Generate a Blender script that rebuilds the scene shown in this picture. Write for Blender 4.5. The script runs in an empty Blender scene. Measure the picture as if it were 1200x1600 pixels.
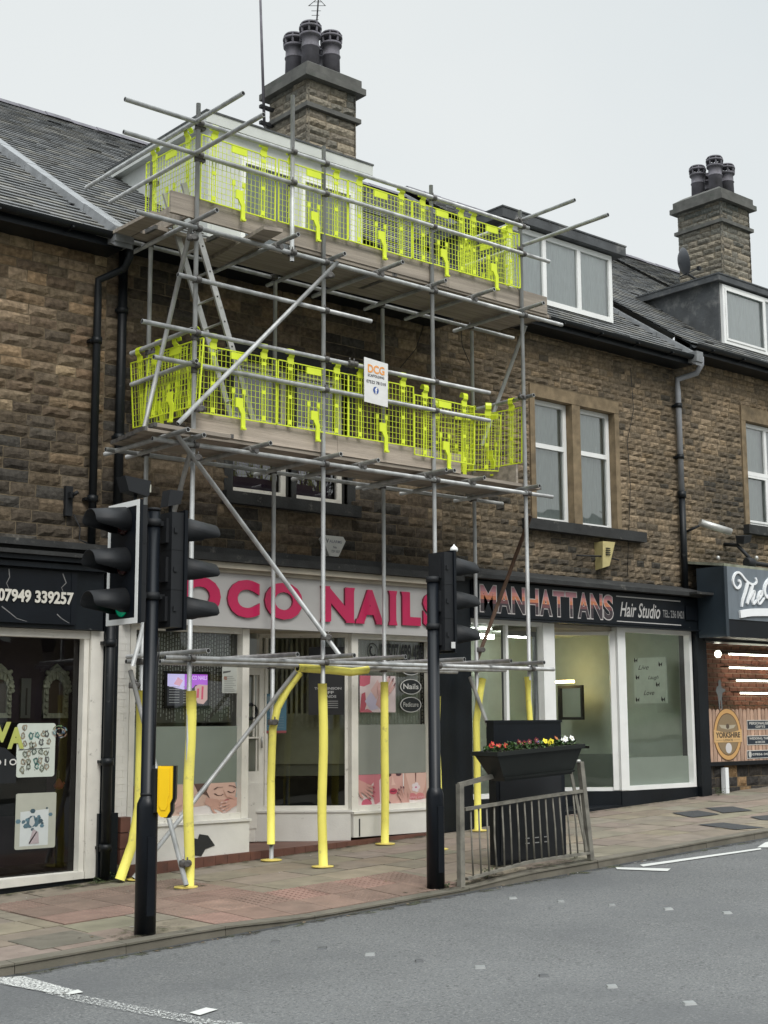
import bpy, math, random
from mathutils import Vector, noise
R = math.radians
rnd = random.Random(7)
sc = bpy.context.scene
col = sc.collection

# ------------------------------------------------------------------ camera
CAM_H = 1.65
FPX = 2150.0                       # focal length in pixels of the 1200x1600 photograph
YAW, PITCH, ROLL = R(40.545), R(8.55), R(-0.29)
fwd = Vector((math.sin(YAW)*math.cos(PITCH), math.cos(YAW)*math.cos(PITCH), math.sin(PITCH)))
rt0 = Vector((math.cos(YAW), -math.sin(YAW), 0)); up0 = rt0.cross(fwd)
rt = rt0*math.cos(ROLL) + up0*math.sin(ROLL)
up = -rt0*math.sin(ROLL) + up0*math.cos(ROLL)
cam_d = bpy.data.cameras.new('camera'); cam = bpy.data.objects.new('camera', cam_d); col.objects.link(cam)
from mathutils import Matrix
m = Matrix((rt, up, -fwd)).transposed().to_4x4(); m.translation = Vector((0, 0, CAM_H)); cam.matrix_world = m
cam_d.sensor_fit = 'VERTICAL'; cam_d.sensor_height = 36.0; cam_d.lens = 36.0*FPX/1600.0
cam_d.clip_start = 0.05; cam_d.clip_end = 800
sc.camera = cam
# ------------------------------------------------------------------ sky, sun, exposure
W = bpy.data.worlds.new("World"); sc.world = W; W.use_nodes = True
nt = W.node_tree; nt.nodes.clear()
o = nt.nodes.new('ShaderNodeOutputWorld'); bg = nt.nodes.new('ShaderNodeBackground')
sky = nt.nodes.new('ShaderNodeTexSky'); sky.sky_type = 'NISHITA'; sky.sun_disc = False
SUN_EL, SUN_ROT = R(48), R(200)
sky.sun_elevation = SUN_EL; sky.sun_rotation = SUN_ROT
hs = nt.nodes.new('ShaderNodeHueSaturation'); hs.inputs['Saturation'].default_value = 0.12
mx = nt.nodes.new('ShaderNodeMix'); mx.data_type = 'RGBA'; mx.inputs[0].default_value = 0.82
tc = nt.nodes.new('ShaderNodeTexCoord'); nz = nt.nodes.new('ShaderNodeTexNoise'); nz.inputs['Scale'].default_value = 1.6; nz.inputs['Detail'].default_value = 5
cr = nt.nodes.new('ShaderNodeValToRGB')
cr.color_ramp.elements[0].position = .3; cr.color_ramp.elements[0].color = (7.3, 7.9, 8.15, 1)
cr.color_ramp.elements[1].position = .75; cr.color_ramp.elements[1].color = (8.7, 9.0, 8.95, 1)
L = nt.links.new
L(tc.outputs['Generated'], nz.inputs['Vector']); L(nz.outputs['Fac'], cr.inputs['Fac'])
L(sky.outputs['Color'], hs.inputs['Color']); L(hs.outputs['Color'], mx.inputs[6]); L(cr.outputs['Color'], mx.inputs[7])
sx_ = nt.nodes.new('ShaderNodeSeparateXYZ'); L(tc.outputs['Generated'], sx_.inputs[0])   # overcast sky: brighter towards the zenith
zr_ = nt.nodes.new('ShaderNodeMapRange'); zr_.inputs[1].default_value = .52; zr_.inputs[2].default_value = .95; zr_.inputs[3].default_value = 1.0; zr_.inputs[4].default_value = 3.3; L(sx_.outputs['Z'], zr_.inputs[0])
vm_ = nt.nodes.new('ShaderNodeVectorMath'); vm_.operation = 'SCALE'; L(mx.outputs[2], vm_.inputs[0]); L(zr_.outputs[0], vm_.inputs['Scale'])
L(vm_.outputs[0], bg.inputs['Color']); bg.inputs['Strength'].default_value = 0.0885; L(bg.outputs[0], o.inputs['Surface'])
sd = bpy.data.lights.new('sun', 'SUN'); sd.energy = 1.6; sd.angle = R(30); sd.color = (1, .96, .9)
sun = bpy.data.objects.new('sun', sd); col.objects.link(sun)
# light comes from behind the camera's left shoulder, high
sun.rotation_euler = (R(42), 0, R(-20))
sc.view_settings.view_transform = 'Standard'; sc.view_settings.look = 'None'; sc.view_settings.gamma = 1
sc.view_settings.use_curve_mapping = False
sc.view_settings.exposure = 0.3

# ------------------------------------------------------------------ measuring helpers (photo pixels -> planes of the real street)
def ray(x, y): return fwd + rt*((x-600)/FPX) - up*((y-800)/FPX)
def atY(x, y, Y): d = ray(x, y); return Vector((0, 0, CAM_H)) + d*(Y/d.y)
def atX(x, y, X): d = ray(x, y); return Vector((0, 0, CAM_H)) + d*(X/d.x)
def atZ(x, y, Z): d = ray(x, y); return Vector((0, 0, CAM_H)) + d*((Z-CAM_H)/d.z)
def atG(x, y, off=0): d = ray(x, y); t = (SL*(0-5.9)+off-CAM_H)/(d.z-SL*d.x); return Vector((0, 0, CAM_H)) + d*t
SL = 0.045
def zg(X): return SL*(X-5.9)
def smooth(a, b, x): t = min(1, max(0, (x-a)/(b-a))); return t*t*(3-2*t)
def dip(X): return .045*smooth(6.2, 7.3, X)*(1-smooth(9.0, 9.9, X))
def hp(X, Y): return zg(X) - dip(X)*(1-smooth(9.5, 10.7, Y))
ROAD = -0.075

# ------------------------------------------------------------------ materials
def nodes(m): m.use_nodes = True; return m.node_tree, m.node_tree.nodes['Principled BSDF']
def mat(name, c, rough=.7, metal=0, var=.25, vscale=6, bump=0, bscale=60, attr=False, spec=.5, stain=None, emis=None, estr=0, detail=6, stretch=None, alpha=1, trans=0):
    m = bpy.data.materials.new(name); t, b = nodes(m); N = t.nodes.new; L = t.links.new
    b.inputs['Roughness'].default_value = rough; b.inputs['Metallic'].default_value = metal
    b.inputs['Specular IOR Level'].default_value = spec
    tc = N('ShaderNodeTexCoord'); mp = N('ShaderNodeMapping'); L(tc.outputs['Object'], mp.inputs[0])
    if stretch: mp.inputs['Scale'].default_value = stretch
    if attr:
        a = N('ShaderNodeAttribute'); a.attribute_name = 'Col'; base = a.outputs['Color']
    else:
        r = N('ShaderNodeRGB'); r.outputs[0].default_value = (*c, 1); base = r.outputs[0]
    if var:
        n = N('ShaderNodeTexNoise'); n.inputs['Scale'].default_value = vscale; n.inputs['Detail'].default_value = detail; L(mp.outputs[0], n.inputs['Vector'])
        mr = N('ShaderNodeMapRange'); mr.inputs[1].default_value = .3; mr.inputs[2].default_value = .7; mr.inputs[3].default_value = 1-var; mr.inputs[4].default_value = 1+var
        L(n.outputs['Fac'], mr.inputs[0])
        mu = N('ShaderNodeVectorMath'); mu.operation = 'SCALE'; L(base, mu.inputs[0]); L(mr.outputs[0], mu.inputs['Scale']); base = mu.outputs[0]
    if stain:
        for (sc_, lo, hi, colr, amt) in stain:
            n2 = N('ShaderNodeTexNoise'); n2.inputs['Scale'].default_value = sc_; n2.inputs['Detail'].default_value = 8; n2.inputs['Roughness'].default_value = .65; L(mp.outputs[0], n2.inputs['Vector'])
            m2 = N('ShaderNodeMapRange'); m2.inputs[1].default_value = lo; m2.inputs[2].default_value = hi; m2.inputs[3].default_value = 0; m2.inputs[4].default_value = amt; L(n2.outputs['Fac'], m2.inputs[0])
            x = N('ShaderNodeMix'); x.data_type = 'RGBA'; L(m2.outputs[0], x.inputs[0]); L(base, x.inputs[6]); x.inputs[7].default_value = (*colr, 1); base = x.outputs[2]
    L(base, b.inputs['Base Color'])
    if bump:
        n3 = N('ShaderNodeTexNoise'); n3.inputs['Scale'].default_value = bscale; n3.inputs['Detail'].default_value = 8; n3.inputs['Roughness'].default_value = .65; L(mp.outputs[0], n3.inputs['Vector'])
        bp = N('ShaderNodeBump'); bp.inputs['Strength'].default_value = bump; bp.inputs['Distance'].default_value = .01; L(n3.outputs['Fac'], bp.inputs['Height']); L(bp.outputs[0], b.inputs['Normal'])
    if emis: b.inputs['Emission Color'].default_value = (*emis, 1); b.inputs['Emission Strength'].default_value = estr
    if emis is None and estr: L(base, b.inputs['Emission Color']); b.inputs['Emission Strength'].default_value = estr
    b.inputs['Alpha'].default_value = alpha
    return m
def glass(name, tint=(.9, .95, .93), refl=1.0, rough=.0):
    m = bpy.data.materials.new(name); m.use_nodes = True; t = m.node_tree; t.nodes.clear(); N = t.nodes.new; L = t.links.new
    o = N('ShaderNodeOutputMaterial'); x = N('ShaderNodeMixShader'); tr = N('ShaderNodeBsdfTransparent'); gl = N('ShaderNodeBsdfGlossy'); fr = N('ShaderNodeFresnel')
    fr.inputs['IOR'].default_value = 1.5; mu = N('ShaderNodeMath'); mu.operation = 'MULTIPLY'; mu.inputs[1].default_value = 1.7*refl; L(fr.outputs[0], mu.inputs[0])
    tc = N('ShaderNodeTexCoord'); n = N('ShaderNodeTexNoise'); n.inputs['Scale'].default_value = 1.3; L(tc.outputs['Object'], n.inputs[0])
    bp = N('ShaderNodeBump'); bp.inputs['Strength'].default_value = .15; bp.inputs['Distance'].default_value = .02; L(n.outputs['Fac'], bp.inputs['Height']); L(bp.outputs[0], gl.inputs['Normal'])
    tr.inputs[0].default_value = (*tint, 1); gl.inputs['Roughness'].default_value = rough
    L(mu.outputs[0], x.inputs[0]); L(tr.outputs[0], x.inputs[1]); L(gl.outputs[0], x.inputs[2]); L(x.outputs[0], o.inputs[0]); return m

M = {}
M['stone'] = mat('pitch_faced_stone', (.2, .15, .1), .92, attr=True, var=.34, vscale=22, bump=1.0, bscale=45, spec=.2,
                 stain=[(4, .58, .75, (.035, .03, .024), .75), (9, .63, .75, (.24, .17, .08), .35)])
M['mortar'] = mat('mortar', (.155, .125, .085), .95, var=.4, vscale=5, bump=.5, bscale=60, spec=.1)
M['ashlar'] = mat('dressed_stone', (.215, .165, .105), .9, var=.25, vscale=7, bump=.4, bscale=70, spec=.2, stain=[(3, .5, .75, (.05, .045, .035), .7)])
M['blackstone'] = mat('sooted_stone', (.022, .023, .023), .8, var=.35, vscale=5, bump=.5, bscale=40, stain=[(6, .6, .72, (.2, .19, .17), .6), (2.5, .55, .75, (.02, .02, .02), .7)])
M['slate'] = mat('slate', (.1, .1, .1), .6, attr=True, var=.22, vscale=12, bump=.4, bscale=50, spec=.35, stain=[(5, .6, .75, (.13, .13, .09), .5)])
M['lead'] = mat('lead_flashing', (.22, .23, .24), .55, metal=.2, var=.25, vscale=5, bump=.4, bscale=12, stain=[(7, .55, .75, (.1, .1, .1), .6)])
M['felt'] = mat('dark_roof_felt', (.06, .065, .07), .75, var=.3, vscale=4, bump=.8, bscale=9, stain=[(3, .55, .7, (.25, .25, .24), .5)])
M['white'] = mat('white_upvc', (.78, .79, .78), .35, var=.05, vscale=3, stain=[(5, .6, .8, (.45, .44, .4), .3)])
M['dormerwhite'] = mat('weathered_white_board', (.54, .56, .54), .5, var=.08, vscale=3, stain=[(4, .55, .75, (.33, .34, .32), .5)])
M['oldwhite'] = mat('old_white_paint', (.70, .68, .62), .6, var=.08, vscale=5, bump=.2, bscale=50, stain=[(14, .62, .72, (.12, .1, .08), .55)])
M['whitewall'] = mat('painted_wall_white', (.68, .67, .63), .7, var=.07, vscale=4, bump=.25, bscale=50, stain=[(9, .66, .76, (.1, .08, .07), .6), (2, .55, .8, (.45, .43, .4), .5)])
M['cream'] = mat('cream_paint', (.40, .36, .29), .6, var=.12, vscale=4, stain=[(6, .6, .75, (.12, .1, .08), .5)])
M['fasciagrey'] = mat('fascia_panel', (.45, .44, .43), .45, var=.05, vscale=2)
M['magenta'] = mat('magenta_acrylic', (.50, .012, .085), .3, var=.05, vscale=4)
M['magenta_side'] = mat('magenta_letter_edge', (.20, .01, .04), .4, var=.05)
M['blackpaint'] = mat('black_gloss_paint', (.0055, .008, .011), .42, spec=.28, var=.3, vscale=3, bump=.12, bscale=18, stain=[(10, .69, .76, (.25, .25, .24), .5)])
M['blackclean'] = mat('black_powder_coat', (.005, .007, .0105), .36, spec=.3, var=.2, vscale=3)
M['blackmatt'] = mat('black_matt_plastic', (.013, .0145, .017), .6, spec=.35, var=.12, vscale=6)
M['pipe'] = mat('cast_iron_pipe', (.007, .009, .011), .45, spec=.3, var=.3, vscale=5, stain=[(9, .64, .74, (.1, .1, .1), .5)])
M['pipegrey'] = mat('grey_painted_pipe', (.24, .25, .27), .5, var=.15, vscale=5)
M['galv'] = mat('galvanised_tube', (.42, .43, .43), .5, metal=.35, var=.28, vscale=9, bump=.15, bscale=80, stain=[(6, .58, .75, (.17, .15, .13), .55), (17, .66, .74, (.5, .5, .5), .4)], stretch=(1, 1, .35))
M['rust'] = mat('rusty_tube', (.10, .06, .04), .8, var=.35, vscale=9, bump=.3, bscale=60)
M['dark'] = mat('tube_bore', (.01, .01, .01), .9, var=0)
M['coupler'] = mat('coupler_steel', (.13, .125, .12), .55, metal=.5, var=.4, vscale=25, bump=.3)
M['foam'] = mat('yellow_foam', (.88, .80, .16), .65, var=.05, vscale=4, bump=.25, bscale=20, stain=[(11, .60, .74, (.38, .32, .12), .65), (3, .55, .75, (.55, .47, .18), .5)])
M['plate'] = mat('yellow_plate', (.68, .55, .14), .7, var=.2, vscale=14, stain=[(14, .55, .7, (.35, .26, .16), .6)])
M['neon'] = mat('neon_plastic_mesh', (.68, .80, .04), .45, var=.06, vscale=5)
M['board'] = mat('scaffold_plank', (.31, .27, .225), .88, var=.3, vscale=3, bump=.5, bscale=18, stretch=(.25, 5, 5), stain=[(2, .52, .7, (.1, .09, .08), .6)])
M['board2'] = mat('pale_plank', (.44, .375, .31), .88, var=.22, vscale=3, bump=.5, bscale=18, stretch=(.25, 3, 7), stain=[(3, .57, .7, (.2, .17, .14), .6)])
M['alu'] = mat('aluminium', (.5, .5, .48), .45, metal=.6, var=.2, vscale=8, stain=[(8, .6, .7, (.2, .19, .17), .5)])
M['road'] = mat('asphalt', (.132, .136, .137), .82, var=.09, vscale=.8, bump=.6, bscale=120, spec=.3, detail=12,
                stain=[(60, .52, .62, (.25, .255, .25), .7), (42, .47, .36, (.055, .056, .058), .8), (20, .56, .68, (.19, .19, .185), .4), (.35, .47, .62, (.098, .102, .106), .6), (2.2, .6, .72, (.16, .165, .165), .35), (28, .68, .74, (.07, .07, .07), .5)])
M['patch'] = mat('dark_tarmac', (.05, .052, .055), .9, var=.2, vscale=60, bump=.3, bscale=200)
M['flag'] = mat('paving_flag', (.2, .18, .15), .85, attr=True, var=.16, vscale=5, bump=.3, bscale=90, spec=.3, stain=[(2.2, .52, .75, (.135, .115, .088), .3), (40, .62, .7, (.3, .28, .25), .4), (9, .66, .74, (.05, .045, .04), .6)])
M['joint'] = mat('pavement_joint', (.06, .055, .042), .95, var=.3, vscale=20, stain=[(5, .5, .65, (.06, .075, .03), .6)])
M['kerb'] = mat('kerb_stone', (.145, .132, .105), .85, var=.25, vscale=6, bump=.4, bscale=80, stain=[(3, .5, .7, (.07, .07, .05), .7)])
M['roadwhite'] = bpy.data.materials.new('worn_road_paint')
M['tile'] = mat('brown_plinth_tile', (.14, .062, .045), .5, var=.2, vscale=6, stain=[(5, .55, .75, (.06, .045, .04), .6)])
M['print'] = mat('printed_colour', (1, 1, 1), .45, attr=True, var=.04, vscale=8)
M['paint'] = mat('painted_colour', (1, 1, 1), .5, attr=True, var=.06, vscale=8)
M['screen'] = mat('lit_screen', (1, 1, 1), .2, attr=True, var=0, estr=.8)
M['tube'] = mat('lamp_glow', (1, 1, 1), .5, var=0, emis=(1, .97, .8), estr=9)
M['studiotube'] = mat('fluorescent_tube', (1, 1, 1), .5, var=0, emis=(1, 1, .95), estr=36)
M['warm'] = mat('warm_lamp_glow', (1, .9, .6), .5, var=0, emis=(1, .72, .28), estr=22)
M['greenlens'] = mat('green_signal_lens', (.0, .2, .12), .2, var=0, emis=(.0, .75, .35), estr=.10)
M['lens'] = mat('unlit_signal_lens', (.03, .01, .01), .15, var=0)
M['yellowbox'] = mat('yellow_plastic_box', (.86, .55, .01), .3, var=.04, vscale=4)
M['ochre'] = mat('cream_alarm_box', (.50, .43, .20), .5, var=.12, vscale=8)
M['frost'] = mat('frosted_film', (.20, .235, .20), .4, var=.05, vscale=3, alpha=.9, spec=.5)
M['frost2'] = mat('frosted_film_pale', (.25, .265, .235), .4, var=.05, vscale=3, alpha=.88)
M['glass'] = glass('shop_glass', (.9, .94, .92), .95)
M['glassup'] = glass('window_glass', (.9, .94, .92), 2.3)
M['netw'] = mat('white_curtain', (.85, .88, .90), .9, var=.1, vscale=10, stretch=(6, 6, .6))
M['net'] = mat('added_net_curtain', (.60, .64, .62), .9, var=.12, vscale=10, stretch=(6, 6, .6))  # sheet added behind the upper panes to make the glass look pale
M['wallgreen'] = mat('pale_green_plaster', (.52, .58, .51), .9, var=.05)
M['purple'] = mat('dark_purple_plaster', (.05, .028, .045), .8, var=.2, vscale=2)
M['olive'] = mat('olive_plaster', (.42, .40, .26), .9, var=.1)
M['darkfloor'] = mat('dark_floor', (.05, .045, .04), .6, var=.2)
M['bead'] = mat('glass_bead', (.72, .72, .66), .35, var=.4, vscale=60)
M['bead2'] = mat('blind_strip', (.42, .40, .28), .6, var=.2, vscale=20)
M['mirror'] = mat('mirror_glass', (.5, .5, .48), .08, metal=1, var=0)
M['plaster'] = mat('carved_plaster', (.62, .60, .46), .7, var=.25, vscale=25, bump=.6, bscale=40)
M['brickin'] = mat('inside_brick', (.22, .075, .045), .8, attr=True, var=.2, vscale=20)
M['woodfence'] = mat('printed_fence', (.45, .27, .18), .6, attr=True, var=.2, vscale=9, stretch=(3, 3, .6))
M['dish'] = mat('dark_dish', (.06, .065, .075), .5, var=.1)
M['pot'] = mat('clay_pot', (.125, .12, .14), .75, var=.25, vscale=5, bump=.2, stain=[(4, .5, .7, (.05, .05, .05), .6)])  # blue-grey, lightened to put skyline haze into the colour
M['rail'] = mat('weathered_guardrail', (.21, .20, .17), .7, metal=.2, var=.35, vscale=10, bump=.3, bscale=60, stain=[(5, .55, .7, (.08, .075, .06), .7), (12, .65, .75, (.3, .29, .27), .5)])
M['trough'] = mat('planter_plastic', (.012, .0145, .0135), .5, spec=.35, var=.25, vscale=4)
M['soil'] = mat('soil', (.03, .022, .015), .95, var=.3, vscale=30)
M['leaf'] = mat('leaf', (.06, .12, .03), .6, attr=True, var=.25, vscale=20)
M['petal'] = mat('petal', (1, 1, 1), .6, attr=True, var=.15, vscale=40)
M['weed'] = mat('weed_leaf', (.05, .09, .025), .7, var=.3, vscale=20)
M['bark'] = mat('bark', (.08, .07, .05), .9, var=.3, vscale=10)
M['greyblue'] = mat('grey_sign_panel', (.14, .165, .19), .45, var=.12, vscale=3, stretch=(3, 1, .5))
M['navy'] = mat('dark_sign_return', (.018, .028, .038), .5, var=.25, vscale=2)
M['slime'] = mat('mossy_flashing', (.22, .23, .18), .8, var=.35, vscale=7, bump=.6, bscale=20, stain=[(4, .5, .7, (.12, .13, .05), .6)])
M['letterwhite'] = mat('white_acrylic_letter', (.82, .84, .86), .4, var=.03)
# worn paint: broken up where tyres have scrubbed it away
m_ = M['roadwhite']; t_, b_ = nodes(m_); N_ = t_.nodes.new
tc_ = N_('ShaderNodeTexCoord'); n_ = N_('ShaderNodeTexNoise'); n_.inputs['Scale'].default_value = 55; n_.inputs['Detail'].default_value = 8; n_.inputs['Roughness'].default_value = .75
t_.links.new(tc_.outputs['Object'], n_.inputs[0])
a_ = N_('ShaderNodeAttribute'); a_.attribute_name = 'Col'
sb_ = N_('ShaderNodeMath'); sb_.operation = 'SUBTRACT'; t_.links.new(n_.outputs['Fac'], sb_.inputs[0]); t_.links.new(a_.outputs['Fac'], sb_.inputs[1])
mr_ = N_('ShaderNodeMapRange'); mr_.inputs[1].default_value = -.02; mr_.inputs[2].default_value = .03; t_.links.new(sb_.outputs[0], mr_.inputs[0])
t_.links.new(mr_.outputs[0], b_.inputs['Alpha']); b_.inputs['Base Color'].default_value = (.55, .56, .54, 1); b_.inputs['Roughness'].default_value = .8

# ------------------------------------------------------------------ mesh builder
class MB:
    def __init__(s): s.v = []; s.f = []; s.m = []; s.c = []; s.s = []; s.O = None
    def frame(s, O, U, N): s.O = Vector(O); s.U = Vector(U).normalized(); s.N = Vector(N).normalized()   # local (u, n, z)
    def noframe(s): s.O = None
    def P(s, p):
        if s.O is None: return Vector(p)
        return s.O + s.U*p[0] + s.N*p[1] + Vector((0, 0, p[2]))
    def face(s, idx, m=0, c=None, sm=False): s.f.append(idx); s.m.append(m); s.c.append(c or (1, 1, 1)); s.s.append(sm)
    def poly(s, pts, m=0, c=None, sm=False):
        i = len(s.v); s.v += [s.P(p) for p in pts]; s.face(list(range(i, i+len(pts))), m, c, sm)
    def box(s, x0, x1, y0, y1, z0, z1, m=0, c=None):
        i = len(s.v); s.v += [s.P(p) for p in ((x0, y0, z0), (x1, y0, z0), (x1, y1, z0), (x0, y1, z0), (x0, y0, z1), (x1, y0, z1), (x1, y1, z1), (x0, y1, z1))]
        for q in ((0, 3, 2, 1), (4, 5, 6, 7), (0, 1, 5, 4), (1, 2, 6, 5), (2, 3, 7, 6), (3, 0, 4, 7)): s.face([i+k for k in q], m, c)
    def hexa(s, p, m=0, c=None):
        i = len(s.v); s.v += [s.P(q) for q in p]
        for q in ((0, 3, 2, 1), (4, 5, 6, 7), (0, 1, 5, 4), (1, 2, 6, 5), (2, 3, 7, 6), (3, 0, 4, 7)): s.face([i+k for k in q], m, c)
    def beam(s, a, b, w, h, m=0, c=None, upv=(0, 0, 1)):
        a = Vector(s.P(a)); b = Vector(s.P(b)); d = (b-a).normalized(); sd = d.cross(Vector(upv))
        if sd.length < 1e-4: sd = Vector((1, 0, 0))
        sd.normalize(); u = sd.cross(d); sv = s.O; s.O = None
        q = lambda p, i, j: p + sd*(w/2*i) + u*(h/2*j)
        s.hexa([q(a, -1, -1), q(a, 1, -1), q(b, 1, -1), q(b, -1, -1), q(a, -1, 1), q(a, 1, 1), q(b, 1, 1), q(b, -1, 1)], m, c); s.O = sv
    def tube(s, pts, r, n=12, m=0, mcap=None, c=None, sm=True):
        pts = [s.P(p) for p in pts]; rs = r if isinstance(r, (list, tuple)) else [r]*len(pts); rings = []
        prev = None
        for k, p in enumerate(pts):
            d = (pts[min(k+1, len(pts)-1)] - pts[max(k-1, 0)]).normalized()
            a = prev if prev is not None else (Vector((0, 0, 1)) if abs(d.z) < .9 else Vector((1, 0, 0)))
            u = (a - d*a.dot(d)).normalized(); w = d.cross(u); prev = u
            i = len(s.v); rings.append(i)
            for j in range(n):
                t = 2*math.pi*j/n; s.v.append(p + (u*math.cos(t) + w*math.sin(t))*rs[k])
        for k in range(len(rings)-1):
            a, b = rings[k], rings[k+1]
            for j in range(n): s.face([a+j, a+(j+1) % n, b+(j+1) % n, b+j], m, c, sm)
        for a, k, fl in ((rings[0], 0, True), (rings[-1], len(pts)-1, False)):
            if mcap is None: s.face([a+j for j in (reversed(range(n)) if fl else range(n))], m, c)
            else:
                i = len(s.v); cen = pts[k]
                for j in range(n): s.v.append(cen + (s.v[a+j]-cen)*.8)
                for j in range(n):
                    q = [a+j, i+j, i+(j+1) % n, a+(j+1) % n]
                    s.face(q if not fl else q[::-1], m, c)
                s.face([i+j for j in (reversed(range(n)) if fl else range(n))], mcap, c)
    def lathe(s, cen, prof, n=20, m=0, c=None, ax=(0, 0, 1), cap=True):
        cen = Vector(s.P(cen)); d = Vector(ax).normalized(); a = Vector((0, 0, 1)) if abs(d.z) < .9 else Vector((1, 0, 0))
        u = (a - d*a.dot(d)).normalized(); w = d.cross(u); rg = []
        for (r, h) in prof:
            i = len(s.v); rg.append(i)
            for j in range(n): t = 2*math.pi*j/n; s.v.append(cen + d*h + (u*math.cos(t)+w*math.sin(t))*r)
        for k in range(len(rg)-1):
            for j in range(n): s.face([rg[k]+j, rg[k]+(j+1) % n, rg[k+1]+(j+1) % n, rg[k+1]+j], m, c, True)
        if cap:
            s.face([rg[0]+j for j in reversed(range(n))], m, c); s.face([rg[-1]+j for j in range(n)], m, c)
    def prism(s, pts, n0, n1, m=0, c=None, mside=None):   # pts in (u, z); n0 is the outer face (toward the viewer)
        i = len(s.v); k = len(pts); s.v += [s.P((p[0], n0, p[1])) for p in pts] + [s.P((p[0], n1, p[1])) for p in pts]
        s.face(list(range(i, i+k)), m, c); s.face(list(range(i+2*k-1, i+k-1, -1)), m, c)
        for j in range(k): s.face([i+j, i+k+j, i+k+(j+1) % k, i+(j+1) % k], m if mside is None else mside, c)
    def build(s, name, mats, parent=None, loc=None, origin=True):
        if not isinstance(mats, (list, tuple)): mats = [mats]
        me = bpy.data.meshes.new(name)
        if parent is not None: off = wloc(parent)
        else:
            if loc is None:
                xs = [p.x for p in s.v]; ys = [p.y for p in s.v]; zs = [p.z for p in s.v]
                loc = ((min(xs)+max(xs))/2, (min(ys)+max(ys))/2, min(zs))
            off = Vector(loc)
        me.from_pydata([tuple(p-off) for p in s.v], [], s.f)
        me.polygons.foreach_set('material_index', s.m); me.polygons.foreach_set('use_smooth', s.s)
        at = me.attributes.new('Col', 'FLOAT_COLOR', 'CORNER'); buf = []
        for f, c in zip(s.f, s.c): buf += [c[0], c[1], c[2], 1.0]*len(f)
        at.data.foreach_set('color', buf)
        for q in mats: me.materials.append(M[q])
        me.update()
        ob = bpy.data.objects.new(name, me); col.objects.link(ob)
        if parent is not None: ob.parent = parent; WL[ob.name] = off
        else: ob.location = off; WL[ob.name] = off
        return ob
WL = {}
def wloc(o): return WL[o.name]
def thing(name, label, cat, loc, group=None):
    o = bpy.data.objects.new(name, None); col.objects.link(o); o.location = loc; o.empty_display_size = .1
    WL[o.name] = Vector(loc); o['label'] = label; o['category'] = cat
    if group: o['group'] = group
    return o
def tag(o, label, cat, group=None):
    o['label'] = label; o['category'] = cat
    if group: o['group'] = group
    return o
def struct(o, kind='structure'): o['kind'] = kind; return o
def copy_tree(o, parent=None):
    c = o.copy(); col.objects.link(c)
    if parent is not None: c.parent = parent
    WL[c.name] = WL[o.name]
    for ch in list(o.children): copy_tree(ch, c)
    return c
_txt = {}
def text(mb, s, u0, u1, z0, z1, n, depth=.0, m=0, c=None, bold=0, shear=0, mside=None, sx=1):
    key = (s, bold, shear)
    if key not in _txt:
        cu = bpy.data.curves.new('lettering', 'FONT'); cu.body = s; cu.offset = bold; cu.shear = shear; cu.resolution_u = 4; cu.space_character = sx
        ob = bpy.data.objects.new('lettering', cu); me = bpy.data.meshes.new_from_object(ob)
        V = [(v.co.x, v.co.y) for v in me.vertices]; Fs = [list(p.vertices) for p in me.polygons]
        cnt = {}
        for f in Fs:
            for a, b in zip(f, f[1:]+f[:1]): cnt[(a, b)] = 1
        E = [e for e in cnt if (e[1], e[0]) not in cnt]
        _txt[key] = (V, Fs, E); bpy.data.objects.remove(ob); bpy.data.curves.remove(cu); bpy.data.meshes.remove(me)
    V, Fs, E = _txt[key]
    if not V: return
    xa = min(v[0] for v in V); xb = max(v[0] for v in V); ya = min(v[1] for v in V); yb = max(v[1] for v in V)
    q = lambda v, nn: mb.P((u0+(v[0]-xa)/(xb-xa)*(u1-u0), nn, z0+(v[1]-ya)/(yb-ya)*(z1-z0)))
    i = len(mb.v); mb.v += [q(v, n-depth) for v in V]
    for f in Fs: mb.face([i+k for k in f], m, c)
    if depth:
        j = len(mb.v); mb.v += [q(v, n) for v in V]
        for a, b in E: mb.face([i+a, i+b, j+b, j+a][::-1], m if mside is None else mside, c)
def ell(cx, cz, rx, rz, n=20, a0=0, a1=360): return [(cx+rx*math.cos(R(a0+(a1-a0)*k/n)), cz+rz*math.sin(R(a0+(a1-a0)*k/n))) for k in range(n if a1-a0 >= 360 else n+1)]
def picture(mb, u0, u1, z0, z1, n, shapes, m=0):
    """flat printed picture: stacked 0.4 mm ink layers; shapes = (points in 0..1, colour)"""
    for k, (pts, c) in enumerate(shapes):
        mb.poly([(u0+p[0]*(u1-u0), n-.0005*k, z0+p[1]*(z1-z0)) for p in pts], m, c)
def line(p, q, w):   # thin quad in picture space
    d = Vector((q[0]-p[0], q[1]-p[1])); d.normalize(); o = Vector((-d.y, d.x))*w/2
    return [(p[0]-o.x, p[1]-o.y), (q[0]-o.x, q[1]-o.y), (q[0]+o.x, q[1]+o.y), (p[0]+o.x, p[1]+o.y)]
def stroke(pts, w0, w1=None):   # tapered brush stroke as list of quads
    w1 = w0 if w1 is None else w1; out = []
    for k in range(len(pts)-1):
        a, b = Vector(pts[k]), Vector(pts[k+1]); d = (b-a)
        if d.length < 1e-6: continue
        d.normalize(); o = Vector((-d.y, d.x)); e = d*.15*w0
        t0 = w0+(w1-w0)*k/(len(pts)-1); t1 = w0+(w1-w0)*(k+1)/(len(pts)-1)
        out.append([tuple(a-o*t0/2-e), tuple(b-o*t1/2+e), tuple(b+o*t1/2+e), tuple(a+o*t0/2-e)])
    return out

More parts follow.
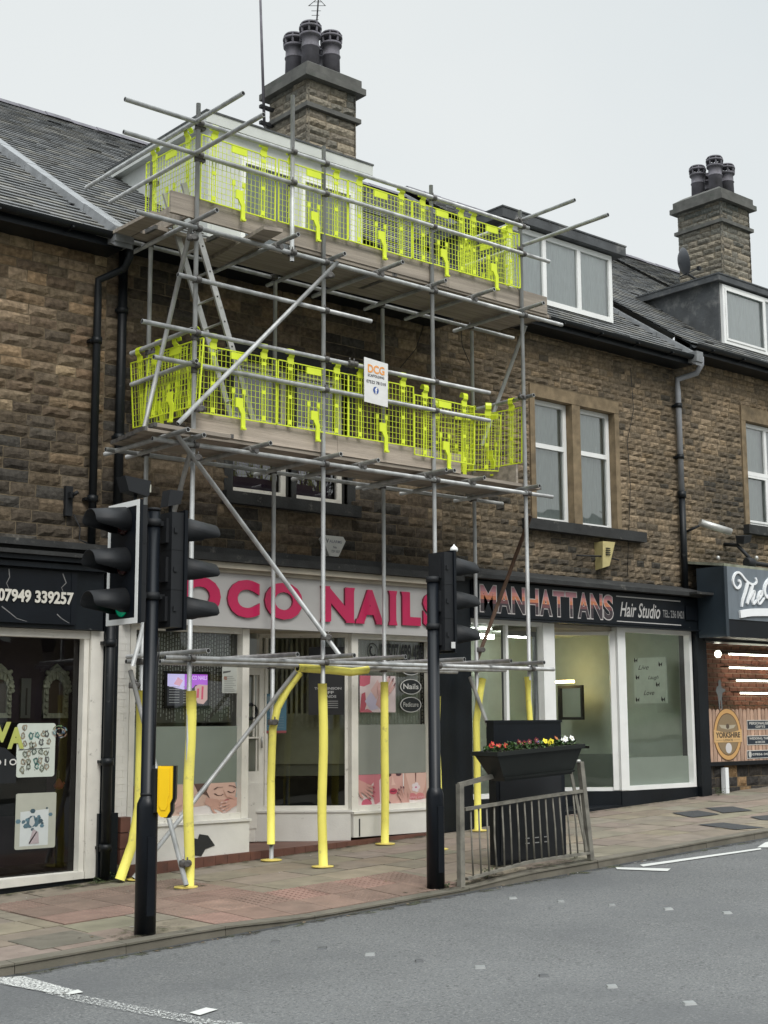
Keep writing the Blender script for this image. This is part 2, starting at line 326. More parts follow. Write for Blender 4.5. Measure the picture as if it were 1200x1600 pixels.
def ribbon(mb, pts, w0, w1, n0, n1=None, c=None, m=0, mid=None):
    """one continuous tapered stroke; n1 gives it thickness"""
    A, B = [], []
    for k, p in enumerate(pts):
        a, b = Vector(pts[max(k-1, 0)]), Vector(pts[min(k+1, len(pts)-1)]); d = (b-a).normalized(); o = Vector((-d.y, d.x)); t = k/(len(pts)-1)
        w = w0+(w1-w0)*t if mid is None else (w0+(mid-w0)*2*t if t < .5 else mid+(w1-mid)*(2*t-1))
        A.append(Vector(p)-o*w/2); B.append(Vector(p)+o*w/2)
    i = len(mb.v); N = len(pts)
    for L_, n_ in ((A, n0), (B, n0)): mb.v += [mb.P((q.x, n_, q.y)) for q in L_]
    for k in range(N-1): mb.face([i+k, i+k+1, i+N+k+1, i+N+k], m, c)
    if n1 is not None:
        for L_, n_ in ((A, n1), (B, n1)): mb.v += [mb.P((q.x, n_, q.y)) for q in L_]
        j = i+2*N
        for k in range(N-1): mb.face([i+k, j+k, j+k+1, i+k+1], m, c); mb.face([i+N+k, i+N+k+1, j+N+k+1, j+N+k], m, c)
        mb.face([i, i+N, j+N, j], m, c); mb.face([i+N-1, j+N-1, j+2*N-1, i+2*N-1], m, c)
# ------------------------------------------------------------------ masonry: every block is modelled
def masonry(mb, u0, u1, z0, z1, holes, ch=(.10, .14), sw=(.17, .42), colf=None, proud=.03, seed=1, m=0, quoin=False):
    rg = random.Random(seed); z = z0
    while z < z1-.02:
        h = rg.uniform(*ch); h = min(h, z1-z)
        if z1-z-h < .05: h = z1-z
        segs = [(u0, u1)]
        for (a, b, c, d) in holes:
            if z+h > c+.01 and z < d-.01:
                ns = []
                for (p, q) in segs:
                    if b <= p or a >= q: ns.append((p, q)); continue
                    if a > p: ns.append((p, a))
                    if b < q: ns.append((b, q))
                segs = ns
        for (p, q) in segs:
            x = p
            while x < q-1e-4:
                w = rg.uniform(*sw)
                if q-x-w < sw[0]*.6: w = q-x
                stone_block(mb, x, x+w, z, z+h, proud, rg, colf(x+w/2, z+h/2, rg), m)
                x += w
        z += h
def stone_block(mb, x0, x1, z0, z1, proud, rg, c, m):
    g = .005; nx = max(3, int((x1-x0)/.06)+1); nz = 4
    i = len(mb.v); pr = proud*rg.uniform(.55, 1.25); tx = rg.uniform(-.3, .3); tz = rg.uniform(-.3, .35)
    sd = rg.uniform(0, 99)
    for b in range(nz):
        for a in range(nx):
            fa, fb = a/(nx-1), b/(nz-1); e = a in (0, nx-1) or b in (0, nz-1)
            x = x0+g+(x1-x0-2*g)*fa; z = z0+g+(z1-z0-2*g)*fb
            j = .006
            x += rg.uniform(-j, j)*(1 if not e else .8); z += rg.uniform(-j, j)*(.9 if not e else .6)
            y = -.003 if e else -pr*(.55+.45*rg.random())*(1+tx*(fa-.5)+tz*(fb-.5))
            mb.v.append(mb.P((x, y, z)))
    for b in range(nz-1):
        for a in range(nx-1):
            k = i+b*nx+a; cc = 1+rg.uniform(-.1, .1); mb.face([k, k+1, k+nx+1, k+nx], m, (c[0]*cc, c[1]*cc, c[2]*cc), rg.random() < .0)
    # rim back to the mortar
    rim = [i+a for a in range(nx)] + [i+b*nx+nx-1 for b in range(1, nz)] + [i+(nz-1)*nx+a for a in range(nx-2, -1, -1)] + [i+b*nx for b in range(nz-2, 0, -1)]
    k0 = len(mb.v); n_ = (mb.N if mb.O is not None else Vector((0, 1, 0)))
    for r_ in rim: mb.v.append(mb.v[r_] + n_*.02)
    for k in range(len(rim)):
        a, b = k, (k+1) % len(rim); mb.face([rim[b], rim[a], k0+a, k0+b], m, (c[0]*.8, c[1]*.8, c[2]*.8))
def pal(cols, rg, v=.2):
    c = rg.choice(cols); k = 1+rg.uniform(-v, v); return (c[0]*k, c[1]*k, c[2]*k)
def nz(x, z, s, k=0): return noise.noise(Vector((x*s, z*s, k)))
def mixc(a, b, t): t = max(0, min(1, t)); return tuple(a[i]*(1-t)+b[i]*t for i in range(3))
TAN = [(.27, .19, .115), (.23, .16, .095), (.18, .125, .08), (.26, .195, .13), (.20, .155, .105), (.13, .095, .065), (.31, .235, .15)]
SOOT = [(.05, .043, .036), (.07, .058, .045), (.085, .068, .05), (.11, .085, .058), (.06, .055, .048)]
TAN2 = [(.245, .185, .12), (.22, .165, .105), (.20, .155, .105), (.26, .20, .135), (.185, .145, .10)]
SOOT2 = [(.07, .06, .048), (.085, .072, .055), (.11, .09, .065), (.055, .05, .042)]
def col_left(x, z, rg):
    t = .62 - .38*(z-5.0) + .8*nz(x, z, .9, 3) + rg.uniform(-.42, .42); return mixc(pal(TAN, rg), pal(SOOT, rg), t)
def col_mid(x, z, rg):
    t = .86 + .7*nz(x, z, 1.1, 7) - .35*smooth(11.3, 12.3, x) - .12*(z > 6.2) + rg.uniform(-.22, .2); return mixc(pal(TAN, rg), pal(SOOT, rg), t)
def col_right(x, z, rg):
    t = .50 - .16*(z-5) + .95*nz(x, z, .8, 11) + rg.uniform(-.42, .42); return mixc(pal(TAN2, rg, .12), pal(SOOT2, rg, .12), t)
def col_chim(x, z, rg):
    t = .35 + .35*(z-10.4) + rg.uniform(-.35, .35); return mixc(pal([(.33, .28, .21), (.28, .24, .18), (.22, .19, .15)], rg), pal([(.11, .115, .105), (.14, .14, .125)], rg), t)  # pale stones lightened in colour to stand in for haze

YW = 12.85           # masonry face of the terrace
def pitch(eave): return .645 if eave < 7 else .685
def slates(mb, x0, x1, eave, top_y, seed, m=0, skip=()):
    """real overlapping slates on the roof slope, starting at the eaves (Y=12.52)"""
    rg = random.Random(seed); TAN_ = pitch(eave); L_ = math.hypot(1, TAN_); uy, uz = 1/L_, TAN_/L_
    ln = (top_y-12.5)*L_; k = 0; s = 0; gauge = .165
    while s < ln:
        x = x0 - (.11 if k % 2 else 0)
        while x < x1:
            a, b = max(x0, x), min(x1, x+.235)
            sc_ = (a+b)/2, 12.5+s*uy
            if b-a > .03 and not any(q[0] < sc_[0] < q[1] and q[2] < sc_[1] < q[3] for q in skip):
                lift = rg.uniform(0, .006) + (.012 if rg.random() < .02 else 0); s1 = min(s+gauge+.05, ln); s0 = s+rg.uniform(-.006, .006)
                c = rg.choice([(.13, .135, .138), (.115, .12, .124), (.15, .15, .147), (.10, .104, .106), (.165, .162, .147)]); kk = rg.uniform(.85, 1.15); c = tuple(q*kk for q in c)  # slate greys raised, painting haze over the roofs
                def q(xx, ss, h): return (xx, 12.5+ss*uy-h*uz, eave+ss*uz+h*uy)
                mb.hexa([q(a+.002, s0, .012+lift), q(b-.002, s0, .012+lift), q(b-.002, s1, .0), q(a+.002, s1, .0), q(a+.002, s0, .026+lift), q(b-.002, s0, .026+lift), q(b-.002, s1, .008), q(a+.002, s1, .008)], m, c)
            x += .235
        s += gauge; k += 1
def roof_z(eave, y): return eave+(y-12.5)*pitch(eave)
def upvc_window(root, x0, x1, z0, z1, y, lights=1, transom=None, mt='white', fw=.055, curtain='net', opener=None, label=None):
    fr = MB(); gl = MB(); cu = MB()
    d0, d1 = y, y+.06
    fr.box(x0, x1, d0, d1, z0, z0+fw); fr.box(x0, x1, d0, d1, z1-fw, z1)
    n = lights; w = (x1-x0)/n
    for k in range(n+1):
        a = x0+k*w; a0 = a if k == 0 else a-fw/2; a1 = a+fw if k == 0 else (a if k == n else a+fw/2)
        if k == n: a0 = a-fw
        fr.box(a0, a1, d0+.001, d1-.001, z0+fw, z1-fw)
    if transom: fr.box(x0+fw, x1-fw, d0-.004, d1-.002, transom-fw/2, transom+fw/2)
    if opener:
        for (a, b, c, d) in opener:
            e = .035
            fr.box(a, b, d0-.014, d0-.001, c, c+e); fr.box(a, b, d0-.014, d0-.001, d-e, d); fr.box(a, a+e, d0-.0135, d0-.001, c+e, d-e); fr.box(b-e, b, d0-.0135, d0-.001, c+e, d-e)
    f = fr.build('window', mt, root)
    gl.poly([(x0+.02, y+.03, z0+.02), (x1-.02, y+.03, z0+.02), (x1-.02, y+.03, z1-.02), (x0+.02, y+.03, z1-.02)]); gl.build('pane', 'glassup', f)
    if curtain:
        k = 0; xs = x0+.02
        while xs < x1-.02:
            xe = min(xs+.05, x1-.02); dy = .012*math.sin(k*.8)+.008*math.sin(k*2.1)
            dy2 = .012*math.sin((k+1)*.8)+.008*math.sin((k+1)*2.1)
            cd = .075 if curtain == 'netw' else .10; cu.poly([(xs, y+cd+dy, z0+.02), (xe, y+cd+dy2, z0+.02), (xe, y+cd+dy2, z1-.02), (xs, y+cd+dy, z1-.02)]); xs = xe; k += 1
        cu.build('curtain', curtain, f)
    return f
def room(root, x0, x1, y0, y1, z0, z1, wall, floor='darkfloor'):
    b = MB(); b.box(x0, x1, y1, y1+.05, z0, z1); b.box(x0-.05, x0, y0, y1, z0, z1); b.box(x1, x1+.05, y0, y1, z0, z1)
    b.box(x0, x1, y0, y1, z1, z1+.05); b.box(x0, x1, y0, y1, z0-.05, z0, 1)
    return b.build('room', [wall, floor], root)

# ------------------------------------------------------------------ ground
g = MB(); g.poly([(-300, -300, zg(-300)*0-14), (300, -300, -14), (300, 300, -14), (-300, 300, -14)])
struct(g.build('ground', 'joint', loc=(0, 0, -14)))
rd = MB(); nx = 30
def rz(x): return zg(x)+ROAD
rd.poly([(-40, 1.4, rz(-40)), (70, 1.4, rz(70)), (70, 9.44, rz(70)), (-40, 9.44, rz(-40))])
struct(rd.build('road', 'road', loc=(0, 0, 0)))
op = MB(); op.hexa([(-40, -5, rz(-40)-.2), (70, -5, rz(70)-.2), (70, 1.4, rz(70)-.2), (-40, 1.4, rz(-40)-.2), (-40, -5, rz(-40)+.09), (70, -5, rz(70)+.09), (70, 1.4, rz(70)+.09), (-40, 1.4, rz(-40)+.09)])
struct(op.build('opposite_pavement', 'kerb', loc=(0, 0, 0)))
la = MB(); la.poly([(-80, -80, rz(-80)), (90, -80, rz(90)), (90, -5, rz(90)+.08), (-80, -5, rz(-80)+.08)])
struct(la.build('far_side_lawn', 'weed', loc=(0, 0, 0)))
# pavement: bedding sheet + individual flags
pv = MB(); xs = [-8+.5*k for k in range(101)]
ys = [9.44, 9.7, 10.1, 10.5, 10.9, 14.2]
for a, b in zip(xs, xs[1:]):
    for c, d in zip(ys, ys[1:]):
        pv.poly([(a, c, hp(a, c)-.012), (b, c, hp(b, c)-.012), (b, d, hp(b, d)-.012), (a, d, hp(a, d)-.012)], 1)
rgp = random.Random(5)
def flag(x0, x1, y0, y1, c, m=0, g_=.007, up_=0):
    dz = rgp.uniform(-.002, .003)+up_
    p = [(x0+g_, y0+g_), (x1-g_, y0+g_), (x1-g_, y1-g_), (x0+g_, y1-g_)]
    pv.hexa([(a, b, hp(a, b)-.04) for a, b in p]+[(a, b, hp(a, b)+dz) for a, b in p], m, c)
FL = [(.225, .192, .150), (.24, .204, .16), (.215, .182, .142), (.23, .196, .154), (.25, .212, .168), (.205, .175, .138)]
RED = [(.235, .155, .125), (.25, .165, .13), (.22, .15, .12), (.27, .165, .135)]
def tact(x, y): return (6.35 < x < 9.05 and 9.60 < y < 10.62) or (5.75 < x < 7.55 and 10.62 <= y < 12.4)
y = 9.60; row = 0
blis = MB()
while y < 12.85:
    h = .51 if y < 12.4 else .45
    x = -7.5+rgp.uniform(0, .4)
    while x < 42:
        w = rgp.choice([.45, .6, .6, .75, .9])
        cy_ = y+h/2; band = (6.4, 9.2) if cy_ < 10.62 else ((5.6, 7.6) if cy_ < 12.15 else None); c_ = tuple(q*rgp.uniform(.95, 1.05) for q in rgp.choice(FL))
        for a_, b_ in ([(x, x+w)] if band is None else [(x, min(x+w, band[0])), (max(x, band[1]), x+w)]):
            if b_-a_ > .06: flag(a_, b_, y, y+h, c_)
        x += w
    y += h; row += 1
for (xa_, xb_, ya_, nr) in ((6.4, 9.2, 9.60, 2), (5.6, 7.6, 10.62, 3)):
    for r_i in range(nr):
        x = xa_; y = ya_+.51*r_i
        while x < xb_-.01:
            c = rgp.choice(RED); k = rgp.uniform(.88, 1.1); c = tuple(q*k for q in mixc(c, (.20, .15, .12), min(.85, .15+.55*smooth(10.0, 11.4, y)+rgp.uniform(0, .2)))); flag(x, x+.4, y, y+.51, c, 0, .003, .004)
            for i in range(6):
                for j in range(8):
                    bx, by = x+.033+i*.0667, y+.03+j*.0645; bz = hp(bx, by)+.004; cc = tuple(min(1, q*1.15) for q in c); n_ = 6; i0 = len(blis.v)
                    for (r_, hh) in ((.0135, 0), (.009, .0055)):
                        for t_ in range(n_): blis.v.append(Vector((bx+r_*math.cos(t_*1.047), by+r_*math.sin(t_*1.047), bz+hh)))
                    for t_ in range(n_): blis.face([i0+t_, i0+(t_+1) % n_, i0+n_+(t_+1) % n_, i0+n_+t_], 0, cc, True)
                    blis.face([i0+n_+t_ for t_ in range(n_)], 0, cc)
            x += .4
struct(pv.build('pavement', ['flag', 'joint'], loc=(0, 0, 0)))
struct(blis.build('tactile_paving', ['flag'], loc=(0, 0, 0)))
kb = MB(); x = -8
while x < 42:
    a, b = x+.003, x+.9-.003; q = rgp.uniform(-.003, .003)
    def kz(xx): return hp(xx, 9.5)
    kb.hexa([(a, 9.43+q, zg(a)-.3), (b, 9.43+q, zg(b)-.3), (b, 9.595, zg(b)-.3), (a, 9.595, zg(a)-.3), (a, 9.45+q, kz(a)+.001), (b, 9.45+q, kz(b)+.001), (b, 9.595, kz(b)+.003), (a, 9.595, kz(a)+.003)])
    x += .9
struct(kb.build('kerb', 'kerb', loc=(0, 0, 0)))
# dirt and moss line in the gutter
gu = MB()
for k in range(160):
    a = -6+.25*k; w0 = .05+.05*abs(nz(a, 0, 1.3)); w1 = .05+.05*abs(nz(a+.25, 0, 1.3))
    gu.poly([(a, 9.43-w0, rz(a)+.003), (a+.25, 9.43-w1, rz(a+.25)+.003), (a+.25, 9.428, rz(a+.25)+.004), (a, 9.428, rz(a)+.004)])
struct(gu.build('gutter_silt', 'patch', loc=(0, 0, 0)))
# manhole cover beside the signal pole and dark tarmac patches
mh = MB(); c0 = atG(195, 1440)
for (a, b, c, d) in ((4.95, 5.5, 9.75, 10.3),):
    mh.hexa([(a, c, hp(a, c)-.03), (b, c, hp(b, c)-.03), (b, d, hp(b, d)-.03), (a, d, hp(a, d)-.03), (a, c, hp(a, c)+.006), (b, c, hp(b, c)+.006), (b, d, hp(b, d)+.006), (a, d, hp(a, d)+.006)])
struct(mh.build('inspection_cover', 'kerb', loc=(5.2, 10, 0)))
pt = MB()
for quad in ([(1050, 1270), (1090, 1266), (1125, 1272), (1082, 1277)], [(1102, 1262), (1145, 1260), (1176, 1266), (1130, 1270)], [(1090, 1288), (1130, 1285), (1196, 1293), (1150, 1296)], [(1172, 1276), (1215, 1272), (1215, 1282), (1190, 1281)]):
    pt.poly([tuple(atG(a, b, .008)) for a, b in quad])
struct(pt.build('tarmac_patches', 'patch', loc=(16, 11, 0)))
gt = MB(); gt.poly([tuple(atG(a, b, ROAD+.004)) for a, b in [(958, 1352), (975, 1338), (1110, 1318), (1190, 1308), (1130, 1322), (1020, 1343)]])
struct(gt.build('gutter_repair', 'patch', loc=(12, 9, 0)))
# markings
mk = MB()
def mark(q, wear): mk.poly([tuple(atG(a, b, ROAD+.008)) for a, b in q], 0, (wear, wear, wear))
mark([(962, 1355), (1048, 1357), (1043, 1361), (964, 1358)], .30)
mark([(1000, 1351), (1188, 1325), (1190, 1327), (1005, 1354)], .30)
mark([(1183, 1324), (1196, 1316), (1230, 1310), (1230, 1324)], .30)
mark([(-20, 1528), (36, 1525), (118, 1547), (96, 1554), (-20, 1533)], .475)
mark([(70, 1551), (98, 1549), (250, 1578), (330, 1592), (440, 1604), (330, 1604), (200, 1580), (110, 1562)], .535)
mark([(92, 1551), (122, 1546), (130, 1550), (108, 1554)], .25)
mark([(296, 1582), (322, 1574), (340, 1577), (312, 1586)], .30)
struct(mk.build('road_markings', 'roadwhite', loc=(0, 0, 0)))
ords = ['first', 'second', 'third', 'fourth', 'fifth', 'sixth', 'seventh', 'eighth', 'ninth', 'tenth', 'eleventh', 'twelfth']
rows = {'left row by the tactile paving': [(372, 1464), (430, 1471), (503, 1481), (578, 1491)],
        'back row beyond the planter': [(732, 1398), (801, 1403), (876, 1408), (956, 1414), (1044, 1420), (1136, 1426)],
        'front row nearest the viewer': [(655, 1501), (750, 1511), (850, 1524), (956, 1541), (1077, 1567)]}
rs = random.Random(3)
for nm, pts in rows.items():
    for k, (a, b) in enumerate(pts):
        s_ = MB(); c = atG(a, b, ROAD+.006); t = .9+rs.uniform(-.1, .1); r_ = rs.uniform(.028, .038); dk = rs.random() < .4
        u_ = Vector((math.cos(t), math.sin(t), SL*math.cos(t)))*r_; v_ = Vector((-math.sin(t), math.cos(t), -SL*math.sin(t)))*r_
        w_ = Vector((0, 0, .006))
        s_.hexa([c-u_-v_-w_, c+u_-v_-w_, c+u_+v_-w_, c-u_+v_-w_, c-u_*.85-v_*.85+w_, c+u_*.85-v_*.85+w_, c+u_*.85+v_*.85+w_, c-u_*.85+v_*.85+w_], 0, (lambda k_: (.22*k_, .23*k_, .228*k_))(rs.uniform(.75, 1.2)) if not dk else (.085, .09, .095))
        tag(s_.build('road_stud', 'paint'), 'square stud, %s from the left in the %s' % (ords[k], nm), 'road stud', 'crossing studs set in the road')
# ------------------------------------------------------------------ buildings
def building_shell(root, x0, x1, eave, wz0, holes, colf, seed, ch, sw):
    w = MB(); w.box(x0, x1, YW, YW+.05, wz0, eave-.02, 1) if not holes else None
    if holes:   # mortar backing with the window openings left free
        cuts = sorted(set([x0, x1]+[h[0] for h in holes]+[h[1] for h in holes])); zc = sorted(set([wz0, eave-.02]+[h[2] for h in holes]+[h[3] for h in holes]))
        for a, b in zip(cuts, cuts[1:]):
            for c, d in zip(zc, zc[1:]):
                if not any(h[0] < (a+b)/2 < h[1] and h[2] < (c+d)/2 < h[3] for h in holes): w.box(a, b, YW, YW+.05, c, d, 1)
    w.frame((0, YW, 0), (1, 0, 0), (0, 1, 0)); masonry(w, x0, x1, wz0, eave-.1, holes, ch, sw, colf, .03, seed)
    w.noframe()
    w.build('stone_wall', ['stone', 'mortar'], root)
    c = MB(); c.box(x0+.01, x1-.01, YW+.5, 25.2, wz0, eave-.05); c.build('body', 'mortar', root)
def roof(root, x0, x1, eave, ridge_y, seed, skip=()):
    r_ = MB(); zr = roof_z(eave, ridge_y)
    r_.poly([(x0, 12.5, eave-.02), (x1, 12.5, eave-.02), (x1, ridge_y, zr-.02), (x0, ridge_y, zr-.02)], 1)
    r_.poly([(x0, ridge_y, zr-.02), (x1, ridge_y, zr-.02), (x1, 2*ridge_y-12.5, eave), (x0, 2*ridge_y-12.5, eave)], 1)
    slates(r_, x0, x1, eave, ridge_y, seed, 0, skip)
    ob = r_.build('roof', ['slate', 'felt'], root)
    t = MB(); x = x0
    while x < x1-.05:
        b = min(x+.45, x1); q = rnd.uniform(-.008, .008)
        t.prism([(ridge_y+s*.17, zr+.07-abs(s)*.12+q) for s in (-1, -.5)]+[(ridge_y, zr+.09+q)]+[(ridge_y+s*.17, zr+.07-abs(s)*.12+q) for s in (.5, 1)]+[(ridge_y, zr-.02)], 0, 1) if False else None
        p = [(ridge_y-.15, zr-.045+q), (ridge_y-.05, zr+.05+q), (ridge_y+.05, zr+.05+q), (ridge_y+.15, zr-.045+q)]
        t.hexa([(x+.004, p[0][0], p[0][1]), (b-.004, p[0][0], p[0][1]), (b-.004, p[3][0], p[3][1]), (x+.004, p[3][0], p[3][1]), (x+.004, p[1][0], p[1][1]), (b-.004, p[1][0], p[1][1]), (b-.004, p[2][0], p[2][1]), (x+.004, p[2][0], p[2][1])])
        x = b
    t.build('ridge_tiles', 'pot', ob)
    # gutter: half-round channel with a deep timber soffit behind
    gt_ = MB(); n = 9; x = x0
    prof = [(12.44+.062*math.cos(R(a)), eave-.015+.062*math.sin(R(a))) for a in range(180, 361, 20)]
    i = len(gt_.v)
    for xx in (x0, x1):
        for (yy, zz) in prof: gt_.v.append(Vector((xx, yy, zz)))
    k = len(prof)
    for j in range(k-1): gt_.face([i+j, i+j+1, i+k+j+1, i+k+j], 0, None, True)
    gt_.box(x0, x1, 12.505, 12.53, eave-.14, eave-.012, 1); gt_.box(x0, x1, 12.53, YW-.0, eave-.14, eave-.11, 1)
    xx = x0+.4
    while xx < x1: gt_.beam((xx, 12.37, eave-.07), (xx, 12.52, eave-.09), .02, .02, 0); xx += .8
    gt_.build('gutter', ['pipe', 'blackpaint'], root)
    return ob
def coping(root, x, eave, ridge_y, w=.26, h=.13):
    c = MB(); n = 9
    for k in range(n):
        a, b = k/n, (k+1)/n; y0, y1 = 12.36+(ridge_y-12.36)*a, 12.36+(ridge_y-12.36)*b-.012; z0, z1 = roof_z(eave, y0), roof_z(eave, y1); q = rnd.uniform(0, .012)
        c.hexa([(x-w/2, y0, z0-.1), (x+w/2, y0, z0-.1), (x+w/2, y1, z1-.1), (x-w/2, y1, z1-.1), (x-w/2+.03, y0, z0+h+q), (x+w/2-.03, y0, z0+h+q), (x+w/2-.03, y1, z1+h+q), (x-w/2+.03, y1, z1+h+q)])
    c.box(x-w/2, x+w/2, 12.34, 12.6, eave-.14, eave+.02)
    return c.build('coping', 'lead', root)
def dormer(root, x0, x1, y, z0, z1, eave, cheek, wins, over=.12, fascia='white', thick=.12, frontmat='white'):
    d = MB(); ry = 12.5+(z1-eave)/pitch(eave)
    for xx in (x0, x1):
        s = -1 if xx == x0 else 1; a, b = (xx, xx+.05) if s < 0 else (xx-.05, xx)
        yb = ry+.2
        d.hexa([(a, y, z0), (b, y, z0), (b, yb, z1-.05), (a, yb, z1-.05), (a, y, z1), (b, y, z1), (b, yb, z1), (a, yb, z1)], 0)
    yb = ry+.25
    d.box(x0-over, x1+over, y-over, yb, z1, z1+thick, 1)
    d.box(x0-over-.01, x1+over+.01, y-over-.012, yb, z1+thick, z1+thick+.022, 2)
    # front wall around the windows
    cuts = sorted(set([x0+.052, x1-.052]+[w_[0] for w_ in wins]+[w_[1] for w_ in wins])); zc = sorted(set([z0, z1]+[w_[2] for w_ in wins]+[w_[3] for w_ in wins]))
    for a, b in zip(cuts, cuts[1:]):
        for c, e in zip(zc, zc[1:]):
            if not any(w_[0] < (a+b)/2 < w_[1] and w_[2] < (c+e)/2 < w_[3] for w_ in wins): d.box(a, b, y-.002, y+.1, c, e, 3)
    d.box(x0+.05, x1-.05, y+.9, y+.95, z0, z1, 4); d.box(x0+.05, x1-.05, y+.1, y+.9, z1-.06, z1-.01, 4)
    ob = d.build('dormer', [cheek, fascia, 'felt', frontmat, 'mortar'], root)
    return ob

# --- A: tattoo studio building, left
bA = thing('terraced_house', 'stone terrace building on the far left with a black tattoo studio shopfront', 'building', (4.5, 12.85, 0))
building_shell(bA, 1.2, 7.06, 6.75, 3.40, [], col_left, 21, (.105, .14), (.2, .44))
roof(bA, 1.2, 7.05, 6.75, 19.1, 31); coping(bA, 6.98, 6.77, 19.1, .22, .10)
# stone string and black cornice
c = MB(); c.box(1.2, 7.0, 12.58, 12.9, 3.30, 3.42); c.box(1.2, 6.98, 12.5, 12.6, 3.36, 3.425); c.box(1.2, 6.96, 12.44, 12.62, 3.27, 3.31); c.build('cornice', 'blackstone', bA)
sf = MB()
sf.box(1.2, 6.98, 12.60, 12.84, 2.56, 3.26)          # fascia backing
sf.box(1.2, 6.98, 12.52, 12.62, 3.15, 3.20); sf.box(1.2, 6.98, 12.48, 12.62, 3.22, 3.265)
sf.box(7.03, 7.20, 12.66, 12.95, zg(7), 3.26); sf.box(7.0, 7.22, 12.62, 12.66, zg(7), .72)      # pilaster
sf.box(1.2, 7.0, 12.70, 12.9, zg(3), zg(7)+.08)
sf.build('shopfront', 'blackpaint', bA)
wf = MB(); x1 = 7.03; fz0, fz1 = .16, 2.555
wf.box(6.89, x1, 12.665, 12.80, fz0-.07, fz1); wf.box(6.83, 6.885, 12.70, 12.80, fz0, fz1-.08)
wf.box(3.6, 6.885, 12.69, 12.80, fz1-.08, fz1); wf.hexa([(3.6, 12.68, fz0-.17), (6.885, 12.68, fz0-.07), (6.885, 12.80, fz0-.07), (3.6, 12.80, fz0-.17), (3.6, 12.68, fz0-.07), (6.885, 12.68, fz0), (6.885, 12.80, fz0), (3.6, 12.80, fz0-.05)])
wf.box(3.55, 3.6, 12.68, 12.8, 0, fz1)
wA = wf.build('window', 'oldwhite', bA)
gl = MB(); gl.poly([(3.6, 12.812, fz0-.02), (6.85, 12.812, fz0-.02), (6.85, 12.812, fz1-.05), (3.6, 12.812, fz1-.05)]); gl.build('pane', 'glass', wA)
room(bA, 1.5, 7.13, 12.85, 16.2, .0, 2.9, 'purple')
# --- B: nail salon
bB = thing('terraced_house', 'sooty stone terrace building behind the scaffold with a white nail salon shopfront', 'building', (9.5, 12.85, .15))
hB = [(8.72, 9.55, 4.22, 5.80), (9.62, 10.40, 4.22, 5.80)]
building_shell(bB, 7.06, 11.98, 6.85, 3.40, hB, col_mid, 22, (.11, .15), (.2, .46))
roof(bB, 7.05, 11.9, 6.85, 19.1, 32, skip=((8.6, 10.8, 13.2, 15.0),))
for (a, b, c_, d_) in hB:
    f = upvc_window(bB, a, b, c_, d_, YW+.10, 1, 5.1, 'oldwhite', .07, None)
    cu = MB(); cu.box(a, b, YW+.3, YW+.32, c_, d_, 0, (.10, .05, .11)); cu.build('curtain', 'paint', f)
s_ = MB(); s_.box(8.58, 10.55, YW-.10, YW+.12, 4.07, 4.21); s_.box(8.6, 10.52, YW-.025, YW+.1, 5.80, 5.98); s_.box(9.55, 9.62, YW-.02, YW+.16, 4.21, 5.8); s_.box(8.60, 8.72, YW-.02, YW+.16, 4.21, 5.8); s_.box(10.40, 10.52, YW-.02, YW+.16, 4.21, 5.8)
s_.build('window_surround', 'blackstone', bB)
dB = dormer(bB, 8.50, 10.86, 13.1, 6.95, 8.62, 6.85, 'dormerwhite', [(8.95, 9.75, 7.15, 8.35), (9.85, 10.7, 7.15, 8.35)], .1, 'dormerwhite', .13, 'dormerwhite')
for (a, b) in ((8.95, 9.75), (9.85, 10.7)):
    wv = upvc_window(dB, a, b, 7.15, 8.35, 13.06, 1, None, 'white', .06, None)
blm = MB(); blm.box(8.97, 9.73, 13.2, 13.21, 7.2, 8.3, 0, (.33, .40, .46)); blm.box(9.87, 10.68, 13.2, 13.21, 7.2, 8.3, 0, (.5, .52, .5)); blm.build('blind', 'paint', dB)
# shopfront of the nail salon
c = MB(); c.box(7.22, 11.98, 12.45, 12.95, 3.36, 3.44); c.box(7.22, 11.98, 12.55, 12.95, 3.44, 3.52); c.build('cornice', 'blackstone', bB)
c = MB(); c.box(7.25, 11.62, 12.50, 12.84, 3.29, 3.355); c.box(7.25, 11.62, 12.56, 12.84, 3.25, 3.289); c.build('moulding', 'cream', bB)
pr_ = MB(); pr_.frame((0, 12.70, 0), (1, 0, 0), (0, 1, 0))      # whitewashed brick pier
z = zg(7.3)+.14; k = 0
while z < 2.62:
    pr_.box(7.205, 7.36 if k % 2 else 7.30, 0, .15, z+.003, z+.068)
    if not k % 2: pr_.box(7.305, 7.36, 0, .15, z+.003, z+.068)
    z += .072; k += 1
pr_.noframe(); pr_.box(7.2, 7.365, 12.704, 12.95, zg(7.3), 2.62)
pr_.build('brick_pier', 'whitewall', bB)
fr = MB(); sof = 2.66
# window 1 frame
def rectframe(mb, x0, x1, y0, y1, z0, z1, w, m=0, wt=None, wb=None):
    wt = wt or w; wb = wb or w
    mb.box(x0, x0+w, y0, y1, z0, z1, m); mb.box(x1-w, x1, y0, y1, z0, z1, m); mb.box(x0+w, x1-w, y0+.001, y1, z1-wt, z1, m); mb.box(x0+w, x1-w, y0+.001, y1, z0, z0+wb, m)
rectframe(fr, 7.37, 8.87, 12.70, 12.80, .58, sof+.0, .065)
fr.box(8.78, 8.87, 12.69, 12.80, .585, sof-.01)
f1 = fr.build('window', 'oldwhite', bB); q = MB(); q.poly([(7.4, 12.803, .6), (8.86, 12.803, .6), (8.86, 12.803, 2.63), (7.4, 12.803, 2.63)]); q.build('pane', 'glass', f1)
fr = MB(); rectframe(fr, 10.36, 11.66, 12.70, 12.80, .58, sof, .065); fr.box(10.34, 10.44, 12.69, 12.82, .58, sof-.005)
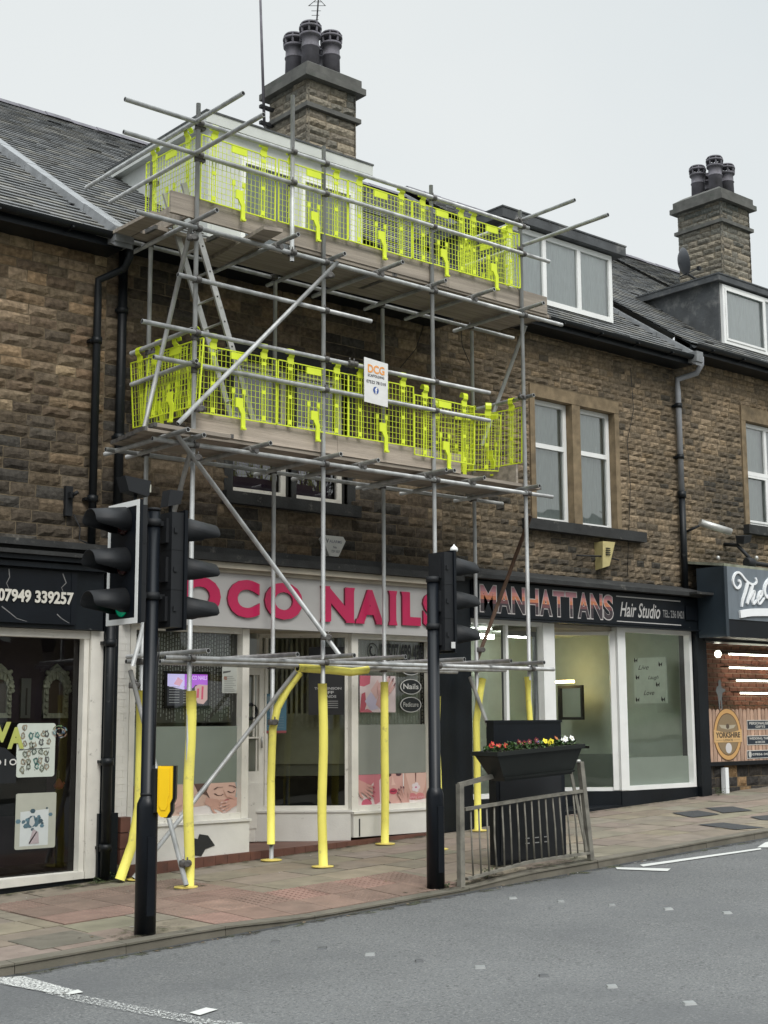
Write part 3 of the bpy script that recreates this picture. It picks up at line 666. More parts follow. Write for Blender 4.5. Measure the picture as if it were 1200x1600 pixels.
f2 = fr.build('window', 'oldwhite', bB); q = MB(); q.poly([(10.4, 12.803, .6), (11.62, 12.803, .6), (11.62, 12.803, 2.63), (10.4, 12.803, 2.63)]); q.build('pane', 'glass', f2)
# splayed window back to the door
SO = Vector((10.40, 12.75, 0)); SU = Vector((-.76, .65, 0)).normalized(); SN = Vector((.65, .76, 0)).normalized(); SLEN = 1.12
fr = MB(); fr.frame(SO, SU, SN); rectframe(fr, .04, SLEN, -.03, .05, .60, sof, .05); fr.box(SLEN, SLEN+.12, -.05, .05, .2, sof)
f3 = fr.build('window', 'oldwhite', bB); q = MB(); q.frame(SO, SU, SN); q.poly([(.05, .0, .62), (.05, 0, 2.64), (SLEN-.02, 0, 2.64), (SLEN-.02, 0, .62)]); q.build('pane', 'glass', f3)
sr = MB(); zb = lambda x: zg(x)+.115
sr.box(7.37, 8.87, 12.66, 12.86, .19, .575); sr.box(7.36, 8.89, 12.64, 12.86, .555, .582)
sr.box(10.34, 11.66, 12.66, 12.86, .29, .575); sr.box(10.33, 11.66, 12.64, 12.86, .555, .582)
sr.frame(SO, SU, SN); sr.box(.02, SLEN+.12, -.085, .05, .25, .575); sr.box(.0, SLEN+.12, -.10, .05, .577, .60); sr.noframe()
sr.box(8.80, 8.86, 12.86, 13.45, .19, .58)
sr.box(8.8, 8.86, 12.81, 13.45, .581, sof)
sr.build('stallriser', 'whitewall', bB)
sf_ = MB(); sf_.box(7.3, 11.68, 12.80, 13.6, sof, sof+.05); sf_.build('soffit', 'cream', bB)
dk = MB(); dk.poly([(8.05, 12.652, .30), (8.12, 12.652, .42), (8.2, 12.652, .40), (8.22, 12.652, .45), (8.33, 12.652, .43), (8.42, 12.652, .32), (8.3, 12.652, .29), (8.25, 12.652, .22), (8.12, 12.652, .24)])
dk.build('broken_render_patch', 'blackstone', bB); dk = MB(); dk.box(10.42, 10.435, 12.652, 12.66, .3, .5); dk.build('crack', 'blackstone', bB)
# tiled plinth
pl = MB(); x = 7.36; t_ = .15
while x < 11.7:
    b = min(x+t_, 11.7); top = .19 if x < 8.95 else (.27 if x > 10.3 else .25); top = max(.19, .19+.03*(x-7.4)*.8)
    pl.box(x+.002, b-.002, 12.62, 12.70, zg(x)-.05, top-.004); x = b
pl.hexa([(7.36, 12.628, zg(7.3)-.05), (11.68, 12.628, zg(11.7)-.05), (11.68, 13.6, zg(11.7)-.05), (7.36, 13.6, zg(7.3)-.05), (7.36, 12.628, .19), (11.68, 12.628, .29), (11.68, 13.6, .29), (7.36, 13.6, .19)])
pl.build('tiled_plinth', 'tile', bB)
# door
dr = MB(); dx0, dx1, dy = 8.88, 9.60, 13.42
dr.box(dx0, dx1, dy, dy+.05, .25, .98); rectframe(dr, dx0, dx1, dy, dy+.05, .98, 2.24, .07)
dr.box(9.25, 9.268, dy+.005, dy+.03, 1.05, 2.17); dr.box(9.45, 9.468, dy+.005, dy+.03, 1.45, 2.17); dr.box(9.25, 9.53, dy+.006, dy+.03, 1.43, 1.448)
dr.box(9.12, 9.58, dy-.012, dy, .40, .92); dr.box(dx1, dx1+.06, dy-.02, dy+.08, .25, sof); dr.box(dx0, dx1, dy-.01, dy+.06, 2.24, 2.30)
D_ = dr.build('door', 'oldwhite', bB)
q = MB(); q.box(9.2, 9.30, dy-.02, dy-.012, .93, 1.02); q.build('letterbox', 'blackmatt', D_)
q = MB(); q.tube([(9.55, dy-.03, 1.32), (9.55, dy-.03, 1.45)], .01, 8); q.build('handle', 'alu', D_)
q = MB(); q.poly([(dx0, dy+.03, 1.0), (dx1, dy+.03, 1.0), (dx1, dy+.03, sof), (dx0, dy+.03, sof)]); q.build('pane', 'glass', D_)
room(bB, 7.2, 11.8, 12.88, 16.2, .2, 2.9, 'olive')
# --- black pilaster between the salons and hair studio
bC = thing('terraced_house', 'tan stone terrace building with a black hair studio shopfront and twin sash windows', 'building', (14.4, 12.85, .4))
hC = [(13.74, 14.50, 4.34, 6.07), (14.68, 15.43, 4.34, 6.07)]
building_shell(bC, 11.98, 16.92, 7.12, 3.48, [(13.64, 15.53, 4.33, 6.25)], col_right, 23, (.075, .105), (.12, .28))
roof(bC, 11.9, 16.92, 7.12, 19.1, 33, skip=((13.6, 15.7, 13.2, 14.6),)); coping(bC, 16.9, 7.14, 19.1, .16, .07)
s_ = MB(); s_.box(13.64, 15.53, YW-.03, YW+.2, 6.075, 6.25); s_.box(13.64, 13.735, YW-.025, YW+.22, 4.34, 6.073); s_.box(15.435, 15.53, YW-.025, YW+.22, 4.34, 6.073); s_.box(14.505, 14.675, YW-.025, YW+.22, 4.34, 6.073); s_.build('window_surround', 'ashlar', bC)
s_ = MB(); s_.box(13.45, 15.95, YW-.14, YW+.22, 4.19, 4.335); s_.build('window_sill', 'blackstone', bC)
for (a, b, c_, d_) in hC: upvc_window(bC, a, b, c_, d_, YW+.09, 1, 5.42, 'white', .065, 'net')
dC = dormer(bC, 13.45, 15.80, 13.1, 7.45, 8.62, 7.12, 'felt', [(13.505, 15.745, 7.55, 8.60)], .16, 'felt', .14, 'white')
upvc_window(dC, 13.5, 15.75, 7.55, 8.60, 13.05, 3, None, 'white', .075, 'netw')
c = MB(); c.box(11.98, 16.95, 12.60, 12.95, 3.40, 3.52, 0); c.box(11.98, 16.95, 12.44, 12.64, 3.42, 3.475, 0); c.hexa([(11.98, 12.44, 3.475), (16.95, 12.44, 3.475), (16.95, 12.84, 3.50), (11.98, 12.84, 3.50), (11.98, 12.46, 3.49), (16.95, 12.46, 3.49), (16.95, 12.84, 3.60), (11.98, 12.84, 3.60)], 0)
c.box(16.55, 17.0, 12.30, 12.5, 3.44, 3.475, 0); c.build('cornice', 'blackstone', bC)
sf = MB(); sf.box(11.66, 12.24, 12.62, 12.95, zg(12), 3.42); sf.box(16.92, 17.10, 12.62, 12.95, zg(17), 3.42); sf.box(12.24, 16.92, 12.60, 12.84, 2.92, 3.42)
sf.box(12.24, 13.86, 12.70, 12.9, zg(12), .64); sf.box(15.20, 16.92, 12.70, 12.9, zg(15)-.05, .64); sf.box(12.26, 16.9, 12.53, 12.62, 2.915, 2.935)
S2 = Vector((15.24, 12.76, 0)); sf.frame(S2, SU, SN); sf.box(.0, 1.15, -.06, .06, .2, .64); sf.noframe()
sf.hexa([(13.8, 12.70, .3), (15.2, 12.70, .3), (15.2, 13.9, .3), (13.8, 13.9, .3), (13.8, 12.70, zg(13.8)+.05), (15.2, 12.70, zg(15)+.04), (15.2, 13.9, zg(15)+.05), (13.8, 13.9, zg(13.8)+.05)])
sf.build('shopfront', 'blackpaint', bC)
fr = MB(); rectframe(fr, 12.25, 13.76, 12.70, 12.80, .64, 2.92, .055); fr.box(13.66, 13.88, 12.69, 12.82, .65, 2.915); fr.box(13.0, 13.05, 12.75, 12.80, .7, 2.86)
f1 = fr.build('window', 'white', bC); q = MB(); q.poly([(12.3, 12.803, .66), (13.7, 12.803, .66), (13.7, 12.803, 2.9), (12.3, 12.803, 2.9)]); q.build('pane', 'glass', f1)
fr = MB(); rectframe(fr, 15.20, 16.90, 12.70, 12.80, .64, 2.92, .06); fr.box(15.19, 15.36, 12.69, 12.82, .65, 2.915)
f2 = fr.build('window', 'white', bC); q = MB(); q.poly([(15.3, 12.803, .66), (16.86, 12.803, .66), (16.86, 12.803, 2.9), (15.3, 12.803, 2.9)]); q.build('pane', 'glass', f2)
fr = MB(); fr.frame(S2, SU, SN); rectframe(fr, .0, 1.1, -.03, .05, .64, 2.86, .05); fr.box(-.02, .10, -.05, .05, .65, 2.86)
f3 = fr.build('window', 'white', bC); q = MB(); q.frame(S2, SU, SN); q.poly([(.05, 0, .66), (.05, 0, 2.84), (1.08, 0, 2.84), (1.08, 0, .66)]); q.build('pane', 'glass', f3)
c = MB(); c.box(13.7, 15.2, 12.8, 13.7, 2.87, 2.93); c.build('soffit', 'cream', bC)
dr = MB(); rectframe(dr, 13.70, 14.40, 13.48, 13.53, .42, 2.86, .07); D_ = dr.build('door', 'pipegrey', bC)
q = MB(); q.poly([(13.75, 13.5, .45), (14.36, 13.5, .45), (14.36, 13.5, 2.8), (13.75, 13.5, 2.8)]); q.build('pane', 'glass', D_)
rmC = room(bC, 12.05, 16.98, 12.88, 15.8, .4, 2.95, 'wallgreen')
# --- D: gift shop building
bD = thing('terraced_house', 'stone terrace building on the far right with a grey gift shop sign and lit window', 'building', (19, 12.85, .5))
building_shell(bD, 16.92, 27, 7.32, 3.6, [(18.60, 20.2, 4.55, 6.66)], col_right, 24, (.075, .105), (.12, .28))
roof(bD, 16.92, 22.3, 7.32, 19.1, 34, skip=((18.7, 20.9, 13.2, 14.6),)); roof(bD, 22.3, 27, 7.4, 19.1, 35)
s_ = MB(); s_.box(18.60, 20.2, YW-.03, YW+.2, 6.42, 6.66); s_.box(18.60, 18.72, YW-.025, YW+.2, 4.7, 6.42); s_.box(20.05, 20.2, YW-.025, YW+.2, 4.7, 6.42); s_.build('window_surround', 'ashlar', bD)
s_ = MB(); s_.box(18.55, 20.3, YW-.12, YW+.2, 4.55, 4.695); s_.build('window_sill', 'blackstone', bD)
upvc_window(bD, 18.73, 20.04, 4.70, 6.41, YW+.07, 2, 5.58, 'white', .065, 'net', opener=[(18.80, 19.36, 4.77, 5.54)])
dD = dormer(bD, 18.50, 21.0, 13.1, 7.55, 8.78, 7.32, 'felt', [(18.555, 20.945, 7.72, 8.76)], .10, 'felt', .10, 'white')
upvc_window(dD, 18.56, 20.94, 7.74, 8.75, 13.05, 2, None, 'white', .06, 'netw', opener=[(18.62, 19.72, 7.80, 8.69)])
sf = MB(); sf.box(17.10, 24, 12.64, 12.9, .93, .985); sf.box(17.10, 17.16, 12.625, 12.9, .5, 2.9)
sf.box(17.10, 24, 12.605, 12.95, 2.78, 3.42); sf.build('shopfront', 'blackclean', bD)
st = MB(); st.box(17.10, 24, 12.74, 12.9, .45, .93, 1); st.frame((0, 12.74, 0), (1, 0, 0), (0, 1, 0))
masonry(st, 17.12, 24, .45, .93, [], (.14, .17), (.22, .34), lambda x, z, rg: pal([(.045, .04, .036), (.06, .055, .05), (.04, .037, .035), (.2, .13, .07)], rg), .03, 9); st.build('stone_base', ['stone', 'mortar'], bD)
q = MB(); q.poly([(17.16, 12.803, .98), (24, 12.803, .98), (24, 12.803, 2.8), (17.16, 12.803, 2.8)]); q.build('pane', 'glass', bD)
room(bD, 17.16, 24, 12.9, 15.2, .6, 2.9, 'darkfloor')
fl = MB(); fl.hexa([(16.95, 12.10, 3.86), (24, 12.12, 3.84), (24, YW, 3.93), (17.0, YW, 3.96), (16.95, 12.10, 3.90), (24, 12.12, 3.88), (24, YW, 3.98), (17.0, YW, 4.0)]); fl.build('sign_flashing', 'slime', bD)

# --- chimneys: part of the building under them
def chimney(root, x0, y0, w, dp, zb, zt, seed, npots):
    c = MB(); z1 = zt-.45
    c.box(x0+.03, x0+w-.03, y0+.03, y0+dp-.03, zb, zt-.3, 1)
    for (O, U, N_, u1) in (((x0, y0+.03, 0), (1, 0, 0), (0, 1, 0), w), ((x0+.03, y0, 0), (0, 1, 0), (1, 0, 0), dp), ((x0+w-.03, y0, 0), (0, 1, 0), (-1, 0, 0), dp)):
        c.frame(O, U, N_); masonry(c, 0, u1, zb, zt-.32, [], (.11, .135), (.2, .5), col_chim, .035, seed); seed += 1
    c.noframe()
    c.box(x0-.045, x0+w+.045, y0-.045, y0+dp+.045, zt-.80, zt-.73, 2)
    c.box(x0-.10, x0+w+.10, y0-.10, y0+dp+.10, zt-.34, zt-.24, 2)
    c.box(x0-.05, x0+w+.05, y0-.05, y0+dp+.05, zt-.24, zt-.10, 2); c.hexa([(x0-.05, y0-.05, zt-.10), (x0+w+.05, y0-.05, zt-.1), (x0+w+.05, y0+dp+.05, zt-.1), (x0-.05, y0+dp+.05, zt-.1), (x0+.1, y0+.1, zt), (x0+w-.1, y0+.1, zt), (x0+w-.1, y0+dp-.1, zt), (x0+.1, y0+dp-.1, zt)], 2)
    ob = c.build('chimney', ['stone', 'mortar', 'chimcap'], root)
    for (px, py, hh) in npots:
        p = MB(); cx, cy = x0+px, y0+py; z = zt-.12
        p.lathe((cx, cy, z), [(.145, 0), (.135, hh*.62), (.148, hh*.63), (.148, hh*.65), (.135, hh*.66), (.132, hh*.88), (.168, hh*.89), (.168, hh*.94), (.14, hh*.95)], 20)
        for zz in (1.06,): p.lathe((cx, cy, z+hh*zz), [(.12, 0), (.178, 0), (.178, .035), (.12, .035), (.12, 0)], 20, cap=False)
        p.lathe((cx, cy, z+hh*1.15), [(.168, 0), (.15, .035), (.09, .05), (.01, .055)], 20)
        for k in range(8):
            t = k*math.pi/4; p.box(cx+.158*math.cos(t)-.012, cx+.158*math.cos(t)+.012, cy+.158*math.sin(t)-.012, cy+.158*math.sin(t)+.012, z+hh*.95, z+hh*1.16)
        p.build('chimney_pot', 'pot', ob)
    return ob
M['chimcap'] = mat('chimney_cap_stone', (.095, .095, .088), .85, var=.25, vscale=6, bump=.4, bscale=40, stain=[(5, .55, .7, (.06, .075, .06), .7)])
ch1 = chimney(bB, 11.87, 15.6, .97, 1.02, 7.6, 11.57, 51, [(.28, .30, .72), (.69, .30, .70), (.28, .72, .70), (.69, .72, .62)])
ch2 = chimney(bD, 22.4, 15.7, 1.0, 1.1, 8.4, 12.3, 61, [(.30, .32, .72), (.70, .32, .66), (.30, .75, .66), (.70, .75, .6)])

# ------------------------------------------------------------------ drainpipes
def pipe(name, pts, r, label, mt='pipe', clips=(), extra=None):
    t = thing(name, label, 'drainpipe', pts[-1], 'drainpipes on the front walls'); p = MB(); p.tube(pts, r, 14); p.build('pipe', mt, t)
    for z in clips:
        a = Vector(pts[-1]); c = MB(); c.lathe((a.x, a.y, z), [(r+.014, 0), (r+.014, .07)], 14); c.box(a.x-.07, a.x+.07, a.y+.02, YW, z+.02, z+.05); c.build('collar', 'pipe', t)
    return t
pipe('drainpipe', [(7.10, 12.44, 6.70), (7.10, 12.44, 6.52), (7.10, 12.55, 6.42), (6.90, 12.74, 6.30), (6.90, 12.74, 6.0), (6.90, 12.74, 3.3)], .042, 'thin black drainpipe with an offset bend under the left gutter', clips=(5.6, 3.9))
pipe('drainpipe', [(7.22, 12.78, 7.0), (7.22, 12.78, 3.45)], .05, 'thick straight black soil pipe just left of the scaffold', clips=(6.0, 4.6))
pipe('drainpipe', [(7.06, 12.58, 3.3), (7.06, 12.58, .10)], .05, 'black painted downpipe at pavement level beside the tattoo studio window', clips=(2.4, 1.2, .35))
tD = pipe('drainpipe', [(17.06, 12.44, 7.12), (17.06, 12.44, 7.0), (17.05, 12.52, 6.88), (16.88, 12.76, 6.80), (16.88, 12.76, 6.6), (16.88, 12.76, 5.0)], .045, 'grey drainpipe turning black below, between the twin windows and the right building', 'pipegrey', clips=(6.35, 5.55))
p = MB(); p.tube([(16.88, 12.76, 5.0), (16.88, 12.76, 3.5)], .05, 14); p.lathe((16.88, 12.76, 4.95), [(.066, 0), (.066, .1)], 14); p.build('pipe', 'pipe', tD)
# ------------------------------------------------------------------ scaffold
TR = .0242
scf = thing('scaffold', 'galvanised tube scaffold two decks high with yellow padded legs before the nail salon', 'scaffold', (9.7, 11.95, .15))
def stube(kind, p, q, mt='galv', r=TR):
    b = MB(); b.tube([p, q], r, 14, 0, 1); return b.build(kind, [mt, 'dark'], scf)
XS = [7.33, 8.98, 10.60, 12.12]; YF, YB = 11.5, 12.4
def foam(parent, pts, r=.047, n=12):
    f = MB(); f.tube(pts, r, n, 0, 1); return f.build('foam_sleeve', ['foam', 'dark'], parent)
def baseplate(parent, x, y, r=.115, ring=True):
    z = hp(x, y)+.004; b = MB(); b.lathe((x, y, z), [(r, 0), (r, .012), (r*.5, .016), (.03, .02)], 18); b.build('base_plate', 'plate', parent)
def wob(x, y, z0, z1, amp, n=9, seed=0): return [(x+amp*math.sin(seed+k*1.1), y+amp*math.cos(seed*2+k*.9), z0+(z1-z0)*k/(n-1)) for k in range(n)]
tops_f = [(7.98), (7.97), (7.93), (7.99)]; tops_b = [7.80, 6.62, 6.62, 6.62]
for i, X in enumerate(XS):
    s_ = stube('standard', (X, YF, hp(X, YF)+.012), (X, YF, tops_f[i])); baseplate(s_, X, YF)
    g0 = hp(X, YF)+.02
    if i == 0: foam(s_, wob(X+.02, YF, g0, 1.93, .010, seed=1), .05)
    if i == 1: foam(s_, wob(X, YF, g0, 2.02, .006, seed=2), .048)
    if i == 2: foam(s_, wob(X, YF, g0, 1.9, .008, seed=4), .046)
    if i == 3:
        foam(s_, wob(X+.0, YF, g0, 2.10, .012, seed=3), .036)
        foam(s_, [(X-.07, YF-.02, 2.14), (X-.045, YF-.03, 1.8), (X-.02, YF-.03, 1.4), (X-.01, YF-.03, 1.1)], .03)
    s_ = stube('standard', (X, YB, hp(X, YB)+.012), (X, YB, tops_b[i])); baseplate(s_, X, YB)
    g0 = hp(X, YB)+.02
    if i == 0: foam(s_, [(X-.20, YB-.0, g0), (X-.08, YB-.03, g0+.35), (X-.02, YB-.035, g0+.7), (X, YB-.01, 1.3), (X, YB, 1.95)], .05)
    if i == 1: foam(s_, [(X-.02, YB-.02, g0+.16), (X-.02, YB-.01, 1.0), (X-.0, YB-.01, 1.55), (X+.04, YB-.04, 1.78), (X+.16, YB-.06, 1.98), (X+.31, YB-.08, 2.16)], .043)
    if i == 2: foam(s_, wob(X, YB, g0, 2.08, .005, seed=6), .047)
    if i == 3: foam(s_, [(X-.02, YB, g0), (X-.02, YB, .9), (X-.03, YB-.01, 1.6), (X+.03, YB-.03, 2.0), (X+.07, YB-.03, 2.14)], .045)
stube('standard', (8.51, 11.45, 6.52), (8.51, 11.45, 8.41))     # short puncheon clamped to the rails
# rails and ledgers along the street: (kind, Y, photo point a, photo point b)
LED = [('guard_rail', 11.45, (195, 158), (826, 354)), ('guard_rail', 11.45, (193, 207), (858, 408)), ('ledger', 11.45, (212, 330), (878, 508)),
       ('ledger', 12.45, (150, 362), (802, 530)), ('ledger', 11.45, (278, 428), (580, 503)), ('guard_rail', 11.45, (222, 503), (765, 613)),
       ('guard_rail', 11.45, (240, 558), (765, 657)), ('ledger', 11.45, (238, 686), (863, 776)), ('ledger', 12.45, (165, 702), (785, 787)),
       ('ledger', 11.45, (258, 1026), (865, 1047)), ('ledger', 12.45, (197, 1030), (714, 1053)), ('ledger', 12.35, (460, 1044), (790, 1045)), ('ledger', 11.55, (250, 1034), (610, 1043))]
ledz = []
for k, y, a, b in LED:
    pa, pb = atY(*a, y), atY(*b, y); zz = (pa.z+pb.z)/2; dz = (pb.z-pa.z)*.35; pa.z = zz-dz/2; pb.z = zz+dz/2
    l_ = stube(k, pa, pb); ledz.append((y, pa, pb))
    if y == 11.55 and zz < 3: foam(l_, [atY(465, 1043, 11.55), atY(520, 1047, 11.54), atY(548, 1050, 11.55), atY(574, 1046, 11.55)], .045)
def lz(i, x): y, a, b = ledz[i]; return a.z+(b.z-a.z)*(x-a.x)/(b.x-a.x)
# end rails
for X, pts in ((7.28, [((135, 292), (380, 147)), ((172, 315), (412, 180)), ((205, 553), (300, 514)), ((205, 603), (307, 562))]), (12.17, [((803, 349), (898, 312)), ((800, 392), (950, 333)), ((772, 632), (834, 618))])):
    for a, b in pts:
        pa, pb = atX(*a, X), atX(*b, X)
        if X > 10: pa.y = 12.55
        zz = (pa.z+pb.z)/2; pa.z = pb.z = zz; stube('guard_rail', pa, pb)
# transoms under the decks (lie on the ledgers and stick out towards the road)
for X in (7.26, 8.3, 9.05, 9.72, 10.53, 11.2, 12.05): stube('transom', (X, 11.12+.1*math.sin(X*5), lz(2, X)+.052), (X, 12.66, lz(2, X)+.052))
for X in (7.0, 7.26, 8.0, 8.92, 9.45, 10.42, 10.52, 11.12, 12.04): stube('transom', (X, 11.15+.08*math.sin(X*7), lz(7, X)+.052), (X, 12.68, lz(7, X)+.052))
for X, y0 in ((7.27, 11.08), (8.42, 11.2), (9.04, 11.05), (9.70, 11.0), (10.66, 11.1), (11.4, 11.1), (12.06, 11.2)): stube('transom', (X, y0, 2.30), (X+rnd.uniform(-.05, .05), 12.62, 2.30))
# braces
def br(p, q, mt='galv'): stube('brace', p, q, mt)
br(atY(275, 678, 11.40), atY(533, 1027, 11.40)); br(atY(278, 662, 11.40), atY(527, 410, 11.40))
br((7.24, 12.32, 4.62), (7.24, 11.46, 6.62)); br((7.24, 11.42, 4.25), (7.20, 12.36, 2.20)); br((7.22, 12.44, 2.15), (7.27, 11.40, hp(7.27, 11.4)+.04))
br((7.25, 12.34, hp(7.3, 12.3)+.03), tuple(atY(463, 1048, 12.30)))
br((12.2, 11.50, 4.10), (12.16, 12.44, 2.36), 'rust'); br((12.18, 11.5, 6.5), (12.17, 12.3, 5.1)); br((12.06, 12.46, 2.16), (12.1, 11.58, .34))
# couplers where tubes cross
def coupler_mesh():
    c = MB(); c.lathe((0, 0, -.03), [(TR+.004, 0), (TR+.011, .006), (TR+.011, .054), (TR+.004, .06)], 12); c.lathe((-.03, -.05, 0), [(TR+.004, 0), (TR+.010, .005), (TR+.010, .055), (TR+.004, .06)], 12, ax=(1, 0, 0))
    c.box(-.028, .028, -.034, -.016, -.02, .02); c.tube([(.03, -.01, .012), (.03, -.065, .012)], .008, 6); c.tube([(-.015, -.05, .026), (-.015, -.05, .06)], .008, 6); c.box(.02, .05, -.045, -.028, -.012, .014)
    return c
cm = coupler_mesh(); proto = None
def put_coupler(x, y, z, rz_=0, flip=False):
    global proto
    if proto is None:
        proto = cm.build('coupler', 'coupler', loc=(0, 0, 0)); ob = proto; ob.parent = scf
    else:
        ob = proto.copy(); col.objects.link(ob); ob.parent = scf
    WL[ob.name] = wloc(scf); ob.location = Vector((x, y, z))-wloc(scf); ob.rotation_euler = (0, 0, rz_ + (math.pi if flip else 0))
for i, X in enumerate(XS):
    for li, (y, a, b) in enumerate(ledz):
        if not (a.x-.03 < X < b.x+.03): continue
        if y < 11.9 and li not in (12,): put_coupler(X, YF, lz(li, X))
        elif y > 12.4: put_coupler(X, YB, lz(li, X), 0, True)
for z in (7.78, 7.43, 5.53, 5.19): put_coupler(7.33, YF, z-.06, R(90))
for z in (5.53, 5.19, 7.43): put_coupler(7.33, YB, z-.03, R(90))
for z in (7.85, 7.47, 5.57): put_coupler(12.12, YF, z, R(-90))
for (x, z) in ((9.3, lz(5, 9.3)), (8.51, lz(0, 8.51)), (8.51, lz(1, 8.51)), (8.51, lz(2, 8.51)), (9.36, lz(5, 9.36))): put_coupler(x, 11.47, z)
for X in (8.3, 9.72, 10.53, 11.2): put_coupler(X, 11.45, lz(2, X)+.03, R(90))
for X in (8.0, 9.45, 10.42, 11.12): put_coupler(X, 11.45, lz(7, X)+.03, R(90))
for (x, y, z) in ((7.29, 11.42, 4.22), (7.32, 11.42, 4.72), (8.96, 11.42, 6.45), (8.93, 11.42, 2.5), (7.24, 11.47, 6.5), (12.14, 12.38, 2.5), (7.27, 11.47, .3), (8.93, 12.36, 1.62), (7.22, 12.4, 2.0)): put_coupler(x, y, z, R(40))
# planks
ud = 6.742; ldk = 4.495
def plank(x0, x1, y0, y1, ztop, label, mt='board', tw=0, grp='planks forming the scaffold decks'):
    b = MB(); t = .038; n = 6
    for k in range(n):
        a, c = x0+(x1-x0)*k/n, x0+(x1-x0)*(k+1)/n; wa, wc = .004*math.sin(a*2.1+y0*9), .004*math.sin(c*2.1+y0*9)
        b.hexa([(a, y0, ztop-t+wa), (c, y0, ztop-t+wc), (c, y1, ztop-t+wc), (a, y1, ztop-t+wa), (a, y0, ztop+wa), (c, y0, ztop+wc), (c, y1, ztop+wc), (a, y1, ztop+wa)])
    b.box(x0-.002, x0+.03, y0-.002, y1+.002, ztop-t-.001, ztop+.002, 1); b.box(x1-.03, x1+.002, y0-.002, y1+.002, ztop-t-.001, ztop+.002, 1)
    return tag(b.build('scaffold_plank', [mt, 'coupler']), label, 'plank', grp)
bw = .205
nmr = ['nearest the road', 'second from the road', 'third from the road', 'against the wall']
for k in range(4):
    y0 = 11.545+k*(bw+.003)
    x0 = [8.6, 7.75, 7.12, 7.06][k]
    plank(x0, 10.05, y0, y0+bw, ud+.002*k, 'weathered plank of the upper deck, left half, %s' % nmr[k]); plank(10.06, 12.7-.03*k, y0, y0+bw, ud+.002*k+.004, 'weathered plank of the upper deck, right half, %s' % nmr[k])
    plank(6.80+.03*k, 9.7, y0, y0+bw, ldk, 'weathered plank of the lower deck, left half, %s' % nmr[k]); plank(9.71, 12.45-.04*k, y0, y0+bw, ldk+.003, 'weathered plank of the lower deck, right half, %s' % nmr[k])
plank(6.78, 7.7, 11.33, 11.44, ldk, 'short plank end outside the left corner leg of the lower deck')
pp = MB(); pp.hexa([(7.92, 11.15, 6.66), (8.13, 11.10, 6.66), (8.28, 12.5, 6.67), (8.07, 12.5, 6.67), (7.92, 11.15, 6.70), (8.13, 11.10, 6.70), (8.28, 12.5, 6.71), (8.07, 12.5, 6.71)])
tag(pp.build('scaffold_plank', 'board'), 'single plank laid crosswise and poking out under the upper toe board', 'plank')
pp = MB(); pp.hexa([(6.86, 11.62, 6.705), (7.05, 11.62, 6.705), (7.05, 12.45, 6.71), (6.86, 12.45, 6.71), (6.86, 11.62, 6.74), (7.05, 11.62, 6.74), (7.05, 12.45, 6.745), (6.86, 12.45, 6.745)])
tag(pp.build('scaffold_plank', 'board'), 'single plank laid crosswise at the far left end of the upper deck', 'plank')
# toe boards
def toe(x0, x1, z0, z1, y=11.515, mt='board'):
    b = MB(); n = 8
    for k in range(n):
        a, c = x0+(x1-x0)*k/n, x0+(x1-x0)*(k+1)/n
        b.box(a, c, y+.0005*(k % 2), y+.036, z0, z1)
    return b.build('toe_board', mt, scf)
toe(7.04, 9.0, 6.745, 6.975, 11.53); toe(9.004, 10.9, 6.742, 6.972, 11.53); toe(10.904, 12.62, 6.738, 6.965, 11.53)
toe(7.36, 9.2, 4.50, 4.735, 11.53, 'board2'); toe(9.204, 11.06, 4.50, 4.73, 11.53, 'board2')
b = MB(); b.box(12.02, 12.055, 11.56, 12.3, 4.50, 4.73); b.build('toe_board', 'board', scf)
b = MB(); b.box(7.26, 7.295, 11.56, 12.3, 6.76, 6.97); b.build('toe_board', 'board', scf)
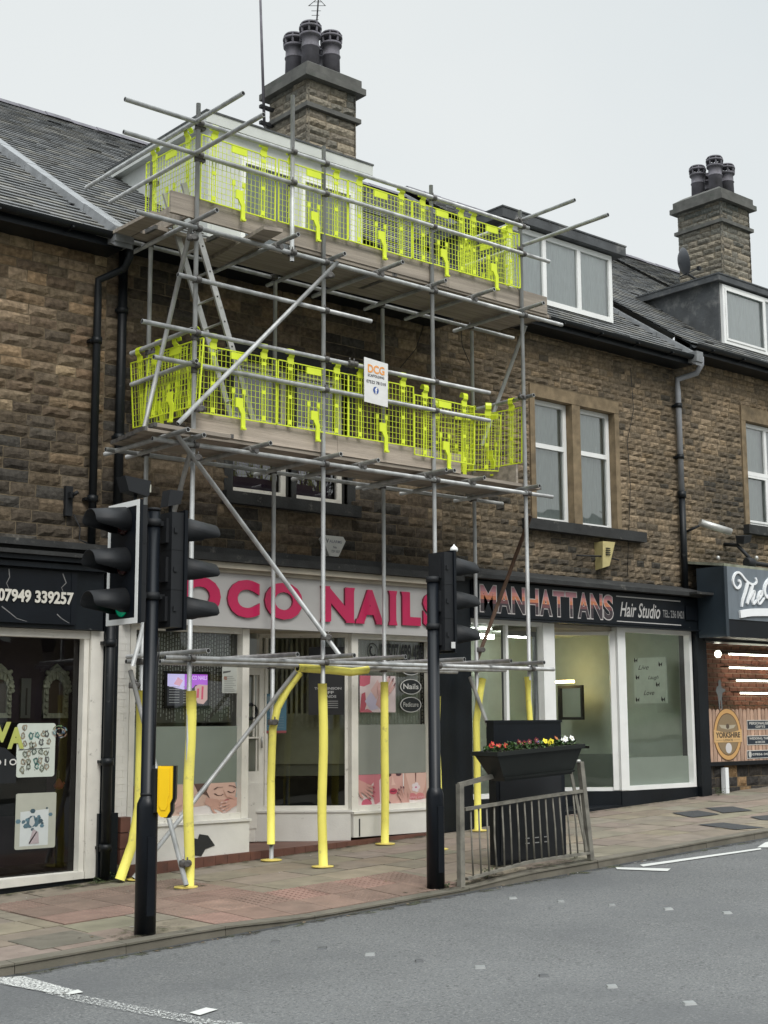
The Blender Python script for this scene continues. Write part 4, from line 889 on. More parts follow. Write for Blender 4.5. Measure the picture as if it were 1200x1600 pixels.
# mesh guards
def make_guard():
    t = thing('mesh_guard', 'x', 'mesh guard', (0, 0, 0)); g = MB(); w, h = .95, .70; x0, x1 = -w/2, w/2; z1 = -.10; z0 = z1-h; r_ = .0022
    def bar(a, c, b_, d, wd=.0018, th=.0025): g.box(min(a, b_)-wd, max(a, b_)+wd, -th, th, min(c, d)-wd, max(c, d)+wd)
    for (a, c, b_, d) in ((x0, z0, x1, z0), (x0, z1, x1, z1), (x0, z0, x0, z1), (x1, z0, x1, z1)): bar(a, c, b_, d, .0055, .007)
    n = 18
    for k in range(1, n): xx = x0+w*k/n; bar(xx, z0, xx, z1)
    n = 11
    for k in range(1, n): zz = z0+h*k/n; g.box(x0, x1, -.0025, .0025, zz-.0018, zz+.0018)
    for xx in (x0+.16, x1-.16):
        g.box(xx-.03, xx+.03, -.0055, .0055, z1-.09, z1-.055); g.box(xx-.026, xx-.018, -.0056, .0056, z0, z1); g.box(xx+.018, xx+.026, -.0056, .0056, z0, z1)
        g.box(xx-.02, xx+.02, -.006, .006, z0+.30, z0+.34); g.box(xx-.02, xx+.02, -.006, .006, z0+.02, z0+.07)
    g.box(-.095, .095, -.006, .006, z1-.085, z1-.012); g.box(-.085, -.045, -.006, .006, z0+.26, z0+.31); g.box(.045, .085, -.006, .006, z0+.26, z0+.31)
    g.box(-.075, -.067, -.0058, .0058, z0, z0+.28); g.box(.067, .075, -.0058, .0058, z0, z0+.28)
    g.build('mesh_panel', 'neon', t)
    for xx in (x0+.16, x1-.16):
        k = MB(); k.box(xx-.04, xx+.04, -.008, .008, z1-.02, z1+.045)
        pts = [(xx, .0, z1+.04), (xx, -.03, z1+.07), (xx, -.034, z1+.105), (xx, -.02, z1+.135), (xx, .01, z1+.145), (xx, .035, z1+.125), (xx, .04, z1+.10)]
        for p_, q_ in zip(pts, pts[1:]): k.beam(p_, q_, .07, .007, upv=(1, 0, 0)) if False else k.hexa([(xx-.036, p_[1], p_[2]-.004), (xx+.036, p_[1], p_[2]-.004), (xx+.036, q_[1], q_[2]-.004), (xx-.036, q_[1], q_[2]-.004), (xx-.036, p_[1], p_[2]+.004), (xx+.036, p_[1], p_[2]+.004), (xx+.036, q_[1], q_[2]+.004), (xx-.036, q_[1], q_[2]+.004)])
        k.build('hook', 'neon', t)
    k = MB(); k.prism([(-.05, z0+.21), (.04, z0+.21), (.04, z0+.12), (.068, z0+.07), (.068, z0-.10), (.02, z0-.10), (.02, z0+.04), (-.02, z0+.11), (-.05, z0+.11)], -.030, -.012); k.box(.02, .068, -.05, -.012, z0-.12, z0-.10)
    k.build('latch', 'neon', t)
    return t
gp = make_guard(); first = True
def guard(x, y, z, rz_, label, ry=0, rx=0):
    global first
    o_ = gp if first else copy_tree(gp); first = False
    o_.location = (x, y, z); o_.rotation_euler = (rx, ry, rz_); o_['label'] = label; o_['group'] = 'yellow mesh guards hung on the scaffold rails'
gx = [7.86, 8.84, 9.80, 10.77]
for k, X in enumerate(gx): guard(X, 11.487, lz(5, X)-.005-(.09 if k == 3 else 0), R(rnd.uniform(-.6, .6)), 'yellow mesh guard along the road side of the lower deck, %s from the left' % ords[k], ry=R(rnd.uniform(-.5, .6)))
guard(7.31, 12.18, 5.53, R(-84), 'yellow mesh guard on the left end of the lower deck, the one nearer the wall', ry=0, rx=R(4))
guard(7.35, 11.88, 5.56, R(-86), 'yellow mesh guard on the left end of the lower deck, the one nearer the road', ry=0, rx=R(-4))
guard(12.09, 12.03, 5.56, R(-83), 'yellow mesh guard closing the right end of the lower deck beside the twin windows', rx=R(-2))
guard(11.62, 12.06, 5.50, R(-35), 'loose yellow mesh guard leaning at an angle in the lower deck right corner', rx=R(5), ry=R(2))
for k, X in enumerate([7.84, 8.83, 9.80, 10.76, 11.60]): guard(X, 11.487, lz(0, X)-.005, R(rnd.uniform(-.6, .6)), 'yellow mesh guard along the road side of the upper deck, %s from the left' % ords[k], ry=R(rnd.uniform(-.6, .6)))
guard(7.33, 12.02, 7.74, R(-88), 'yellow mesh guard on the left end of the upper deck')
guard(12.06, 12.05, 7.80, R(-84), 'yellow mesh guard closing the right end of the upper deck', rx=R(2))
# ladder
ld = thing('ladder', 'aluminium ladder leaning up from the lower deck to the upper deck at the left', 'ladder', (8.2, 11.85, ldk))
top, bot = Vector((7.27, 0, 7.15)), Vector((8.27, 0, ldk+.01))
for yy in (11.67, 12.03):
    b = MB(); b.beam((bot.x, yy, bot.z), (top.x, yy, top.z), .028, .065, upv=(0, 1, 0)) if False else b.beam((bot.x, yy, bot.z), (top.x, yy, top.z), .028, .065); b.build('stile', 'alu', ld)
for k in range(1, 11):
    f_ = k/10.5; x_, z_ = bot.x+(top.x-bot.x)*f_, bot.z+(top.z-bot.z)*f_; b = MB(); b.tube([(x_, 11.655, z_), (x_, 12.045, z_)], .014, 8, 0, 1); b.build('rung', ['alu', 'dark'], ld)
# scaffolders' sign
sg = thing('sign', 'white scaffolding firm sign with orange letters tied to the lower guard rails', 'sign', (9.66, 11.40, 5.1))
b = MB(); SUV = (Vector((1, 0, 0))); b.frame((9.48, 11.405, 0), (1, .03, 0), (-.03, 1, 0)); b.prism([(0, 5.115), (.35, 5.10), (.355, 5.60), (0, 5.62)], 0, .006, 0, (.72, .72, .71)); b.build('board', 'paint', sg)
b = MB(); b.frame((9.48, 11.4035, 0), (1, .03, 0), (-.03, 1, 0)); b.O.y -= .0005
text(b, 'DCG', .05, .30, 5.455, 5.55, -.001, 0, 0, (.80, .33, .08), .03)
text(b, 'SCAFFOLDING', .05, .295, 5.41, 5.44, -.001, 0, 0, (.03, .03, .05), .015)
text(b, '07522 781310', .03, .32, 5.335, 5.37, -.001, 0, 0, (.03, .03, .05), .02)
b.build('lettering', 'paint', sg); b = MB(); b.frame((9.48, 11.4035, 0), (1, .03, 0), (-.03, 1, 0)); b.O.y -= .0005
b.poly([(p[0], -.001, p[1]) for p in ell(.17, 5.265, .042, .042, 24)], 0, (.05, .10, .32)); text(b, 'f', .155, .192, 5.226, 5.30, -.002, 0, 0, (.85, .85, .85), .03)
b.build('emblem', 'paint', sg)
# wires dangling by the wall
for pts, lab in (([(668, 490), (650, 545), (625, 575)], 'thin black cable hanging from the upper deck behind the sign'), ([(720, 500), (722, 540), (735, 570)], 'thin black cable hanging near the back leg of the scaffold'), ([(985, 575), (990, 640), (980, 690), (985, 760), (980, 900)], 'long thin cable down the wall right of the twin windows')):
    w = MB(); w.tube([atY(a, b_, 12.79) for a, b_ in pts], .005, 5); tag(w.build('wall_cable', 'blackmatt'), lab, 'cable')

# ------------------------------------------------------------------ shop signs
t = thing('shop_sign', 'grey nail salon fascia with raised magenta capital letters', 'sign', (9.5, 12.6, 2.7))
b = MB(); b.box(7.25, 11.66, 12.60, 12.80, 2.70, 3.25); b.box(7.25, 11.66, 12.585, 12.80, 2.655, 2.699); b.build('board', 'fasciagrey', t)
for s, a, c in (('C', 7.40, 7.80), ('O', 7.86, 8.40), ('C', 8.49, 8.92), ('O', 8.99, 9.52), ('N', 9.80, 10.28), ('A', 10.32, 10.74), ('I', 10.84, 10.94), ('L', 11.04, 11.34), ('S', 11.38, 11.64)):
    L_ = MB(); rd_ = s in 'COS'
    if rd_:
        text(L_, s, a, c, 2.765, 3.185, 12.598, .03, 0, None, .06, 0, 1)
    else:
        text(L_, s, a, c, 2.775, 3.175, 12.598, .03, 0, None, .06, 0, 1)
        z0, z1, y0, y1 = 2.775, 3.175, 12.5665, 12.598   # flared serifs of the letter ends
        sp = {'N': [(a+.055, 0), (c-.055, 0), (a+.055, 1), (c-.055, 1)], 'A': [(a+.05, 0), (c-.05, 0)], 'I': [(a+.05, 0), (a+.05, 1)], 'L': [(a+.05, 1)]}[s]
        for (cx, tp) in sp:
            if tp: L_.prism([(cx-.05, z1-.05), (cx+.05, z1-.05), (cx+.068, z1+.008), (cx-.068, z1+.008)], y0, y1, 0, None, 1)
            else: L_.prism([(cx-.068, z0-.008), (cx+.068, z0-.008), (cx+.05, z0+.05), (cx-.05, z0+.05)], y0, y1, 0, None, 1)
    L_.build('letter', ['magenta', 'magenta_side'], t)
t = thing('shop_sign', 'black hair studio fascia with sunset coloured letters outlined in silver', 'sign', (14.5, 12.58, 2.96))
b = MB(); b.box(12.26, 16.6, 12.575, 12.60, 2.95, 3.40); b.box(16.62, 16.9, 12.57, 12.60, 3.08, 3.28); b.build('board', 'blackclean', t)
word = 'MANHATTANS'; ws = [1.25, 1.0, 1.05, 1.0, 1.0, .95, .95, 1.0, 1.05, .85]; x = 12.37; tot = sum(ws)+.12*9; k_ = (14.97-12.37)/tot
sun_c = [(.42, .19, .22), (.55, .22, .19), (.50, .18, .09), (.15, .06, .065), (.04, .03, .035)]
def cliptext(mb, s, u0, u1, z0, z1, n, bands, bold):
    """letter faces tinted in horizontal bands like the sunset print"""
    tmp = MB(); text(tmp, s, u0, u1, z0, z1, n, 0, 0, None, bold)
    for f in tmp.f:
        P_ = [tmp.v[i] for i in f]
        for (a, c, cc) in bands:
            Q = P_
            for lim, sgn in ((a, 1), (c, -1)):
                out = []
                for i in range(len(Q)):
                    p, q = Q[i], Q[(i+1) % len(Q)]; ip, iq = sgn*(p.z-lim) >= 0, sgn*(q.z-lim) >= 0
                    if ip: out.append(p)
                    if ip != iq: out.append(p.lerp(q, (lim-p.z)/(q.z-p.z)))
                Q = out
                if len(Q) < 3: break
            if len(Q) >= 3: mb.poly([tuple(p) for p in Q], 0, cc)
for ch, w_ in zip(word, ws):
    L_ = MB(); a, c = x, x+w_*k_; z0, z1 = 3.0+.005, 3.345
    text(L_, ch, a-.012, c+.012, z0-.012, z1+.012, 12.5725, 0, 0, (.50, .47, .46), .045)
    j = rnd.uniform(-.02, .02); zb_ = [z0-.01, z0+.12+j, z0+.17+j, z0+.22+j, z0+.27+j, z1+.02]
    cliptext(L_, ch, a+.002, c-.002, z0+.002, z1-.002, 12.571, [(zb_[i], zb_[i+1], sun_c[4-i]) for i in range(5)], .028)
    L_.build('letter', 'paint', t); x = c+.12*k_
b = MB(); text(b, 'Hair Studio', 15.12, 16.02, 3.06, 3.27, 12.572, 0, 0, (.42, .41, .40), .012, .35); b.build('lettering', 'paint', t); b = MB(); text(b, 'TEL: 236 0421', 16.08, 16.57, 3.09, 3.20, 12.572, 0, 0, (.20, .2, .2), .01); b.build('lettering', 'paint', t); b = MB()
b.box(15.05, 16.5, 12.571, 12.575, 3.335, 3.35, 0, (.45, .44, .43)); b.box(15.05, 16.5, 12.571, 12.575, 2.985, 2.998, 0, (.45, .44, .43)); b.build('line', 'paint', t)
t = thing('shop_sign', 'glossy black tattoo studio fascia panel with white telephone number', 'sign', (5.5, 12.57, 2.6))
b = MB(); b.box(1.4, 6.66, 12.575, 12.60, 2.60, 3.13); b.box(6.60, 6.66, 12.568, 12.575, 2.60, 3.13); b.box(1.4, 6.66, 12.565, 12.575, 2.60, 2.615); b.build('board', 'blackclean', t)
b = MB(); text(b, '07949 339257', 5.81, 6.62, 2.80, 2.925, 12.565, .006, 0, (.60, .58, .52), .035); b.build('lettering', 'paint', t)
b = MB()
for pts in ([(5.92, 3.12), (5.93, 3.04), (5.90, 2.98), (5.94, 2.9)], [(6.5, 3.11), (6.54, 3.02), (6.49, 2.97), (6.53, 2.88)], [(5.86, 2.75), (5.95, 2.69), (6.02, 2.64), (6.15, 2.61)], [(6.45, 2.70), (6.5, 2.66), (6.6, 2.61)]):
    for q in stroke(pts, .012, .004): b.poly([(p[0], 12.5735, p[1]) for p in q], 0, (.18, .18, .18))
b.build('scratches', 'paint', t)
t = thing('shop_sign', 'grey boxed gift shop sign with white swash lettering and underline stroke', 'sign', (18, 12.1, 2.8))
b = MB(); b.box(16.95, 17.02, 12.10, 12.6, 2.82, 3.86, 1); b.box(17.02, 24, 12.10, 12.6, 3.08, 3.86, 0); b.box(17.02, 24, 12.115, 12.6, 2.82, 3.078, 2)
b.box(16.94, 16.955, 12.095, 12.12, 2.82, 3.86, 1); b.build('box', ['greyblue', 'navy', 'blackclean'], t)
b = MB(); P0 = lambda u, v: (17.02+u, v)
def sw(pts, w0, w1=None, zz=12.088):
    P_ = [atY(1090+p[0]*110/1200, 870+p[1]*140/1527, 12.09) for p in pts]; P_ = [(p.x, p.z) for p in P_]
    # resample smooth
    S_ = []
    for i in range(len(P_)-1):
        p0 = P_[max(i-1, 0)]; p1 = P_[i]; p2 = P_[i+1]; p3 = P_[min(i+2, len(P_)-1)]
        for k in range(5):
            t_ = k/5; S_.append(tuple(.5*((2*p1[j])+(-p0[j]+p2[j])*t_+(2*p0[j]-5*p1[j]+4*p2[j]-p3[j])*t_*t_+(-p0[j]+3*p1[j]-3*p2[j]+p3[j])*t_**3) for j in (0, 1)))
    S_.append(P_[-1])
    sw.n -= .0015; ribbon(b, S_, w0, w1, sw.n, 12.10)
sw.n = 12.078
sw([(690, 400), (720, 420), (725, 490), (680, 535), (630, 500), (600, 410), (625, 310), (680, 265), (740, 300), (810, 390), (880, 450), (950, 470), (1000, 430), (985, 360)], .035, .03)
sw([(850, 440), (810, 600), (765, 740), (750, 850)], .06, .03); sw([(930, 480), (900, 600), (860, 720), (840, 800)], .055, .045)
sw([(870, 720), (920, 620), (960, 590), (950, 680), (930, 760), (950, 800), (1000, 740)], .045, .03); sw([(1030, 720), (1080, 650), (1085, 590), (1050, 610), (1020, 700), (1025, 780), (1060, 800), (1130, 700)], .045, .02)
sw([(1230, 370), (1160, 450), (1130, 560), (1150, 660), (1200, 680), (1290, 560), (1330, 420)], .05, .05); sw([(715, 980), (900, 950), (1200, 945), (1700, 945)], .11, .12)
b.build('lettering', 'letterwhite', t)

# ------------------------------------------------------------------ traffic signals
def hood(mb, cx, cy, cz, s, L_, r_=.115, m=0):   # cylindrical cowl cut away below, pointing along s*X
    n = 22; i = len(mb.v)
    for k in range(n+1):
        t_ = R(-35+250*k/n); f_ = max(0, math.sin(t_)); ln = L_*(.22+.78*smooth(-.62, .12, math.sin(t_)))
        for (xx, rr) in ((0, r_+.006), (ln, r_-.006), (ln, r_-.012), (0, r_-.002)):
            mb.v.append(Vector((cx+s*xx, cy+rr*math.cos(t_), cz+rr*math.sin(t_)-xx*.10)))
    for k in range(n):
        for j in range(4):
            a = i+4*k+j; b_ = i+4*k+(j+1) % 4; c_ = b_+4; d_ = a+4; mb.face([a, b_, c_, d_] if s > 0 else [d_, c_, b_, a], m, None, True)
def signal_head(root, px, py, z0, s, border, lit, bw_=.245, hl=.31):
    """three-lamp head facing along s*X, z0 = underside"""
    hd = MB(); H_ = .98; xf = px+s*.16; xb = px+s*.02 if False else px+s*.05
    w = .17 if border else .15
    hd.box(min(xb, xf), max(xb, xf), py-w*.75, py+w*.75, z0+.02, z0+H_-.02, 0)
    bd = MB(); x0_, x1_ = sorted((xf, xf+s*.03)); bd.box(x0_, x1_, py-bw_, py+bw_, z0, z0+H_, 0)
    xx = xf+s*.031
    if border:
        for (a, b_, c_, d_) in ((-.245, -.20, 0, H_), (.20, .245, 0, H_), (-.20, .20, 0, .045), (-.20, .20, H_-.045, H_)): bd.box(min(xx, xx+s*.003), max(xx, xx+s*.003), py+a, py+b_, z0+c_, z0+d_, 1)
    bk = min(xb, xf) if s > 0 else max(xb, xf)
    for cz_ in (z0+.33, z0+.655): hd.box(min(xb, xf)-.002, max(xb, xf)+.002, py-w*.77, py+w*.77, cz_-.006, cz_+.006, 0)
    for cz_ in (z0+.17, z0+.49, z0+.81): hd.box(min(bk, bk-s*.025), max(bk, bk-s*.025), py-w*.45, py+w*.45, cz_-.10, cz_+.10, 0); hd.box(min(xb, xf)+.02, min(xb, xf)+.05, py-w*.75-.012, py-w*.75, cz_-.02, cz_+.02, 0)
    h_ = hd.build('signal_head', 'blackmatt', root); bd.build('backing_board', ['blackclean', 'white'], h_)
    for k in range(3):
        cz = z0+.165+.325*k; hm = MB(); hood(hm, xf+s*.03, py, cz, s, hl, .125); hm.build('hood', 'blackmatt', h_)
        l_ = MB(); l_.lathe((xf+s*.034, py, cz), [(.105, 0), (.085, .012), (.04, .02), (.005, .022)], 20, ax=(s, 0, 0)); l_.build('lens', 'greenlens' if (lit and k == 0) else 'lens', h_)
    return h_
def signal_pole(px, py, ztop, zcol, label):
    t = thing('traffic_light', label, 'traffic light', (px, py, hp(px, py)))
    b = MB(); b.lathe((px, py, 0), [(.084, hp(px, py)-.02), (.084, zcol), (.081, zcol+.03), (.062, zcol+.075), (.057, zcol+.08), (.057, ztop), (.0, ztop+.004)], 24); b.build('pole', 'blackclean', t)
    b = MB(); b.box(px-.04, px+.03, py-.088, py-.075, .15+hp(px, py), .75+hp(px, py)); b.build('access_door', 'blackclean', t)
    return t
p1 = atG(231, 1461)
P1x, P1y = 5.79, 9.665
T1 = signal_pole(P1x, P1y, 3.33, .97, 'nearest traffic light at the left kerb with white bordered board and yellow push button')
h1 = signal_head(T1, P1x-.08, P1y, 2.40, -1, True, True)
h2 = signal_head(T1, P1x+.06, P1y-.0, 2.37, 1, False, False, .135, .33)
for zz in (2.62, 3.22):
    b = MB(); b.box(P1x-.16, P1x+.16, P1y-.025, P1y+.025, zz, zz+.04); b.lathe((P1x, P1y, zz-.01), [(.066, 0), (.066, .06)], 16); b.build('bracket', 'blackmatt', T1)
b = MB(); q = Vector((P1x-.17, P1y, 3.50)); b.hexa([(q.x-.10, q.y-.07, 3.47), (q.x+.08, q.y-.07, 3.44), (q.x+.08, q.y+.07, 3.44), (q.x-.10, q.y+.07, 3.47), (q.x-.14, q.y-.07, 3.59), (q.x+.10, q.y-.07, 3.57), (q.x+.10, q.y+.07, 3.57), (q.x-.14, q.y+.07, 3.59)])
b.tube([(q.x, q.y, 3.37), (q.x, q.y, 3.46)], .015, 8); b.box(q.x+.08, q.x+.105, q.y-.045, q.y+.045, 3.46, 3.55); b.build('detector', 'blackmatt', T1)
b = MB(); b.box(q.x+.100, q.x+.118, q.y-.045, q.y+.03, 3.48, 3.545, 0, (.5, .5, .42)); b.build('sticker', 'paint', T1)
b = MB(); b.hexa([(P1x+.10, P1y-.06, 3.38), (P1x+.22, P1y-.06, 3.41), (P1x+.22, P1y+.06, 3.41), (P1x+.10, P1y+.06, 3.38), (P1x+.12, P1y-.06, 3.52), (P1x+.25, P1y-.06, 3.52), (P1x+.25, P1y+.06, 3.52), (P1x+.12, P1y+.06, 3.52)]); b.tube([(P1x+.16, P1y, 3.33), (P1x+.16, P1y, 3.42)], .015, 8); b.build('detector', 'blackmatt', T1)
# push button box on the road-crossing side
pb = MB(); bx = P1x+.145; by = P1y-.02; zb0 = 1.10
prof = [(.01, .93), (.03, .905), (.075, .905), (.10, .95), (.10, 1.01), (.118, 1.05), (.118, 1.30), (.0, 1.30), (.0, .95)]
U2 = Vector((.76, -.65, 0)).normalized(); N2 = Vector((.65, .76, 0)).normalized(); PO = (5.842, 9.588, -.01)
pb = MB(); pb.frame(PO, U2, N2); pb.prism(prof, -.055, .03); pbx = pb.build('push_button_box', 'yellowbox', T1)
pb = MB(); pb.frame(PO, U2, N2); pb.prism([(p[0]*1.02+.02, .898+(p[1]-.905)*1.02) for p in prof], -.03, .05); pb.build('back_plate', 'blackclean', pbx)
b = MB(); b.frame(PO, U2, N2); b.prism([(.012+p[0]*.70, .96+(p[1]-.905)*.82) for p in prof], -.062, -.05); b.build('front_cover', 'yellowbox', pbx)
b = MB(); b.box(P1x+.0, P1x+.07, P1y-.10, P1y-.03, .93, 1.27); b.build('mounting', 'blackmatt', pbx)
for (x_, y_, z_) in ((P1x+.05, P1y-.085, 1.05), (P1x+.05, P1y-.085, 1.22)):
    b = MB(); b.lathe((x_, y_, z_), [(.006, 0), (.006, .01)], 6, ax=(0, -1, 0)); b.build('bolt', 'alu', T1)
b = MB(); b.tube([(P1x+.035, P1y-.06, 2.30), (P1x+.045, P1y-.055, 2.18), (P1x+.02, P1y-.066, 2.0), (P1x+.015, P1y-.062, 1.3)], .006, 6); b.build('cable', 'blackmatt', T1)
for zz in (1.0, 3.28):
    b = MB(); b.lathe((P1x, P1y, zz+.06), [(.0595, 0), (.0595, .02)], 20); b.build('band', 'blackmatt', T1)
T2 = signal_pole(8.89, 9.68, 2.98, .93, 'farther traffic light beside the railing, its single head facing right')
h3 = signal_head(T2, 8.89+.0, 9.68, 2.27, 1, False, False, .13, .33)
for zz in (2.5, 2.95):
    b = MB(); b.box(8.89-.03, 8.89+.18, 9.655, 9.705, zz, zz+.035); b.lathe((8.89, 9.68, zz-.01), [(.066, 0), (.066, .055)], 16); b.build('bracket', 'blackmatt', T2)
b = MB(); b.lathe((9.12, 9.62, 3.25), [(.035, 0), (.04, .015), (.035, .035), (.012, .055), (.004, .07)], 12, c=None); b.build('white_cap', 'white', T2)
b = MB(); b.box(9.0, 9.05, 9.545, 9.549, 2.31, 2.37, 0, (.6, .6, .6)); b.build('sticker', 'paint', T2)

# ------------------------------------------------------------------ guard rail, planter, black cabinet
t = thing('guard_rail_panel', 'bent weathered pedestrian railing panel at the kerb carrying the planter', 'railing', (9.9, 9.5, hp(10, 9.5)))
ra, rb = Vector((9.10, 9.56, 0)), Vector((10.86, 9.50, 0)); D = (rb-ra).normalized()
def RP(s, z): p = ra+(rb-ra)*s; return (p.x, p.y, hp(p.x, p.y)+z)
b = MB(); b.beam(RP(0, -.02), RP(0, .94), .055, .055, upv=(0, 1, 0)); b.build('post', 'rail', t)
b = MB(); b.beam(RP(1.0, -.02), RP(.93, .99), .055, .05, upv=(0, 1, 0)); b.build('post', 'rail', t)
b = MB(); b.beam(RP(-.01, .93), RP(.24, .955), .045, .03, upv=(0, 1, 0)); b.build('top_rail', 'rail', t)
b = MB(); b.beam(RP(.03, .70), RP(.5, .685), .045, .03, upv=(0, 0, 1)); b.beam(RP(.5, .685), RP(.95, .70), .045, .03, upv=(0, 0, 1)); b.build('upper_rail', 'rail', t)
b = MB(); b.beam(RP(.04, .06), RP(.5, .085), .045, .025, upv=(0, 0, 1)); b.beam(RP(.5, .085), RP(.985, .08), .045, .025, upv=(0, 0, 1)); b.build('lower_rail', 'rail', t)
for k in range(16):
    f_ = .075+k*.0575; lean = -.02*smooth(.3, 1, f_); kink = (rnd.uniform(-.006, .006))
    b = MB(); b.tube([RP(f_+.012, .07), RP(f_+.004+kink, .38), RP(f_+lean, .69)], .0085, 8); b.build('bar', 'rail', t)
b = MB(); b.beam(RP(.85, .9), RP(.965, .10), .04, .012, upv=(0, 1, 0)); b.build('stay', 'rail', t)
b = MB(); b.tube([RP(.80, 1.0), RP(.93, 1.0)], .012, 8); b.lathe(RP(.915, .985), [(.02, 0), (.02, .03)], 10); b.build('clamp', 'alu', t)
# planter trough
tp = thing('planter', 'long dark tapered flower trough hung on the bent railing', 'planter', (10.0, 9.42, 1.1))
b = MB(); pa, pb_ = Vector((9.38, 9.34, 1.315)), Vector((10.55, 9.30, 1.375)); dn = Vector((0, 1, 0))
def TQ(s, n_, z): p = pa+(pb_-pa)*s; return (p.x, p.y+n_, p.z+z)
b.hexa([TQ(.14, .07, -.27), TQ(.92, .07, -.27), TQ(.92, .24, -.27), TQ(.14, .24, -.27), TQ(0, .0, 0), TQ(1, .0, 0), TQ(1, .32, 0), TQ(0, .32, 0)])
for (a, c, d, e) in ((-.012, 1.012, -.02, .012), (-.012, 1.012, .308, .34)): b.hexa([TQ(a, d, -.02), TQ(c, d, -.02), TQ(c, e, -.02), TQ(a, e, -.02), TQ(a, d, .018), TQ(c, d, .018), TQ(c, e, .018), TQ(a, e, .018)])
for (a, c) in ((-.012, .008), (.992, 1.012)): b.hexa([TQ(a, .012, -.02), TQ(c, .012, -.02), TQ(c, .308, -.02), TQ(a, .308, -.02), TQ(a, .012, .018), TQ(c, .012, .018), TQ(c, .308, .018), TQ(a, .308, .018)])
b.hexa([TQ(.12, .045, -.25), TQ(.93, .045, -.25), TQ(.93, .06, -.25), TQ(.12, .06, -.25), TQ(.12, .035, -.23), TQ(.93, .035, -.23), TQ(.93, .06, -.23), TQ(.12, .06, -.23)])
b.build('trough', 'trough', tp)
b = MB(); b.hexa([TQ(.01, .012, -.03), TQ(.99, .012, -.03), TQ(.99, .308, -.03), TQ(.01, .308, -.03), TQ(.01, .012, .006), TQ(.99, .012, .006), TQ(.99, .308, .006), TQ(.01, .308, .006)]); b.build('soil', 'soil', tp)
rf = random.Random(12)
plants = [(.07, (.45, .03, .02), 'red flowered bedding plant at the left end of the trough', 5), (.15, (.42, .04, .03), 'red flowered bedding plant, second from the left in the trough', 4), (.22, (.50, .08, .03), 'orange red bedding plant, third from the left in the trough', 3), (.30, None, 'green foliage plant without flowers left of the trough middle', 0),
          (.40, (.16, .015, .025), 'dark red flowered plant just left of the trough middle', 5), (.50, (.14, .015, .03), 'dark crimson flowered plant in the trough middle', 4), (.585, (.10, .12, .30), 'blue violet pansy right of the trough middle', 2), (.68, (.80, .68, .03), 'bright yellow pansy in the flower trough', 4),
          (.75, (.42, .12, .04), 'rusty orange flowered plant next to the yellow pansy', 2), (.86, (.78, .78, .76), 'large white pansy near the right end of the trough', 3), (.94, (.75, .74, .72), 'small white pansy at the right end of the trough', 2)]
def leafq(mb, c, sz, rg, colr):
    d = Vector((rg.uniform(-1, 1), rg.uniform(-1, 1), rg.uniform(-.1, .9))).normalized(); s_ = d.cross(Vector((rg.uniform(-.3, .3), rg.uniform(-.3, .3), 1))).normalized()*sz*.36; u_ = d*sz
    up2 = Vector((0, 0, sz*.12)); mb.poly([tuple(c), tuple(c+u_*.45+s_+up2), tuple(c+u_), tuple(c+u_*.45-s_+up2)], 0, colr)
for (s, pc, lab, nf) in plants:
    base = Vector(TQ(s, .15, .006)); q = thing('bedding_plant', lab, 'plant', base, 'bedding plants in the flower trough'); lf = MB(); hh = rf.uniform(.05, .09)
    for k in range(70):
        a = rf.uniform(0, 6.28); rr = rf.uniform(0, .085); z_ = rf.uniform(0, hh)*(1-rr*4); c = base+Vector((rr*math.cos(a)*1.05, rr*math.sin(a)*1.3, z_)); g_ = rf.uniform(.6, 1.5); leafq(lf, c, rf.uniform(.022, .045), rf, (.045*g_, .095*g_, .02*g_))
    lf.build('foliage', 'leaf', q)
    for k in range(max(1, nf-1) if nf else 0):
        a = rf.uniform(0, 6.28); rr = rf.uniform(.02, .07); big = .028 if pc and (pc[0] > .7) else .022
        c = base+Vector((rr*math.cos(a), rr*math.sin(a)*.8-.03, hh*rf.uniform(.85, 1.35))); fl_ = MB(); out = Vector((rf.uniform(-.4, .2), -1, rf.uniform(.1, .8))).normalized(); u_ = out.cross(Vector((0, 0, 1))).normalized(); v_ = u_.cross(out)
        for p_ in range(5):
            t_ = p_*1.2566+rf.random()*.3; e = u_*math.cos(t_)+v_*math.sin(t_); f2 = out.cross(e); kk = rf.uniform(.8, 1.15); cc = tuple(min(1, x_*kk) for x_ in pc)
            fl_.poly([tuple(c), tuple(c+e*big*.7+f2*big*.55+out*.004), tuple(c+e*big*1.3+out*.007), tuple(c+e*big*.7-f2*big*.55+out*.004)], 0, cc)
        fl_.poly([tuple(c+out*.006+u_*.006*math.cos(x_*1.57)+v_*.006*math.sin(x_*1.57)) for x_ in range(4)], 0, (.6, .45, .03) if pc[0] < .7 or pc[2] > .5 else (.2, .06, .01))
        if k % 2 == 0: leafq(fl_, c-Vector((0, 0, .02)), .03, rf, (.05, .1, .02))
        fl_.build('flower', 'petal', q)
cb = thing('street_cabinet', 'tall black boxy cabinet standing behind the flower trough', 'cabinet', (10.36, 10.0, .2))
b = MB(); cx0, cx1 = 9.95, 10.97; z0 = hp(10.3, 10)
b.box(cx0+.03, cx1+.03, 9.96, 10.06, z0, 1.16); b.box(cx0, cx1-.02, 9.95, 10.05, 1.165, 1.61); b.box(cx0-.01, cx1-.01, 9.94, 10.06, 1.605, 1.63); b.build('body', 'blackclean', cb)
b = MB(); b.box(cx0+.08, cx1-.03, 9.952, 9.96, z0+.04, 1.12); b.box(cx0+.35, cx0+.55, 9.945, 9.953, z0+.20, z0+.26); b.build('door', 'blackmatt', cb)
b = MB(); text(b, '[ :: :: ]', cx0+.40, cx0+.75, z0+.17, z0+.24, 9.90, 0, 0, (.35, .35, .35), .01) if False else None
